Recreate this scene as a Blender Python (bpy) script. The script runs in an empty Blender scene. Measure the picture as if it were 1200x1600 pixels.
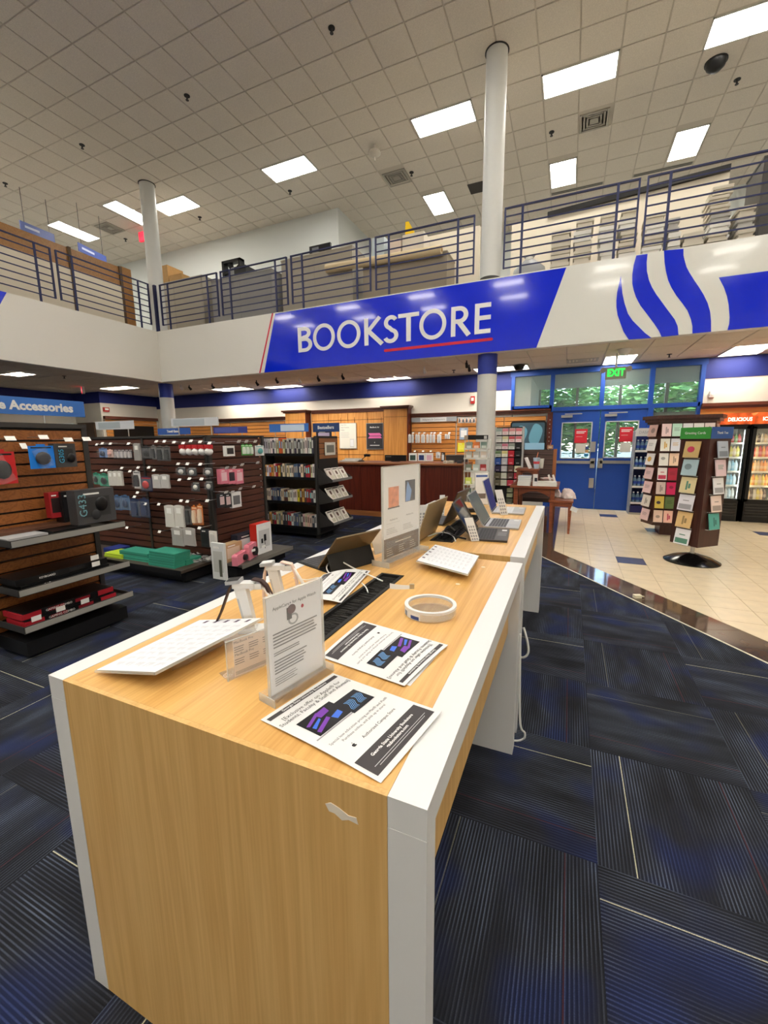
import bpy, math, random
from mathutils import Vector, Matrix
random.seed(7)
SC = bpy.context.scene
COL = SC.collection
PI = math.pi
# ------------------------------------------------------------------ camera
CAMZ = 1.48
RX, RU, RF = ((0.915784, 0.401568, -0.009105), (-0.058998, 0.156901, 0.985851), (-0.397315, 0.902289, -0.167379))
FPX = 654.87
cam = bpy.data.objects.new('camera', bpy.data.cameras.new('camera'))
COL.objects.link(cam)
cam.data.sensor_fit = 'VERTICAL'; cam.data.sensor_height = 24.0
cam.data.lens = 24.0 * FPX / 1600.0
cam.data.clip_start = 0.02; cam.data.clip_end = 200
cam.matrix_world = Matrix(((RX[0], RU[0], -RF[0], 0), (RX[1], RU[1], -RF[1], 0), (RX[2], RU[2], -RF[2], CAMZ), (0, 0, 0, 1)))
SC.camera = cam
# ------------------------------------------------------------------ world / colour
SC.view_settings.view_transform = 'Standard'; SC.view_settings.look = 'None'
SC.view_settings.gamma = 1; SC.view_settings.use_curve_mapping = False
SC.view_settings.exposure = 0.72
w = bpy.data.worlds.new('world'); SC.world = w; w.use_nodes = True
nt = w.node_tree; bg = nt.nodes['Background']
sky = nt.nodes.new('ShaderNodeTexSky'); sky.sky_type = 'NISHITA'
sky.sun_elevation = math.radians(55); sky.sun_rotation = math.radians(200); sky.sun_disc = False
nt.links.new(sky.outputs[0], bg.inputs[0]); bg.inputs[1].default_value = 1.15
EMIT_UP = 15.0; EMIT_LOW = 12.0      # fluorescent troffers of the hall and of the mezzanine underside
# the camera's axes give the direction of any point of the photograph (1200x1600); used for surveying real positions
def ray(px, py):
    a, b = (px - 600) / FPX, -(py - 800) / FPX
    return Vector([a * RX[i] + b * RU[i] + RF[i] for i in range(3)])
def at(px, py, ax, val):
    d = ray(px, py); i = 'xyz'.index(ax); c = (0, 0, CAMZ)
    t = (val - c[i]) / d[i]
    return Vector((t * d[0], t * d[1], CAMZ + t * d[2]))
def inview(p, m=60):
    v = Vector(p) - Vector((0, 0, CAMZ))
    z = v.dot(Vector(RF))
    if z < 0.1: return False
    x = 600 + FPX * v.dot(Vector(RX)) / z; y = 800 - FPX * v.dot(Vector(RU)) / z
    return -m < x < 1200 + m and -m < y < 1600 + m
# ------------------------------------------------------------------ materials
def lin(c):
    return tuple(((x / 255) / 12.92 if x / 255 <= .04045 else ((x / 255 + .055) / 1.055) ** 2.4) for x in c)
_M = {}
def mat(name, rgb=(200, 200, 200), rough=.5, metal=0, emit=0, alpha=1, noise=0, trans=0, coat=0, bump=0, bscale=60, spec=.5, ior=1.45):
    if name in _M: return _M[name]
    m = bpy.data.materials.new(name); m.use_nodes = True; n = m.node_tree; b = n.nodes['Principled BSDF']
    c = lin(rgb)
    b.inputs['Base Color'].default_value = (*c, 1); b.inputs['Roughness'].default_value = rough
    b.inputs['Metallic'].default_value = metal; b.inputs['Specular IOR Level'].default_value = spec
    b.inputs['IOR'].default_value = ior
    if emit:
        b.inputs['Emission Color'].default_value = (*c, 1); b.inputs['Emission Strength'].default_value = emit
    if trans: b.inputs['Transmission Weight'].default_value = trans
    if coat: b.inputs['Coat Weight'].default_value = coat; b.inputs['Coat Roughness'].default_value = .05
    if alpha < 1: b.inputs['Alpha'].default_value = alpha
    if noise or bump:
        pass
        tc = n.nodes.new('ShaderNodeTexCoord'); nz = n.nodes.new('ShaderNodeTexNoise'); nz.inputs['Scale'].default_value = bscale
        nz.inputs['Detail'].default_value = 4
        n.links.new(tc.outputs['Object'], nz.inputs['Vector'])
        if noise:
            r = n.nodes.new('ShaderNodeValToRGB'); r.color_ramp.elements[0].position = .3; r.color_ramp.elements[1].position = .7
            r.color_ramp.elements[0].color = (*[x * (1 - noise) for x in c], 1); r.color_ramp.elements[1].color = (*[min(1, x * (1 + noise)) for x in c], 1)
            n.links.new(nz.outputs[0], r.inputs[0]); n.links.new(r.outputs[0], b.inputs['Base Color'])
            if emit: n.links.new(r.outputs[0], b.inputs['Emission Color'])
        if bump:
            bp = n.nodes.new('ShaderNodeBump'); bp.inputs['Strength'].default_value = bump; bp.inputs['Distance'].default_value = .002
            n.links.new(nz.outputs[0], bp.inputs['Height']); n.links.new(bp.outputs[0], b.inputs['Normal'])
    _M[name] = m
    return m
def flat(rgb, rough=.55):
    rgb = tuple(int(x) for x in rgb)
    return mat('paint_%d_%d_%d_%d' % (*rgb, int(rough * 100)), rgb, rough)
def wood(name, c1, c2, axis='Y', scale=1.0, rough=.35, coat=.0, rings=1.0):
    if name in _M: return _M[name]
    m = bpy.data.materials.new(name); m.use_nodes = True; n = m.node_tree; b = n.nodes['Principled BSDF']
    tc = n.nodes.new('ShaderNodeTexCoord'); mp = n.nodes.new('ShaderNodeMapping')
    s = {'X': (.35, 6, 6), 'Y': (6, .35, 6), 'Z': (6, 6, .35)}[axis]
    mp.inputs['Scale'].default_value = [k * scale for k in s]
    n.links.new(tc.outputs['Object'], mp.inputs[0])
    a = n.nodes.new('ShaderNodeTexNoise'); a.inputs['Scale'].default_value = 1.1 * rings; a.inputs['Detail'].default_value = 3; a.inputs['Distortion'].default_value = .6
    n.links.new(mp.outputs[0], a.inputs['Vector'])
    mu = n.nodes.new('ShaderNodeMath'); mu.operation = 'MULTIPLY'; mu.inputs[1].default_value = 46
    sn = n.nodes.new('ShaderNodeMath'); sn.operation = 'SINE'
    n.links.new(a.outputs[0], mu.inputs[0]); n.links.new(mu.outputs[0], sn.inputs[0])
    mp2 = n.nodes.new('ShaderNodeMapping'); mp2.inputs['Scale'].default_value = [k * scale * (26 if k > 1 else 9) for k in s]
    n.links.new(tc.outputs['Object'], mp2.inputs[0])
    g = n.nodes.new('ShaderNodeTexNoise'); g.inputs['Scale'].default_value = 1.0; g.inputs['Detail'].default_value = 2
    n.links.new(mp2.outputs[0], g.inputs['Vector'])
    ad = n.nodes.new('ShaderNodeMath'); ad.operation = 'MULTIPLY_ADD'; ad.inputs[1].default_value = .16; ad.inputs[2].default_value = .0
    n.links.new(sn.outputs[0], ad.inputs[0])
    ad2 = n.nodes.new('ShaderNodeMath'); ad2.operation = 'ADD'
    n.links.new(ad.outputs[0], ad2.inputs[0]); n.links.new(g.outputs[0], ad2.inputs[1])
    r = n.nodes.new('ShaderNodeValToRGB'); r.color_ramp.elements[0].position = .22; r.color_ramp.elements[1].position = .78
    r.color_ramp.elements[0].color = (*lin(c1), 1); r.color_ramp.elements[1].color = (*lin(c2), 1)
    n.links.new(ad2.outputs[0], r.inputs[0]); n.links.new(r.outputs[0], b.inputs['Base Color'])
    b.inputs['Roughness'].default_value = rough
    if coat: b.inputs['Coat Weight'].default_value = coat; b.inputs['Coat Roughness'].default_value = .15
    _M[name] = m
    return m
def carpet_mat(name, seed):
    m = bpy.data.materials.new(name); m.use_nodes = True; n = m.node_tree; b = n.nodes['Principled BSDF']; L = n.links.new
    def math_(op, a=None, bb=None, c=None):
        k = n.nodes.new('ShaderNodeMath'); k.operation = op
        for i, v in enumerate((a, bb, c)):
            if v is None: continue
            if isinstance(v, (int, float)): k.inputs[i].default_value = v
            else: L(v, k.inputs[i])
        return k.outputs[0]
    tc = n.nodes.new('ShaderNodeTexCoord'); sx = n.nodes.new('ShaderNodeSeparateXYZ'); L(tc.outputs['Object'], sx.inputs[0])
    oi = n.nodes.new('ShaderNodeObjectInfo')
    X, Y = sx.outputs[0], sx.outputs[1]
    st = math_('SINE', math_('MULTIPLY', X, 2 * PI / .0118))           # tufted ribs
    # slow streak pattern, long in the rib direction
    mp = n.nodes.new('ShaderNodeCombineXYZ')
    L(math_('MULTIPLY', X, 9.0), mp.inputs[0]); L(math_('MULTIPLY', Y, 2.2), mp.inputs[1]); L(math_('MULTIPLY', oi.outputs['Random'], 90.0), mp.inputs[2])
    nz = n.nodes.new('ShaderNodeTexNoise'); nz.inputs['Scale'].default_value = 1; nz.inputs['Detail'].default_value = 2.5; L(mp.outputs[0], nz.inputs['Vector'])
    mp3 = n.nodes.new('ShaderNodeCombineXYZ')
    L(math_('MULTIPLY', X, 4.2), mp3.inputs[0]); L(math_('MULTIPLY', Y, 3.2), mp3.inputs[1]); L(math_('MULTIPLY_ADD', oi.outputs['Random'], 50.0, 7.0), mp3.inputs[2])
    n3 = n.nodes.new('ShaderNodeTexNoise'); n3.inputs['Scale'].default_value = 1; n3.inputs['Detail'].default_value = 1; L(mp3.outputs[0], n3.inputs['Vector'])
    fz = n.nodes.new('ShaderNodeTexNoise'); fz.inputs['Scale'].default_value = 420; fz.inputs['Detail'].default_value = 2; L(tc.outputs['Object'], fz.inputs['Vector'])
    base = n.nodes.new('ShaderNodeValToRGB'); e = base.color_ramp.elements
    e[0].position = .40; e[0].color = (*lin((32, 33, 38)), 1); e[1].position = .76; e[1].color = (*lin((32, 39, 70)), 1)
    k = e.new(.52); k.color = (*lin((36, 38, 46)), 1); k = e.new(.62); k.color = (*lin((33, 37, 58)), 1)
    L(n3.outputs[0], base.inputs[0])
    rib = n.nodes.new('ShaderNodeValToRGB'); e = rib.color_ramp.elements
    e[0].position = .35; e[0].color = (*lin((56, 59, 66)), 1); e[1].position = .68; e[1].color = (*lin((108, 120, 142)), 1)
    L(nz.outputs[0], rib.inputs[0])
    mx = n.nodes.new('ShaderNodeMix'); mx.data_type = 'RGBA'
    fac = math_('MULTIPLY', math_('SMOOTH_MIN', math_('MAXIMUM', math_('MULTIPLY', st, 1.0), 0.0), 1.0, .1), math_('MULTIPLY_ADD', nz.outputs[0], 1.6, -.2))
    fac = math_('MULTIPLY', fac, math_('MULTIPLY_ADD', fz.outputs[0], 2.2, -.35))
    fc = n.nodes.new('ShaderNodeClamp'); L(fac, fc.inputs[0])
    tint = n.nodes.new('ShaderNodeMix'); tint.data_type = 'RGBA'; tf = n.nodes.new('ShaderNodeClamp'); L(math_('MULTIPLY', math_('SUBTRACT', n3.outputs[0], .55), 7.0), tf.inputs[0]); L(tf.outputs[0], tint.inputs['Factor']); L(rib.outputs[0], tint.inputs['A']); tint.inputs['B'].default_value = (*lin((64, 78, 124)), 1)
    L(fc.outputs[0], mx.inputs['Factor']); L(base.outputs[0], mx.inputs['A']); L(tint.outputs['Result'], mx.inputs['B'])
    def line(src, pos, hw, colr, amt=1.0):
        d = math_('ABSOLUTE', math_('SUBTRACT', X, pos))
        f = math_('MULTIPLY', math_('MULTIPLY', math_('LESS_THAN', d, hw), math_('GREATER_THAN', fz.outputs[0], .40)), amt)
        mm = n.nodes.new('ShaderNodeMix'); mm.data_type = 'RGBA'
        L(f, mm.inputs['Factor']); L(src, mm.inputs['A']); mm.inputs['B'].default_value = (*lin(colr), 1)
        return mm.outputs['Result']
    o = line(mx.outputs['Result'], -.183, .0018, (196, 194, 166), math_('MULTIPLY_ADD', math_('GREATER_THAN', math_('FRACT', math_('MULTIPLY', oi.outputs['Random'], 7.3)), .42), .75, .2))
    o = line(o, .2, .0022, (74, 44, 50))
    L(o, b.inputs['Base Color']); b.inputs['Roughness'].default_value = .95; b.inputs['Specular IOR Level'].default_value = .15
    bp = n.nodes.new('ShaderNodeBump'); bp.inputs['Strength'].default_value = .5; bp.inputs['Distance'].default_value = .002
    L(math_('ADD', st, fz.outputs[0]), bp.inputs['Height']); L(bp.outputs[0], b.inputs['Normal'])
    return m
# ------------------------------------------------------------------ mesh builder
class MB:
    def __init__(s): s.v = []; s.f = []; s.m = []; s.k = 0
    def mi(s, k): s.k = k; return s
    def poly(s, pts):
        b = len(s.v); s.v += [tuple(p) for p in pts]; s.f.append(tuple(range(b, b + len(pts)))); s.m.append(s.k); return s
    def faces(s, vs, fs):
        b = len(s.v); s.v += [tuple(p) for p in vs]
        for q in fs: s.f.append(tuple(b + i for i in q)); s.m.append(s.k)
        return s
    def box(s, x0, y0, z0, x1, y1, z1, M=None):
        if x0 > x1: x0, x1 = x1, x0
        if y0 > y1: y0, y1 = y1, y0
        if z0 > z1: z0, z1 = z1, z0
        vs = [Vector((x, y, z)) for z in (z0, z1) for y in (y0, y1) for x in (x0, x1)]
        if M is not None: vs = [M @ p for p in vs]
        return s.faces(vs, [(0, 2, 3, 1), (4, 5, 7, 6), (0, 1, 5, 4), (2, 6, 7, 3), (0, 4, 6, 2), (1, 3, 7, 5)])
    def prism(s, pts, z0, z1, M=None, bev=0):
        n = len(pts)
        if sum(pts[i][0] * pts[(i + 1) % n][1] - pts[(i + 1) % n][0] * pts[i][1] for i in range(n)) < 0: pts = pts[::-1]
        vs = [Vector((p[0], p[1], z0)) for p in pts] + [Vector((p[0], p[1], z1)) for p in pts]
        if M is not None: vs = [M @ p for p in vs]
        return s.faces(vs, [tuple(range(n - 1, -1, -1)), tuple(range(n, 2 * n))] + [(i, (i + 1) % n, n + (i + 1) % n, n + i) for i in range(n)])
    def cyl(s, p0, p1, r0, r1=None, n=12, caps=True):
        r1 = r0 if r1 is None else r1
        p0 = Vector(p0); p1 = Vector(p1); d = (p1 - p0).normalized()
        a = d.orthogonal().normalized(); b = d.cross(a)
        vs = [p0 + (a * math.cos(2 * PI * i / n) + b * math.sin(2 * PI * i / n)) * r0 for i in range(n)] + [p1 + (a * math.cos(2 * PI * i / n) + b * math.sin(2 * PI * i / n)) * r1 for i in range(n)]
        fs = [(i, (i + 1) % n, n + (i + 1) % n, n + i) for i in range(n)]
        if caps: fs += [tuple(range(n - 1, -1, -1)), tuple(range(n, 2 * n))]
        return s.faces(vs, fs)
    def lathe(s, prof, c=(0, 0, 0), n=14, sx=1, sy=1):
        vs = []; k = len(prof)
        for r, z in prof:
            for i in range(n): vs.append((c[0] + r * sx * math.cos(2 * PI * i / n), c[1] + r * sy * math.sin(2 * PI * i / n), c[2] + z))
        fs = [(j * n + i, j * n + (i + 1) % n, (j + 1) * n + (i + 1) % n, (j + 1) * n + i) for j in range(k - 1) for i in range(n)]
        fs += [tuple(range(n - 1, -1, -1)), tuple(range((k - 1) * n, k * n))]
        return s.faces(vs, fs)
    def tube(s, pts, r, n=6):
        pts = [Vector(p) for p in pts]; rings = []; a = None
        for i, p in enumerate(pts):
            d = (pts[min(i + 1, len(pts) - 1)] - pts[max(i - 1, 0)]).normalized()
            if a is None: a = d.orthogonal().normalized()
            else:
                a = (a - d * a.dot(d))
                a = a.normalized() if a.length > 1e-6 else d.orthogonal().normalized()
            b = d.cross(a)
            rings.append([p + (a * math.cos(2 * PI * j / n) + b * math.sin(2 * PI * j / n)) * r for j in range(n)])
        vs = [q for g in rings for q in g]; k = len(rings)
        fs = [(j * n + i, j * n + (i + 1) % n, (j + 1) * n + (i + 1) % n, (j + 1) * n + i) for j in range(k - 1) for i in range(n)]
        fs += [tuple(range(n - 1, -1, -1)), tuple(range((k - 1) * n, k * n))]
        return s.faces(vs, fs)
    def blob(s, c, r, n=10, k=6):
        prof = [(math.sin(PI * (j + .02) / (k + .04)), -math.cos(PI * (j + .02) / (k + .04))) for j in range(k + 1)]
        vs = []
        for pr, pz in prof:
            for i in range(n): vs.append((c[0] + r[0] * pr * math.cos(2 * PI * i / n), c[1] + r[1] * pr * math.sin(2 * PI * i / n), c[2] + r[2] * pz))
        fs = [(j * n + i, j * n + (i + 1) % n, (j + 1) * n + (i + 1) % n, (j + 1) * n + i) for j in range(k) for i in range(n)]
        fs += [tuple(range(n - 1, -1, -1)), tuple(range(k * n, (k + 1) * n))]
        return s.faces(vs, fs)
    def build(s, name, mats, parent=None, loc=None, rot=None, smooth=False, **props):
        me = bpy.data.meshes.new(name); me.from_pydata(s.v, [], s.f); me.update()
        if not isinstance(mats, (list, tuple)): mats = [mats]
        for m in mats: me.materials.append(m)
        if len(mats) > 1: me.polygons.foreach_set('material_index', s.m)
        if smooth:
            me.polygons.foreach_set('use_smooth', [True] * len(me.polygons))
            try: me.set_sharp_from_angle(angle=math.radians(40))
            except Exception: pass
        return link(name, me, parent, loc, rot, **props)
def link(name, me, parent=None, loc=None, rot=None, **props):
    o = bpy.data.objects.new(name, me); COL.objects.link(o)
    if parent is not None: o.parent = parent
    if loc is not None: o.location = loc
    if rot is not None: o.rotation_euler = rot if isinstance(rot, (tuple, list)) else (0, 0, rot)
    for k, v in props.items(): o[k] = v
    return o
def thing(name, label, cat, loc=(0, 0, 0), rotz=0, group=None):
    o = bpy.data.objects.new(name, None); COL.objects.link(o); o.empty_display_size = .05
    o.location = loc; o.rotation_euler = (0, 0, rotz)
    return tag(o, label, cat, group)
def tag(o, label, cat, group=None):
    o['label'] = label; o['category'] = cat
    if group: o['group'] = group
    return o
def box(name, a, b, m, parent=None, **p): return MB().box(*a, *b).build(name, m, parent, **p)
def struct(name, a, b, m, parent=None): return MB().box(*a, *b).build(name, m, parent, kind='structure')
def text(s, size, m, parent, loc, rot=(PI / 2, 0, 0), align='CENTER', ext=.0006, name='lettering', bold=0.0, sx=1.0):
    cu = bpy.data.curves.new('t', 'FONT'); cu.body = s; cu.size = size; cu.align_x = align; cu.align_y = 'CENTER'; cu.extrude = ext; cu.resolution_u = 2
    cu.offset = bold
    t = bpy.data.objects.new('t', cu); COL.objects.link(t)
    me = bpy.data.meshes.new_from_object(t); bpy.data.objects.remove(t); bpy.data.curves.remove(cu)
    me.name = name; me.materials.clear(); me.materials.append(m)
    o = link(name, me, parent, loc, rot)
    o.scale = (sx, 1, 1)
    return o
def dup(o, parent=None, **kw):
    c = o.copy(); COL.objects.link(c)
    if parent is not None: c.parent = parent
    for ch in list(o.children):
        d = ch.copy(); COL.objects.link(d); d.parent = c
        for g in ch.children:
            e = g.copy(); COL.objects.link(e); e.parent = d
    for k, v in kw.items():
        if k == 'loc': c.location = v
        elif k == 'rotz': c.rotation_euler[2] = v
        else: c[k] = v
    return c
def rect(x0, y0, x1, y1, ax, val):
    """survey a front rectangle standing on a plane: base centre, width, height, heading"""
    xm = (x0 + x1) / 2; ym = (y0 + y1) / 2
    b = at(xm, y1, ax, val); t = at(xm, y0, ax, val); l = at(x0, ym, ax, val); r = at(x1, ym, ax, val)
    if ax == 'y': return Vector(((l.x + r.x) / 2, val, b.z)), abs(r.x - l.x), t.z - b.z, 0.0
    return Vector((val, (l.y + r.y) / 2, b.z)), abs(r.y - l.y), t.z - b.z, PI / 2
ORD = ['first', 'second', 'third', 'fourth', 'fifth', 'sixth', 'seventh', 'eighth', 'ninth', 'tenth', 'eleventh', 'twelfth'] + ['%dth' % i for i in range(13, 60)]
def clip(poly, a, b, c):     # keep a*x + b*y >= c
    out = []
    for i in range(len(poly)):
        p, q = poly[i], poly[(i + 1) % len(poly)]
        dp, dq = a * p[0] + b * p[1] - c, a * q[0] + b * q[1] - c
        if dp >= 0: out.append(p)
        if (dp >= 0) != (dq >= 0):
            t = dp / (dp - dq); out.append((p[0] + t * (q[0] - p[0]), p[1] + t * (q[1] - p[1])))
    return out
# shared materials
WHITE = mat('white_laminate', (222, 222, 221), .35)
WALLP = mat('wall_paint', (226, 222, 212), .8, bump=.15, bscale=200)
WALLC = mat('cool_wall_paint', (214, 218, 216), .8)
BLUE = mat('blue_paint', (26, 74, 166), .45)
NAVY = mat('navy_band_paint', (30, 42, 118), .6)
VINYL = mat('blue_vinyl_panel', (0, 38, 222), .12, coat=.6)
FASC = mat('fascia_paint', (232, 229, 221), .5)
FASG = mat('white_vinyl_panel', (226, 227, 222), .14, coat=.4)
DARK = mat('black_metal', (26, 26, 28), .45, metal=.3)
CHAR = mat('charcoal_metal', (62, 60, 58), .45, metal=.3)
RAILM = mat('navy_rail_metal', (36, 42, 84), .4, metal=.2)
BLK = mat('black_plastic', (18, 18, 19), .35)
CHROME = mat('brushed_aluminium', (190, 190, 188), .3, metal=.9)
SILV = mat('silver_aluminium', (186, 188, 190), .35, metal=.55)
PAPER = mat('white_paper', (226, 226, 225), .6)
INK = mat('dark_ink', (38, 37, 38), .6)
GREYINK = mat('grey_ink', (120, 120, 122), .6)
TAGM = mat('price_tag_paper', (244, 243, 238), .5)
GLASS = mat('window_glass', (210, 240, 232), .02, alpha=.07, spec=.5)
ACR = mat('clear_acrylic', (250, 252, 252), .04, alpha=.10, spec=.6)
ACRE = mat('acrylic_edge', (236, 236, 228), .15, alpha=.42)
CLEARP = mat('clear_plastic_bag', (225, 225, 225), .15, alpha=.35)
DESKW = wood('maple_desk_top', (208, 156, 86), (226, 180, 108), 'Y', 1.0, .3)
DESKE = wood('maple_end_panel', (208, 164, 98), (224, 184, 118), 'Z', 1.0, .4)
SLATW = wood('brown_slatwall', (126, 74, 32), (166, 102, 50), 'Y', 1.5, .45)
SLATD = wood('dark_slatwall', (72, 38, 26), (92, 50, 34), 'X', 1.5, .5)
HONEY = wood('honey_panel', (206, 136, 62), (232, 166, 88), 'Z', .8, .4)
HONEYS = wood('honey_slatwall', (204, 132, 62), (230, 160, 84), 'X', .8, .4)
MAHOG = wood('mahogany_panel', (78, 28, 18), (104, 42, 26), 'Z', .9, .3)
CHERRY = wood('cherry_wood', (120, 62, 38), (150, 84, 52), 'X', 1.4, .35)
MOULD = wood('mahogany_moulding', (84, 42, 28), (110, 58, 38), 'X', 1.4, .35)
# ================================================================== SETTING
YF = 7.5      # face of the mezzanine fascia
XF = -9.15
YB = 9.88     # far wall
ZS = 2.94     # soffit
ZC = 7.45     # hall ceiling
SUB = mat('screed', (70, 68, 66), .9)
floor = struct('floor', (-16, -7.5, -.2), (6.5, 14, -.014), SUB)
CM = carpet_mat('carpet_tile_loop_pile', 1)
CP = .6115; X0 = .176; Y0 = .831
n_ = Vector((2.19, 1.536, 0)).normalized()           # slanted edge of the stone border
cin = n_.x * -.22 + n_.y * 5.534; cout = n_.x * -.121 + n_.y * 5.95
XIN, XOUT = -.43, -.115
tmesh = {}
def carpet_piece(polys, cx, cy, odd):
    b = MB()
    for pl in polys: b.prism(pl, -.012, 0)
    return b
full = MB().box(-CP / 2 + .0006, -CP / 2 + .0006, -.012, CP / 2 - .0006, CP / 2 - .0006, 0)
me = bpy.data.meshes.new('carpet_tile'); me.from_pydata(full.v, [], full.f); me.materials.append(CM)
far_carpet = {0: MB(), 1: MB()}; cells = []
for i in range(-26, 12):
    for j in range(-14, 15):
        cx, cy = X0 + (i + .5) * CP, Y0 + (j + .5) * CP
        if cy > 9.88 or cx < -13.5: continue
        h = CP / 2
        q = [(cx - h, cy - h), (cx + h, cy - h), (cx + h, cy + h), (cx - h, cy + h)]
        A = clip(q, -1, 0, -XIN); Bq = clip(clip(q, 1, 0, XIN), -n_.x, -n_.y, -cin)
        ps = [p for p in (A, Bq) if len(p) > 2]
        if not ps: continue
        whole = len(ps) == 1 and len(ps[0]) == 4 and abs(ps[0][0][0] - q[0][0]) < 1e-6 and abs(ps[0][2][0] - q[2][0]) < 1e-6 and abs(ps[0][2][1] - q[2][1]) < 1e-6 and abs(ps[0][0][1] - q[0][1]) < 1e-6
        vis = inview((cx, cy, 0), 150) or inview((cx - h, cy + h, 0), 60)
        cells.append((not vis, math.hypot(cx, cy), cx, cy, (i + j) % 2, ps, whole))
cells.sort(key=lambda c: c[:2])
for k, (nv, d, cx, cy, odd, ps, whole) in enumerate(cells):
    rz = 0 if odd else -PI / 2
    if k < 280 and not nv:
        if whole: link('carpet_tile', me, floor, (cx, cy, 0), rz)
        else:
            b = MB(); c, s = math.cos(-rz), math.sin(-rz)
            for p in ps: b.prism([((x - cx) * c - (y - cy) * s, (x - cx) * s + (y - cy) * c) for x, y in p], -.012, 0)
            b.build('carpet_tile', CM, floor, (cx, cy, 0), rz)
    else:
        for p in ps: far_carpet[odd].prism([(x, y) if odd else (-y, x) for x, y in p], -.012, -.0005)
far_carpet[1].build('carpet_field', CM, floor, kind='stuff')
far_carpet[0].build('carpet_field', CM, floor, rot=-PI / 2, kind='stuff')
# ceramic floor
TILE = mat('beige_ceramic', (226, 208, 176), .28, noise=.07, bscale=7)
TILEB = mat('blue_ceramic_accent', (64, 74, 112), .3, noise=.25, bscale=12)
TP = .305
struct_g = MB(); cells = []
ACC = {(0, 0), (2, 7), (0, 11), (-1, 17), (5, 12), (7, 3), (7, 8), (4, -4), (9, -1), (3, 11)}
for i in range(-3, 21):
    for j in range(-22, 14):
        x0, y0 = .612 + i * TP, 5.62 + j * TP
        q = [(x0 + .002, y0 + .002), (x0 + TP - .002, y0 + .002), (x0 + TP - .002, y0 + TP - .002), (x0 + .002, y0 + TP - .002)]
        p = clip(clip(clip(q, 1, 0, XOUT + .004), n_.x, n_.y, cout + .004), 0, -1, -YB)
        if len(p) > 2:
            c = (x0 + TP / 2, y0 + TP / 2)
            cells.append((not inview((*c, 0), 80), math.hypot(*c), c, p, (i, j) in ACC, len(p) == 4 and abs(p[0][0] - q[0][0]) < 1e-6 and abs(p[2][1] - q[2][1]) < 1e-6 and abs(p[0][1] - q[0][1]) < 1e-6 and abs(p[2][0] - q[2][0]) < 1e-6))
cells.sort(key=lambda c: c[:2])
tm = MB().box(-TP / 2 + .002, -TP / 2 + .002, -.012, TP / 2 - .002, TP / 2 - .002, .001)
tme = []
for m_ in (TILE, TILEB):
    z = bpy.data.meshes.new('floor_tile'); z.from_pydata(tm.v, [], tm.f); z.materials.append(m_); tme.append(z)
rest = MB()
GROUT = mat('tile_grout', (176, 158, 132), .9)
for k, (nv, d, c, p, ac, whole) in enumerate(cells):
    if k < 290 and not nv:
        if whole: link('floor_tile', tme[ac], floor, (*c, 0))
        else: MB().prism([(x - c[0], y - c[1]) for x, y in p], -.012, .001).build('floor_tile', TILEB if ac else TILE, floor, (*c, 0))
    else: rest.prism(p, -.012, .001)
rest.build('floor_tile_field', TILE, floor, kind='stuff')
MB().prism([(XOUT, 5.94), (XOUT, YB), (6.5, YB), (6.5, -5), (cout / n_.x + 5 * n_.y / n_.x, -5)], -.0135, -.003).build('grout_bed', GROUT, floor)
# polished brown border tiles, laid along the slanted edge and then towards the doors
BORD = mat('brown_polished_tile', (84, 68, 56), .07, noise=.22, bscale=9, spec=.7)
LG = mat('pale_border_grout', (206, 198, 176), .8)
tdir = Vector((1.536, -2.19, 0)).normalized()
corner_in = Vector((XIN, (cin - n_.x * XIN) / n_.y, 0)); corner_out = Vector((XOUT, (cout - n_.x * XOUT) / n_.y, 0))
g = MB(); s0 = 0.0
L_ = 13.0
def bt(p4):
    c = sum((Vector((*p, 0)) for p in p4), Vector()) / 4
    MB().prism([(c.x + (p[0] - c.x) * .984 - c.x, c.y + (p[1] - c.y) * .984 - c.y) for p in p4], -.012, .0015).build('border_tile', BORD, floor, c)
k = 0
while s0 < L_:
    s1 = s0 + .31
    a0 = corner_in + tdir * s0; a1 = corner_in + tdir * s1
    w0 = corner_out + tdir * s0; w1 = corner_out + tdir * s1
    bt([(a0.x, a0.y), (a1.x, a1.y), (w1.x, w1.y), (w0.x, w0.y)]); s0 = s1
y = corner_in.y; first = True
while y < YB - .05:
    y1 = min(y + .31, YB)
    yo = corner_out.y if first else y
    bt([(XIN, y), (XOUT, yo), (XOUT, y1 + (0 if not first else .0)), (XIN, y1)]) if not first else bt([(XIN, y), (XOUT, yo), (XOUT, yo + .31), (XIN, yo + .31)])
    y = y1 if not first else yo + .31; first = False
e0 = corner_in + tdir * L_; e1 = corner_out + tdir * L_
MB().prism([(corner_in.x, corner_in.y), (e0.x, e0.y), (e1.x, e1.y), (corner_out.x, corner_out.y), (XOUT, YB), (XIN, YB)][:4], -.013, -.001).prism([(XIN, corner_in.y), (XOUT, corner_out.y), (XOUT, YB), (XIN, YB)], -.013, -.001).build('border_grout', LG, floor)
b = MB(); nn = Vector((n_.x, n_.y, 0)) * .012
b.prism([(corner_in.x, corner_in.y), (e0.x, e0.y), (e0.x - nn.x, e0.y - nn.y), (corner_in.x - nn.x, corner_in.y - nn.y)], -.01, .004)
b.box(XIN - .012, corner_in.y, -.01, XIN, YB, .004)
b.build('edge_trim', mat('pale_metal_trim', (228, 224, 206), .4), floor)
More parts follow.
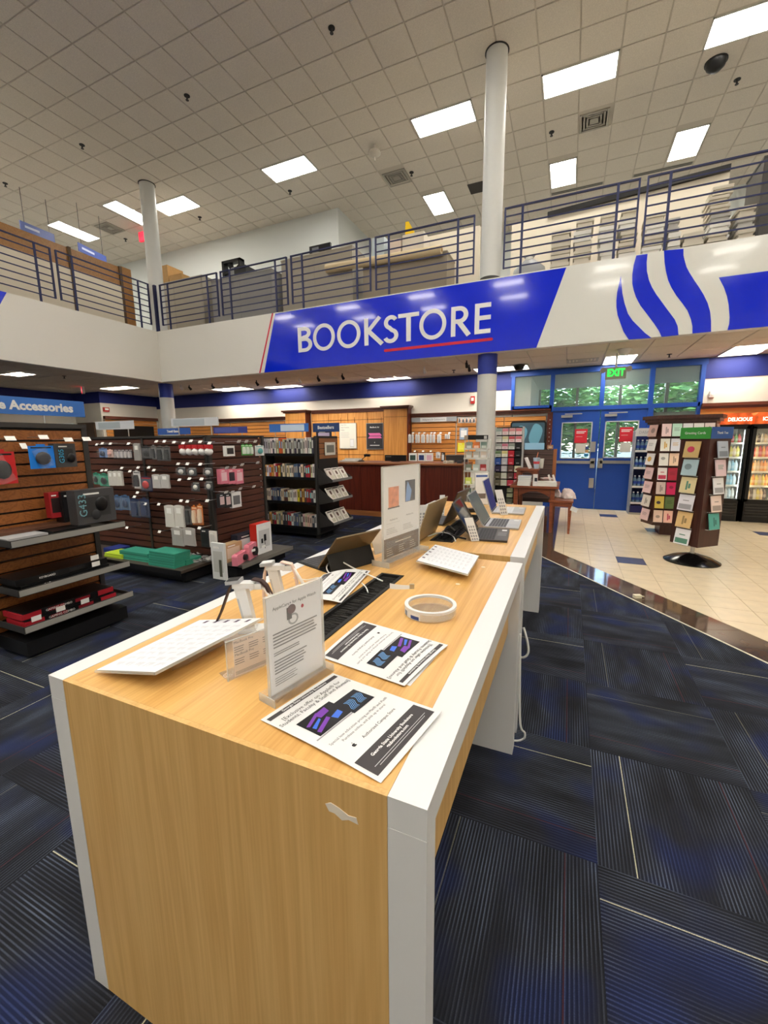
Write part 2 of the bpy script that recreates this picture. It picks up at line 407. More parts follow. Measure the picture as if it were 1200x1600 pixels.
# ---------------------------------------------------------------- ceilings
CTILE = mat('acoustic_tile', (226, 218, 205), .95, noise=.13, bscale=130, bump=.25)
TBAR = mat('ceiling_grid_metal', (206, 197, 183), .6)
TP2 = .5863; CX0, CY0 = -4.911, 5.527
def ceiling(name, z, region, pitch, ox, oy, holes, limit, xr, yr, tmat):
    root = MB().box(xr[0], yr[0], z + .012, xr[1], yr[1], z + .06)
    if region is not None:
        root = MB()
        for (a, b_, c, d) in region: root.box(a, c, z + .012, b_, d, z + .06)
    root = root.build(name, TBAR, kind='structure')
    h = pitch / 2
    b0 = MB(); t = h - .010; t2 = h - .016
    vs = [(-t, -t, .012), (t, -t, .012), (t, t, .012), (-t, t, .012), (-t, -t, .002), (t, -t, .002), (t, t, .002), (-t, t, .002), (-t2, -t2, -.003), (t2, -t2, -.003), (t2, t2, -.003), (-t2, t2, -.003)]
    fs = [(0, 4, 5, 1), (1, 5, 6, 2), (2, 6, 7, 3), (3, 7, 4, 0), (4, 8, 9, 5), (5, 9, 10, 6), (6, 10, 11, 7), (7, 11, 8, 4), (8, 11, 10, 9)]
    me = bpy.data.meshes.new('ceiling_tile'); me.from_pydata(vs, [], fs); me.materials.append(tmat)
    cs = []
    for i in range(int((xr[0] - ox) / pitch) - 1, int((xr[1] - ox) / pitch) + 2):
        for j in range(int((yr[0] - oy) / pitch) - 1, int((yr[1] - oy) / pitch) + 2):
            c = (ox + (i + .5) * pitch, oy + (j + .5) * pitch)
            if not (xr[0] + h <= c[0] <= xr[1] - h + .01 and yr[0] + h <= c[1] <= yr[1] - h + .01): continue
            if region is not None and not any(a <= c[0] <= b_ and cc <= c[1] <= d for a, b_, cc, d in region): continue
            if any(a < c[0] < b_ and cc < c[1] < d for a, b_, cc, d in holes): continue
            cs.append((not inview((*c, z), 30), math.hypot(*c), c))
    cs.sort(); rest = MB()
    for k, (nv, d, c) in enumerate(cs):
        if k < limit and not nv: link('ceiling_tile', me, root, (*c, z))
        else: rest.faces([(v[0] + c[0], v[1] + c[1], v[2] + z) for v in vs], fs)
    if rest.v: rest.build('ceiling_tile_field', tmat, root, kind='stuff')
    return root
UPL = []   # hall troffers: (x0, x1, y0, y1)
for x in (-10.18, -6.66, -3.13, -.80, 1.53, 3.88): UPL.append((x, x + 1.15, 8.49, 9.05))
for x in (-13.62, -11.26): UPL.append((x, x + .56, 7.95, 9.08))
for x in (-3.73, -.79, 1.56, 3.9): UPL.append((x, x + .56, 10.99, 12.15))
for yy in (5.56, 2.05, .29, -1.46, -3.22, -4.97):  # unseen rows; the closer spacing is added to fill surfaces facing the camera
    for x in (-13.7, -10.18, -6.66, -3.13, .38, 3.9): UPL.append((x, x + 1.15, yy, yy + .56))
# troffers behind and above the photographer only: nothing of the rows over the clear part of the ceiling
UPL = [u for u in UPL if not (u[2] < 7 and inview(((u[0] + u[1]) / 2, (u[2] + u[3]) / 2, ZC), 60))]
VENTS = [((-.2, .31, 9.73, 10.23), 0), ((-4.29, -3.75, 9.79, 10.31), 1)]
LV = at(172, 357, 'z', ZC); VENTS.append(((LV.x - .27, LV.x + .27, LV.y - .27, LV.y + .27), 2))
DV = at(746, 293, 'z', ZC)
ceil_holes = [u for u in UPL] + [v[0] for v in VENTS]
ceiling('ceiling', ZC, None, TP2, CX0, CY0, ceil_holes, 300, (-15.6, 6.5), (-7.5, 14), CTILE)
LWL = [(-11.75, -10.65, 7.45, 8.05), (-11.4, -10.3, 5.0, 5.55), (.48, 1.02, 8.85, 9.9 - .1), (2.35, 2.95, 8.72, 9.8)]
for (px, py) in ((176, 608), (360, 609), (440, 604), (605, 591)): pass
for (a, b_) in (((334, 605), (391, 611)), ((408, 600), (468, 607)), ((573, 588), (633, 594)), ((768, 569), (797, 583))):
    p = at(*a, 'z', ZS); q = at(*b_, 'z', ZS); cx_, cy_ = (p.x + q.x) / 2, (p.y + q.y) / 2
    LWL.append((cx_ - .55, cx_ + .55, cy_ - .28, cy_ + .28))
SOFT = mat('soffit_tile', (222, 212, 196), .95, noise=.1, bscale=130)
ceiling('ceiling', ZS, [(-13.6, 6.5, 7.62, YB), (-13.6, XF - .12, -2, 7.62)], .61, -9.3, 7.66, LWL, 300, (-13.6, 6.5), (-2, YB), SOFT)
# ---------------------------------------------------------------- mezzanine slab + fascia
SL = mat('slab_concrete', (150, 146, 140), .9)
struct('floor', (-15.6, -2, 3.02), (XF - .1, 14, 4.05), SL)
struct('floor', (XF - .1, YF + .1, 3.02), (6.5, 14, 4.05), SL)
ff = MB().box(XF, YF, 2.935, 6.5, YF + .05, 4.09).box(XF, YF + .05, 2.935, 6.5, YF + .13, 2.95).box(XF, YF + .05, 4.05, 6.5, YF + .13, 4.09).build('trim_1', FASC, kind='structure')
lf = MB().box(XF - .05, -2, 2.935, XF, YF + .05, 4.09).box(XF - .13, -2, 2.935, XF - .05, YF, 2.95).box(XF - .13, -2, 4.05, XF - .05, YF, 4.09).build('trim_2', FASC, kind='structure')
def vinyl(pxs, m, name, y=YF - .004, par=ff, smooth=False):
    pts = [at(a, b, 'y', YF) for a, b in pxs]
    vs = [(p.x, p.z) for p in pts]
    return MB().prism([(x, -z) for x, z in vs], 0, .004, M=Matrix(((1, 0, 0, 0), (0, 0, 1, y), (0, -1, 0, 0), (0, 0, 0, 1)))).build(name, m, par)
def logo(L): return [(780 + x / 2.857, 200 + y / 2.857) for x, y in L]
RED = mat('red_vinyl', (214, 30, 62), .3)
zt, zb = 4.088, 2.937
def fx(px, py): return at(px, py, 'y', YF).x
def vin2(pts, m, name, par=ff, y=YF - .004, t=.004):
    return MB().prism([(x, -z) for x, z in pts], 0, t, M=Matrix(((1, 0, 0, 0), (0, 0, 1, y), (0, -1, 0, 0), (0, 0, 0, 1)))).build(name, m, par)
vin2([(fx(430, 488), 4.072), (fx(885, 418), 4.072), (fx(838, 544), zb), (fx(413, 582), zb)], VINYL, 'blue_banner')
vin2([(fx(425, 490) - .0, zt), (fx(425, 490) + .035, zt), (fx(405, 583) + .035, zb), (fx(405, 583), zb)], RED, 'red_stripe')
vin2([(fx(885, 418) + .004, zt), (5.6, zt), (5.6, zb), (fx(838, 544) + .004, zb)], FASG, 'white_banner', y=YF - .003, t=.003)
sw = [[(543, 660), (546, 700), (550, 740), (560, 785), (575, 830), (595, 860), (620, 885), (650, 915), (680, 938), (578, 945), (555, 910), (540, 870), (528, 835), (523, 800), (523, 770), (526, 735)],
      [(612, 570), (662, 563), (658, 600), (659, 640), (668, 680), (682, 712), (700, 742), (722, 772), (742, 800), (763, 828), (783, 855), (796, 885), (800, 925), (725, 933), (712, 905), (690, 872), (660, 832), (630, 793), (610, 755), (600, 725), (594, 695), (594, 655), (600, 612)],
      [(735, 548), (822, 540), (822, 570), (828, 595), (836, 622), (848, 645), (870, 680), (892, 712), (912, 745), (930, 782), (941, 820), (945, 860), (945, 910), (862, 918), (862, 885), (856, 855), (840, 815), (815, 780), (790, 748), (768, 712), (754, 680), (744, 640), (738, 600)]]
for s_ in sw:
    vinyl(logo(s_), VINYL, 'swirl_band', y=YF - .007)
big = [at(*p, 'y', YF) for p in logo([(980, 668), (1200, 641), (1200, 893), (1018, 903), (1026, 875), (1028, 845), (1024, 790), (1016, 750), (1003, 712)])]
pts = [(big[0].x, big[0].z), (5.2, big[0].z), (5.2, zb + .002)] + [(p.x, max(p.z, zb + .002)) for p in big[3:]]
vin2(pts, VINYL, 'blue_banner', y=YF - .007)
# left fascia: end of another blue banner
pA = [at(10, 456, 'x', XF), at(0, 492, 'x', XF)]
MB().prism([(-1.2, 4.088), (pA[0].y, 4.088), (pA[0].y - .62, zb), (-1.2, zb)], XF + .0005, XF + .005, M=Matrix(((0, 0, 1, 0), (1, 0, 0, 0), (0, 1, 0, 0), (0, 0, 0, 1)))).build('blue_banner', VINYL, lf)
# lettering BOOKSTORE, drawn as even strokes
def stroke(pts, w, closed=False):
    out = []; n = len(pts)
    L = []; R = []
    for i in range(n):
        p = Vector(pts[i]); a = Vector(pts[(i - 1) % n] if closed or i else pts[0]); c = Vector(pts[(i + 1) % n] if closed or i < n - 1 else pts[-1])
        d = (c - a).normalized() if (c - a).length > 0 else Vector((1, 0)); nrm = Vector((-d.y, d.x))
        L.append(p + nrm * w / 2); R.append(p - nrm * w / 2)
    rng = range(n if closed else n - 1)
    return [[R[i], R[(i + 1) % n], L[(i + 1) % n], L[i]] for i in rng]
def arc(cx, cy, rx, ry, a0, a1, n=24): return [(cx + rx * math.cos(math.radians(a0 + (a1 - a0) * i / n)), cy + ry * math.sin(math.radians(a0 + (a1 - a0) * i / n))) for i in range(n + 1)]
Wd = .145
def glyph(ch):   # unit height, returns strokes in (x, z)
    h = Wd / 2
    if ch == 'O': return 1.0, [stroke(arc(.5, .5, .5 - h, .53 - h, 0, 360, 40)[:-1], Wd, True)]
    if ch == 'B': return .58, [stroke([(h, 0), (h, 1)], Wd), stroke([(h, 1 - h), (.25, 1 - h)] + arc(.25, .755, .21, .245 - h, 90, -90, 14) + [(h, .51)], Wd), stroke([(h, .51), (.27, .51)] + arc(.27, .29, .235, .22, 90, -90, 14) + [(h, h)], Wd)]
    if ch == 'K': return .68, [stroke([(h, 0), (h, 1)], Wd), stroke([(.12, .5), (.56, 1)], Wd * .95), stroke([(.14, .54), (.64, 0)], Wd * 1.05)]
    if ch == 'S': return .52, [stroke(arc(.27, .74, .19, .19, 28, 200, 16) + arc(.27, .74, .19, .19, 200, 262, 5)[1:-1] + arc(.25, .27, .21, .2, 75, -90, 16) + arc(.25, .27, .21, .2, -90, -158, 8)[1:], Wd)]
    if ch == 'T': return .66, [stroke([(.33, 0), (.33, 1)], Wd), stroke([(0, 1 - h), (.66, 1 - h)], Wd)]
    if ch == 'R': return .62, [stroke([(h, 0), (h, 1)], Wd), stroke([(h, 1 - h), (.26, 1 - h)] + arc(.26, .71, .22, .29 - h, 90, -90, 14) + [(h, .5)], Wd), stroke([(.24, .5), (.58, 0)], Wd * 1.08)]
    if ch == 'E': return .52, [stroke([(h, 0), (h, 1)], Wd)] + [stroke([(0, z), (.5, z)], Wd) for z in (h, .52, 1 - h)]
LX = [(466, 488), (489.5, 523.5), (527, 563.5), (569.5, 599), (600, 622), (622.5, 655), (655.5, 697.5), (705, 735), (742, 768)]
def zline(px): # baseline and cap line surveyed at both ends of the word
    f = (px - 466) / (768 - 466)
    return 551 + f * (520 - 551), 512 + f * (472 - 512)
for ch, (xa, xb) in zip('BOOKSTORE', LX):
    xm = (xa + xb) / 2; yb, yt = zline(xm)
    x0, x1 = fx(xa, (yb + yt) / 2), fx(xb, (yb + yt) / 2)
    z0, z1 = at(xm, yb, 'y', YF).z, at(xm, yt, 'y', YF).z
    wch, strokes = glyph(ch); sc = z1 - z0; sx = (x1 - x0) / wch
    b = MB()
    for k, st in enumerate(strokes):
        for q in st:
            y = YF - .012 - .0006 * k
            v4 = [(x0 + p[0] * sx, y, z0 + p[1] * sc) for p in q]
            b.faces(v4 + [(v[0], YF - .004, v[2]) for v in v4], [(0, 1, 2, 3), (0, 4, 5, 1), (1, 5, 6, 2), (2, 6, 7, 3), (3, 7, 4, 0)])
    b.build('letter', mat('sign_white', (240, 240, 240), .4), ff)
ua, ub = at(602, 548, 'y', YF), at(768, 530, 'y', YF)
b = MB().prism(arc(ua.x, -(ua.z), .024, .024, 90, 270, 8) + arc(ub.x, -(ub.z + ua.z) / 2 - (ub.z - ua.z) * .5, .024, .024, -90, 90, 8), 0, .004, M=Matrix(((1, 0, 0, 0), (0, 0, 1, YF - .009), (0, -1, 0, 0), (0, 0, 0, 1))))
b.build('underline', RED, ff)
# ---------------------------------------------------------------- walls
struct('wall_back', (-13.7, YB, 0), (-1.22, YB + .12, 3.02), WALLP)
struct('wall_back', (2.2, YB, 0), (6.6, YB + .12, 3.02), WALLP)
struct('wall_left', (-13.72, -7.5, 0), (-13.6, 8.05, 3.02), WALLP)
struct('wall_left', (-13.7, 8.05, 0), (-12.4, YB, 3.02), WALLP)
struct('wall_right', (6.5, -7.5, 0), (6.62, 14, 7.5), WALLP)
struct('wall_front', (-16, -7.62, 0), (6.62, -7.5, 7.5), WALLP)
struct('wall_left', (-15.72, -7.5, 3.0), (-15.6, 14, 7.5), WALLC)
struct('wall_back', (-15.6, 10.55, 4.05), (-5.87, 14.1, 7.45), WALLC)
struct('wall_back', (-5.87, 13.7, 4.05), (6.6, 13.8, 7.45), WALLC)
struct('wall_left', (-15.6, -2.1, 0), (-13.72, -2, 4.05), WALLP)
for nm, a, b_ in (('trim_3', (-12.4, YB - .012, 2.56), (-1.22, YB, 2.94)), ('trim_4', (2.2, YB - .012, 2.57), (6.5, YB, 2.94)),
                  ('trim_5', (-13.6, -2, 2.6), (-13.588, 8.05, 2.94)), ('trim_6', (-13.6, 8.038, 2.63), (-12.39, 8.05, 2.94)), ('trim_7', (-12.4, 8.038, 2.63), (-12.388, YB, 2.94))):
    struct(nm, a, b_, NAVY)
struct('baseboard_left', (-12.4, 8.05, 0), (-12.385, YB, .1), MOULD)
# dark door in the far left jog
dr = struct('door_3', *(lambda a, b_: ((a.x, 8.0, 0), (b_.x, 8.05, a.z)))(at(121, 661, 'y', 8.0), at(146, 661, 'y', 8.0)), wood('dark_door_wood', (62, 42, 30), (84, 58, 40), 'Z'))
# ---------------------------------------------------------------- columns
COLM = mat('column_paint', (214, 215, 212), .5)
def column(cx, cy, r):
    b = MB().cyl((cx, cy, 0), (cx, cy, 2.6), r, n=28).cyl((cx, cy, 4.09), (cx, cy, ZC), r * 1.0, n=28)
    c = b.build('trim_8', COLM, kind='structure', smooth=True)
    MB().cyl((cx, cy, 2.6), (cx, cy, ZS), r + .002, n=28).build('collar', mat('collar_blue', (28, 50, 150), .45), c, smooth=True)
    MB().cyl((cx, cy, 4.05), (cx, cy, 4.16), r + .006, n=28).build('base_ring', CHAR, c, smooth=True)
    MB().cyl((cx, cy, ZC - .012), (cx, cy, ZC), r + .02, n=28).build('top_ring', CHAR, c, smooth=True)
column(-1.405, 7.735, .165); column(-9.43, 7.82, .165)
# ---------------------------------------------------------------- doors and glazing at the far wall
DX = {k: at(*v, 'y', YB).x for k, v in dict(a=(866, 640), b=(939, 640), c=(1014, 640), l=(806, 620), r=(1094, 610)).items()}
xl, xa, xb_, xc, xr = -1.22, DX['a'] - .05, DX['b'] + .0, DX['c'] + .0, 2.2
DH = 2.03
fr = MB()
fr.box(xl - .06, YB - .03, 2.83, xr + .06, YB + .09, 2.94)                # head
fr.box(xl, YB - .03, 2.07, xr, YB + .09, 2.15)                   # transom bar
for x in (xa - .01, xb_, xc + .01): fr.box(x - .04, YB - .03, 2.15, x + .04, YB + .09, 2.83)
for x in (xl, xr): fr.box(x - .035, YB - .03, 0 if x == xr else 2.07, x + .035, YB + .09, 2.83)
for x in (xa - .03, xc + .03): fr.box(x - .045, YB - .03, 0, x + .045, YB + .09, 2.07)
fr.box(xc + .07, YB - .03, 0, xr, YB + .09, .12)
fr.box(xl, YB - .03, 2.05, xa, YB + .09, 2.2)
fr = fr.build('window_1', BLUE, kind='structure')
gl = [(xl + .03, xa - .05, 2.2, 2.83), (xa + .03, xb_ - .04, 2.15, 2.83), (xb_ + .04, xc - .03, 2.15, 2.83), (xc + .05, xr - .03, 2.15, 2.83), (xc + .07, xr - .03, .12, 2.07)]
for x0, x1, z0, z1 in gl: box('pane', (x0, YB + .02, z0), (x1, YB + .028, z1), GLASS, fr)
struct('wall_back', (-1.2, YB, 0), (xa - .07, YB + .12, 2.06), WALLP)
def door(name, x0, x1, gpx, hinge):
    g0 = at(gpx[0], gpx[1], 'y', YB - .01); g1 = at(gpx[2], gpx[3], 'y', YB - .01)
    ax, bx, z1, z0 = g0.x, g1.x, g0.z, g1.z
    b = MB()
    for q in ((x0, .01, x1, z0), (x0, z1, x1, 2.065), (x0, z0, ax, z1), (bx, z0, x1, z1)): b.box(q[0], YB - .005, q[1], q[2], YB + .04, q[3])
    d = b.build(name, BLUE, kind='structure')
    box('pane', (ax, YB + .012, z0), (bx, YB + .02, z1), GLASS, d)
    b = MB()
    for q in ((ax, z0, bx, z0 + .02), (ax, z1 - .02, bx, z1), (ax, z0, ax + .02, z1), (bx - .02, z0, bx, z1)): b.box(q[0], YB - .014, q[1], q[2], YB - .005, q[3])
    b.build('glazing_bead', mat('grey_bead', (190, 196, 200), .4), d)
    zb = (at((gpx[0] + gpx[2]) / 2, 722, 'y', YB)).z
    MB().box(x0 + .04, YB - .075, zb - .03, x1 - .05, YB - .04, zb + .03).box(x0 + .03, YB - .075, zb - .035, x0 + .09, YB - .005, zb + .035).box(x1 - .12, YB - .075, zb - .035, x1 - .04, YB - .005, zb + .035).build('push_bar', CHROME, d)
    MB().box(ax - .02, YB - .045, 1.93, ax + .2, YB - .005, 1.98).box(ax + .05, YB - .06, 1.99, ax + .38, YB - .045, 2.01).build('door_closer', CHROME, d)
    pa = (ax + bx) / 2
    gs = MB().box(pa - .03, YB - .012, z0 + .33, pa + .21, YB - .008, z0 + .62).build('notice', mat('red_notice', (214, 40, 60), .5), d)
    MB().box(pa + .0, YB - .0125, z0 + .56, pa + .18, YB - .0121, z0 + .575).box(pa + .0, YB - .0125, z0 + .53, pa + .15, YB - .0121, z0 + .545).box(pa, YB - .0125, z0 + .46, pa + .12, YB - .0121, z0 + .465).build('printed_line', PAPER, gs)
    MB().box(pa, YB - .012, z0 + .12, pa + .19, YB - .0085, z0 + .32).build('paper_notice', mat('pale_notice', (214, 214, 206), .6), d)
    return d, (ax, bx, z0, z1)
d1, g1_ = door('door_1', xa + .02, xb_ - .006, (878, 660, 922, 717), 0)
d2, g2_ = door('door_2', xb_ + .006, xc - .02, (946, 658, 994, 716), 1)
for px, py0, py1, dd in ((926, 690, 706, d1), (925, 716, 731, d1), (923, 747, 762, d1), (937, 716, 731, d2)):
    p, q = at(px, py1, 'y', YB), at(px, py0, 'y', YB)
    MB().box(p.x - .045, YB - .04, p.z, p.x + .045, YB - .005, q.z).build('lock_plate', CHROME, dd)
for k in range(5):
    MB().box(g1_[1] - .12, YB - .001, g1_[2] + .05 + k * .075, g1_[1] - .04, YB + .011, g1_[2] + .11 + k * .075).build('sticker', flat([(60, 140, 190), (210, 170, 120), (70, 90, 150), (210, 210, 200), (90, 90, 96)][k]), d1)
# vestibule and the outside seen through the glass
struct('ceiling', (-3, YB + .13, 2.88), (4, 13.2, 3.0), WALLP)
struct('floor', (-3, YB + .12, -.19), (6.4, 13.6, -.002), mat('vestibule_floor', (120, 116, 108), .6))
struct('wall_left', (-1.6, 10.5, 0), (-.9, 13.1, 2.88), WALLP)
struct('wall_right', (4.0, YB + .13, 0), (4.1, 13.2, 2.88), WALLP)
b = MB()
for x in (-.88, .1, 1.15, 2.2, 3.3): b.box(x - .035, 13.1, 0, x + .035, 13.2, 2.88)
b.box(-.9, 13.1, 2.05, 4, 13.2, 2.15); b.box(-.9, 13.1, 0, 4, 13.2, .1)
ow = b.build('window_2', mat('bronze_mullion', (120, 116, 106), .5), kind='structure')
for x0, x1 in ((-.84, .06), (.14, 1.11), (1.19, 2.16), (2.24, 3.26)):
    for z0, z1 in ((.1, 2.05), (2.15, 2.88)): box('pane', (x0, 13.14, z0), (x1, 13.15, z1), GLASS, ow)
struct('ground', (-30, 13.8, -.3), (30, 60, -.02), mat('outdoor_paving', (112, 116, 100), .9, noise=.1, bscale=3))
# ================================================================== CEILING FIXTURES
FRM = mat('troffer_frame', (222, 220, 214), .5)
LUP = mat('hall_diffuser', (255, 250, 240), .5, emit=EMIT_UP)
LLO = mat('soffit_diffuser', (255, 246, 230), .5, emit=EMIT_LOW)
def troffer(x0, x1, y0, y1, z, m, label, grp):
    cx, cy = (x0 + x1) / 2, (y0 + y1) / 2; a, b_ = (x1 - x0) / 2, (y1 - y0) / 2
    t = thing('ceiling_light', label, 'ceiling light', (cx, cy, z), 0, grp)
    f = MB(); e = .022
    for q in ((-a, -b_, a, -b_ + e), (-a, b_ - e, a, b_), (-a, -b_, -a + e, b_), (a - e, -b_, a, b_)): f.box(q[0], q[1], -.006, q[2], q[3], .02)
    f.build('frame', FRM, t)
    MB().box(-a + e, -b_ + e, .004, a - e, b_ - e, .012).build('diffuser', m, t)
    r = MB()
    if a > b_:
        for k in (-1, 1): r.box(-a + e, k * b_ * .33 - .006, .001, a - e, k * b_ * .33 + .006, .004)
    else:
        for k in (-1, 1): r.box(k * a * .33 - .006, -b_ + e, .001, k * a * .33 + .006, b_ - e, .004)
    r.build('lamp_divider', FRM, t)
    return t
wide = {-10.18: 'behind the left round column', -6.66: 'left of the middle of the hall, above the far white wall', -3.13: 'between the middle of the hall and the right column', -.80: 'just right of the right round column', 1.53: 'cut by the right edge of the view', 3.88: 'outside the right edge, over the door side'}
deep = {-3.73: 'left of the right column, over the mezzanine', -.79: 'right of the right column, above the railing', 1.56: 'far right, above the railing and long slot vent', 3.9: 'over the mezzanine past the right edge'}
for u in UPL:
    x0, x1, y0, y1 = u
    if abs(y0 - 8.49) < .01: lb = 'long fluorescent ceiling light ' + wide[x0]
    elif y0 > 10: lb = 'square-on fluorescent ceiling light ' + deep[x0]
    elif abs(x0 + 13.62) < .01: lb = 'leftmost glowing fluorescent ceiling light above the left railing'
    elif abs(x0 + 11.26) < .01: lb = 'glowing fluorescent ceiling light partly hidden behind the left column'
    else: lb = 'unseen fluorescent ceiling light, rows partly added for fill, row %d back, place %d' % ([5.56, 2.05, .29, -1.46, -3.22, -4.97].index(y0) + 1, [-13.7, -10.18, -6.66, -3.13, .38, 3.9].index(x0) + 1)
    troffer(x0, x1, y0, y1, ZC, LUP, lb, 'fluorescent lights of the high ceiling')
low = ['left edge, above the accessories sign', 'deep left, over the back corner of the low ceiling', 'right of the green exit sign', 'near the right edge above the drink coolers', 'left part of the far aisle, nearest the left column', 'middle of the far aisle', 'above the honey wood service wall', 'hidden partly by the right column']
low = ['fluorescent light in the low ceiling ' + s for s in ('at the left edge above the accessories sign', 'furthest left towards the hall corner', 'beside the green exit sign', 'above the drink coolers at the right', 'nearest the left column in the far aisle', 'second from the left column in the far aisle', 'over the honey wood service wall', 'just behind the right column')]
for u, lb in zip(LWL, low): troffer(*u, ZS, LLO, lb, 'fluorescent lights of the low ceiling')
VM = mat('vent_metal', (176, 170, 158), .5, metal=.2)
def vent(x0, x1, y0, y1, z, label):
    t = thing('ceiling_vent', label, 'air vent', ((x0 + x1) / 2, (y0 + y1) / 2, z), 0, 'square ceiling diffusers')
    h = (x1 - x0) / 2; v = (y1 - y0) / 2
    def ring(s0, s1, za, zb_):
        b = MB()
        for q in ((-h * s0, -v * s0, h * s0, -v * s1), (-h * s0, v * s1, h * s0, v * s0), (-h * s0, -v * s1, -h * s1, v * s1), (h * s1, -v * s1, h * s0, v * s1)): b.box(q[0], q[1], za, q[2], q[3], zb_)
        return b
    ring(1, .84, -.01, .02).build('frame', VM, t)
    ring(.74, .62, -.004, .02).build('louvre_ring', VM, t)
    ring(.52, .4, -.004, .02).build('louvre_ring', VM, t)
    MB().box(-h * .3, -v * .3, -.004, h * .3, v * .3, .004).build('centre_plate', VM, t)
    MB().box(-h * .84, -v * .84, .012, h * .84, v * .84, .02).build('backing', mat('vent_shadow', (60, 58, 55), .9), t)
for (r, k), s in zip(VENTS, ('square air vent in the high ceiling right of the round column', 'square air vent in the high ceiling left of the round column', 'square air vent in the high ceiling by the leftmost lights')): vent(*r, ZC, s)
p = at(910, 563, 'z', ZS); vent(p.x - .27, p.x + .27, p.y - .2, p.y + .2, ZS, 'square air vent in the low ceiling near the exit sign')
p = at(650, 582, 'z', ZS)
p = at(746, 293, 'z', ZC)
MB().box(p.x - .2, p.y - .22, ZC - .006, p.x + .2, p.y + .22, ZC).build('vent_opening', mat('dark_grille', (66, 62, 58), .8))
tag(bpy.data.objects['vent_opening'], 'dark square return grille left of the right column top', 'air vent')
for k, (pa, pb, s) in enumerate((((861, 304), (943, 285), 'first narrow slot vent beyond the lights right of the column'), ((990, 270), (1083, 254), 'second narrow slot vent near the right edge above the railing'))):
    a, b_ = at(*pa, 'z', ZC), at(*pb, 'z', ZC)
    t = thing('slot_vent', s, 'air vent', ((a.x + b_.x) / 2, 12.24, ZC), 0, 'slot vents of the high ceiling'); w_ = (b_.x - a.x) / 2
    MB().box(-w_, -.06, -.008, w_, .06, 0).build('frame', VM, t)
    MB().box(-w_ + .02, -.045, -.0095, w_ - .02, -.012, -.008).box(-w_ + .02, .012, -.0095, w_ - .02, .045, -.008).build('slot', BLK, t)
def sprinkler(px, py, z, s, big=1.0):
    p = at(px, py, 'z', z)
    t = thing('sprinkler_head', s, 'sprinkler', (p.x, p.y, z), 0, 'sprinkler heads in the ceilings')
    MB().cyl((0, 0, -.012), (0, 0, 0), .05 * big, n=14).build('escutcheon', DARK, t)
    MB().cyl((0, 0, -.07 * big), (0, 0, -.012), .014 * big, n=8).cyl((0, 0, -.076 * big), (0, 0, -.07 * big), .028 * big, n=10).build('deflector', CHAR, t)
for px, py, s in ((518, 43, 'dark sprinkler near the top edge, above the middle'), (292, 149, 'dark sprinkler in the upper left ceiling'), (128, 226, 'small dark sprinkler at the left of the high ceiling'), (8, 286, 'small dark sprinkler at the far left edge'),
                  (453, 298, 'small sprinkler under the middle-left ceiling light'), (312, 339, 'small sprinkler beside the left column light'), (862, 206, 'small sprinkler left of the right-hand square vent'), (643, 269, 'small sprinkler right of the middle square vent'), (1152, 124, 'small sprinkler under the dark dome, top right'), (196, 373, 'small sprinkler left of the left column')):
    sprinkler(px, py, ZC, s)
for px, py, s in ((100, 587, 'sprinkler in the low ceiling above the accessories sign'), (1046, 553, 'sprinkler in the low ceiling right of the exit sign'), (709, 578, 'sprinkler in the low ceiling left of the right column')):
    sprinkler(px, py, ZS, s, .8)
def dome(px, py, z, r, s, m=BLK):
    p = at(px, py, 'z', z); t = thing('dome_camera', s, 'dome camera', (p.x, p.y, z))
    MB().cyl((0, 0, -.02), (0, 0, 0), r * 1.05, n=20).build('mount_ring', CHAR if m is BLK else m, t)
    MB().lathe([(r * .95, -.02), (r * .85, -.02 - r * .4), (r * .5, -.02 - r * .72), (.01, -.02 - r * .82)], n=20).build('dome', m, t, smooth=True)
dome(1119, 96, ZC, .15, 'black dome camera on the high ceiling at the top right')
dome(811, 571, ZS, .11, 'black dome camera on the low ceiling right of the column')
dome(976, 545, ZS, .1, 'white round detector on the low ceiling above the exit sign', WHITE)
p = at(585, 226, 'z', ZC)
t = thing('ceiling_camera', 'white hanging device on the high ceiling between two lights', 'camera', (p.x, p.y, ZC))
MB().cyl((0, 0, -.1), (0, 0, 0), .03, n=12).lathe([(.02, -.1), (.12, -.13), (.13, -.17), (.05, -.22)], n=16).build('housing', mat('beige_plastic', (205, 198, 185), .4), t, smooth=True)
MB().cyl((0, 0, -.3), (0, 0, -.2), .018, n=8).build('probe', mat('beige_plastic'), t)
# track spots along the far aisle
for k, (px, py) in enumerate(((283, 607), (296, 607), (332, 605), (372, 602), (401, 600), (432, 596), (468, 596), (497, 593), (535, 590), (663, 580), (729, 571), (733, 577))):
    p = at(px, py, 'z', ZS - .09)
    if p.y > YB - .1 or p.y < 7.8: p = Vector((p.x * 8.9 / p.y, 8.9, p.z))
    t = thing('spotlight', 'small track spotlight under the low ceiling, %s from the left' % ORD[k], 'spotlight', (p.x, p.y, ZS), 0, 'small track spotlights along the far aisle')
    MB().cyl((0, 0, -.05), (0, 0, 0), .012, n=8).build('stem', DARK if k % 3 else WHITE, t)
    MB().cyl((0, .05, -.11), (0, -.02, -.05), .034, .022, n=12).build('lamp_head', DARK if k % 3 else WHITE, t)
    if k > 3 and k != 11:
        ld = bpy.data.lights.new('spot_lamp', 'SPOT'); ld.energy = 32; ld.spot_size = math.radians(95); ld.spot_blend = .8; ld.color = (1, .93, .84); ld.shadow_soft_size = .04
        lo = bpy.data.objects.new('spot_lamp', ld); COL.objects.link(lo); lo.location = (p.x, p.y + .07, ZS - .13); lo.rotation_euler = Vector((0, .75, -1)).to_track_quat('-Z', 'Y').to_euler()
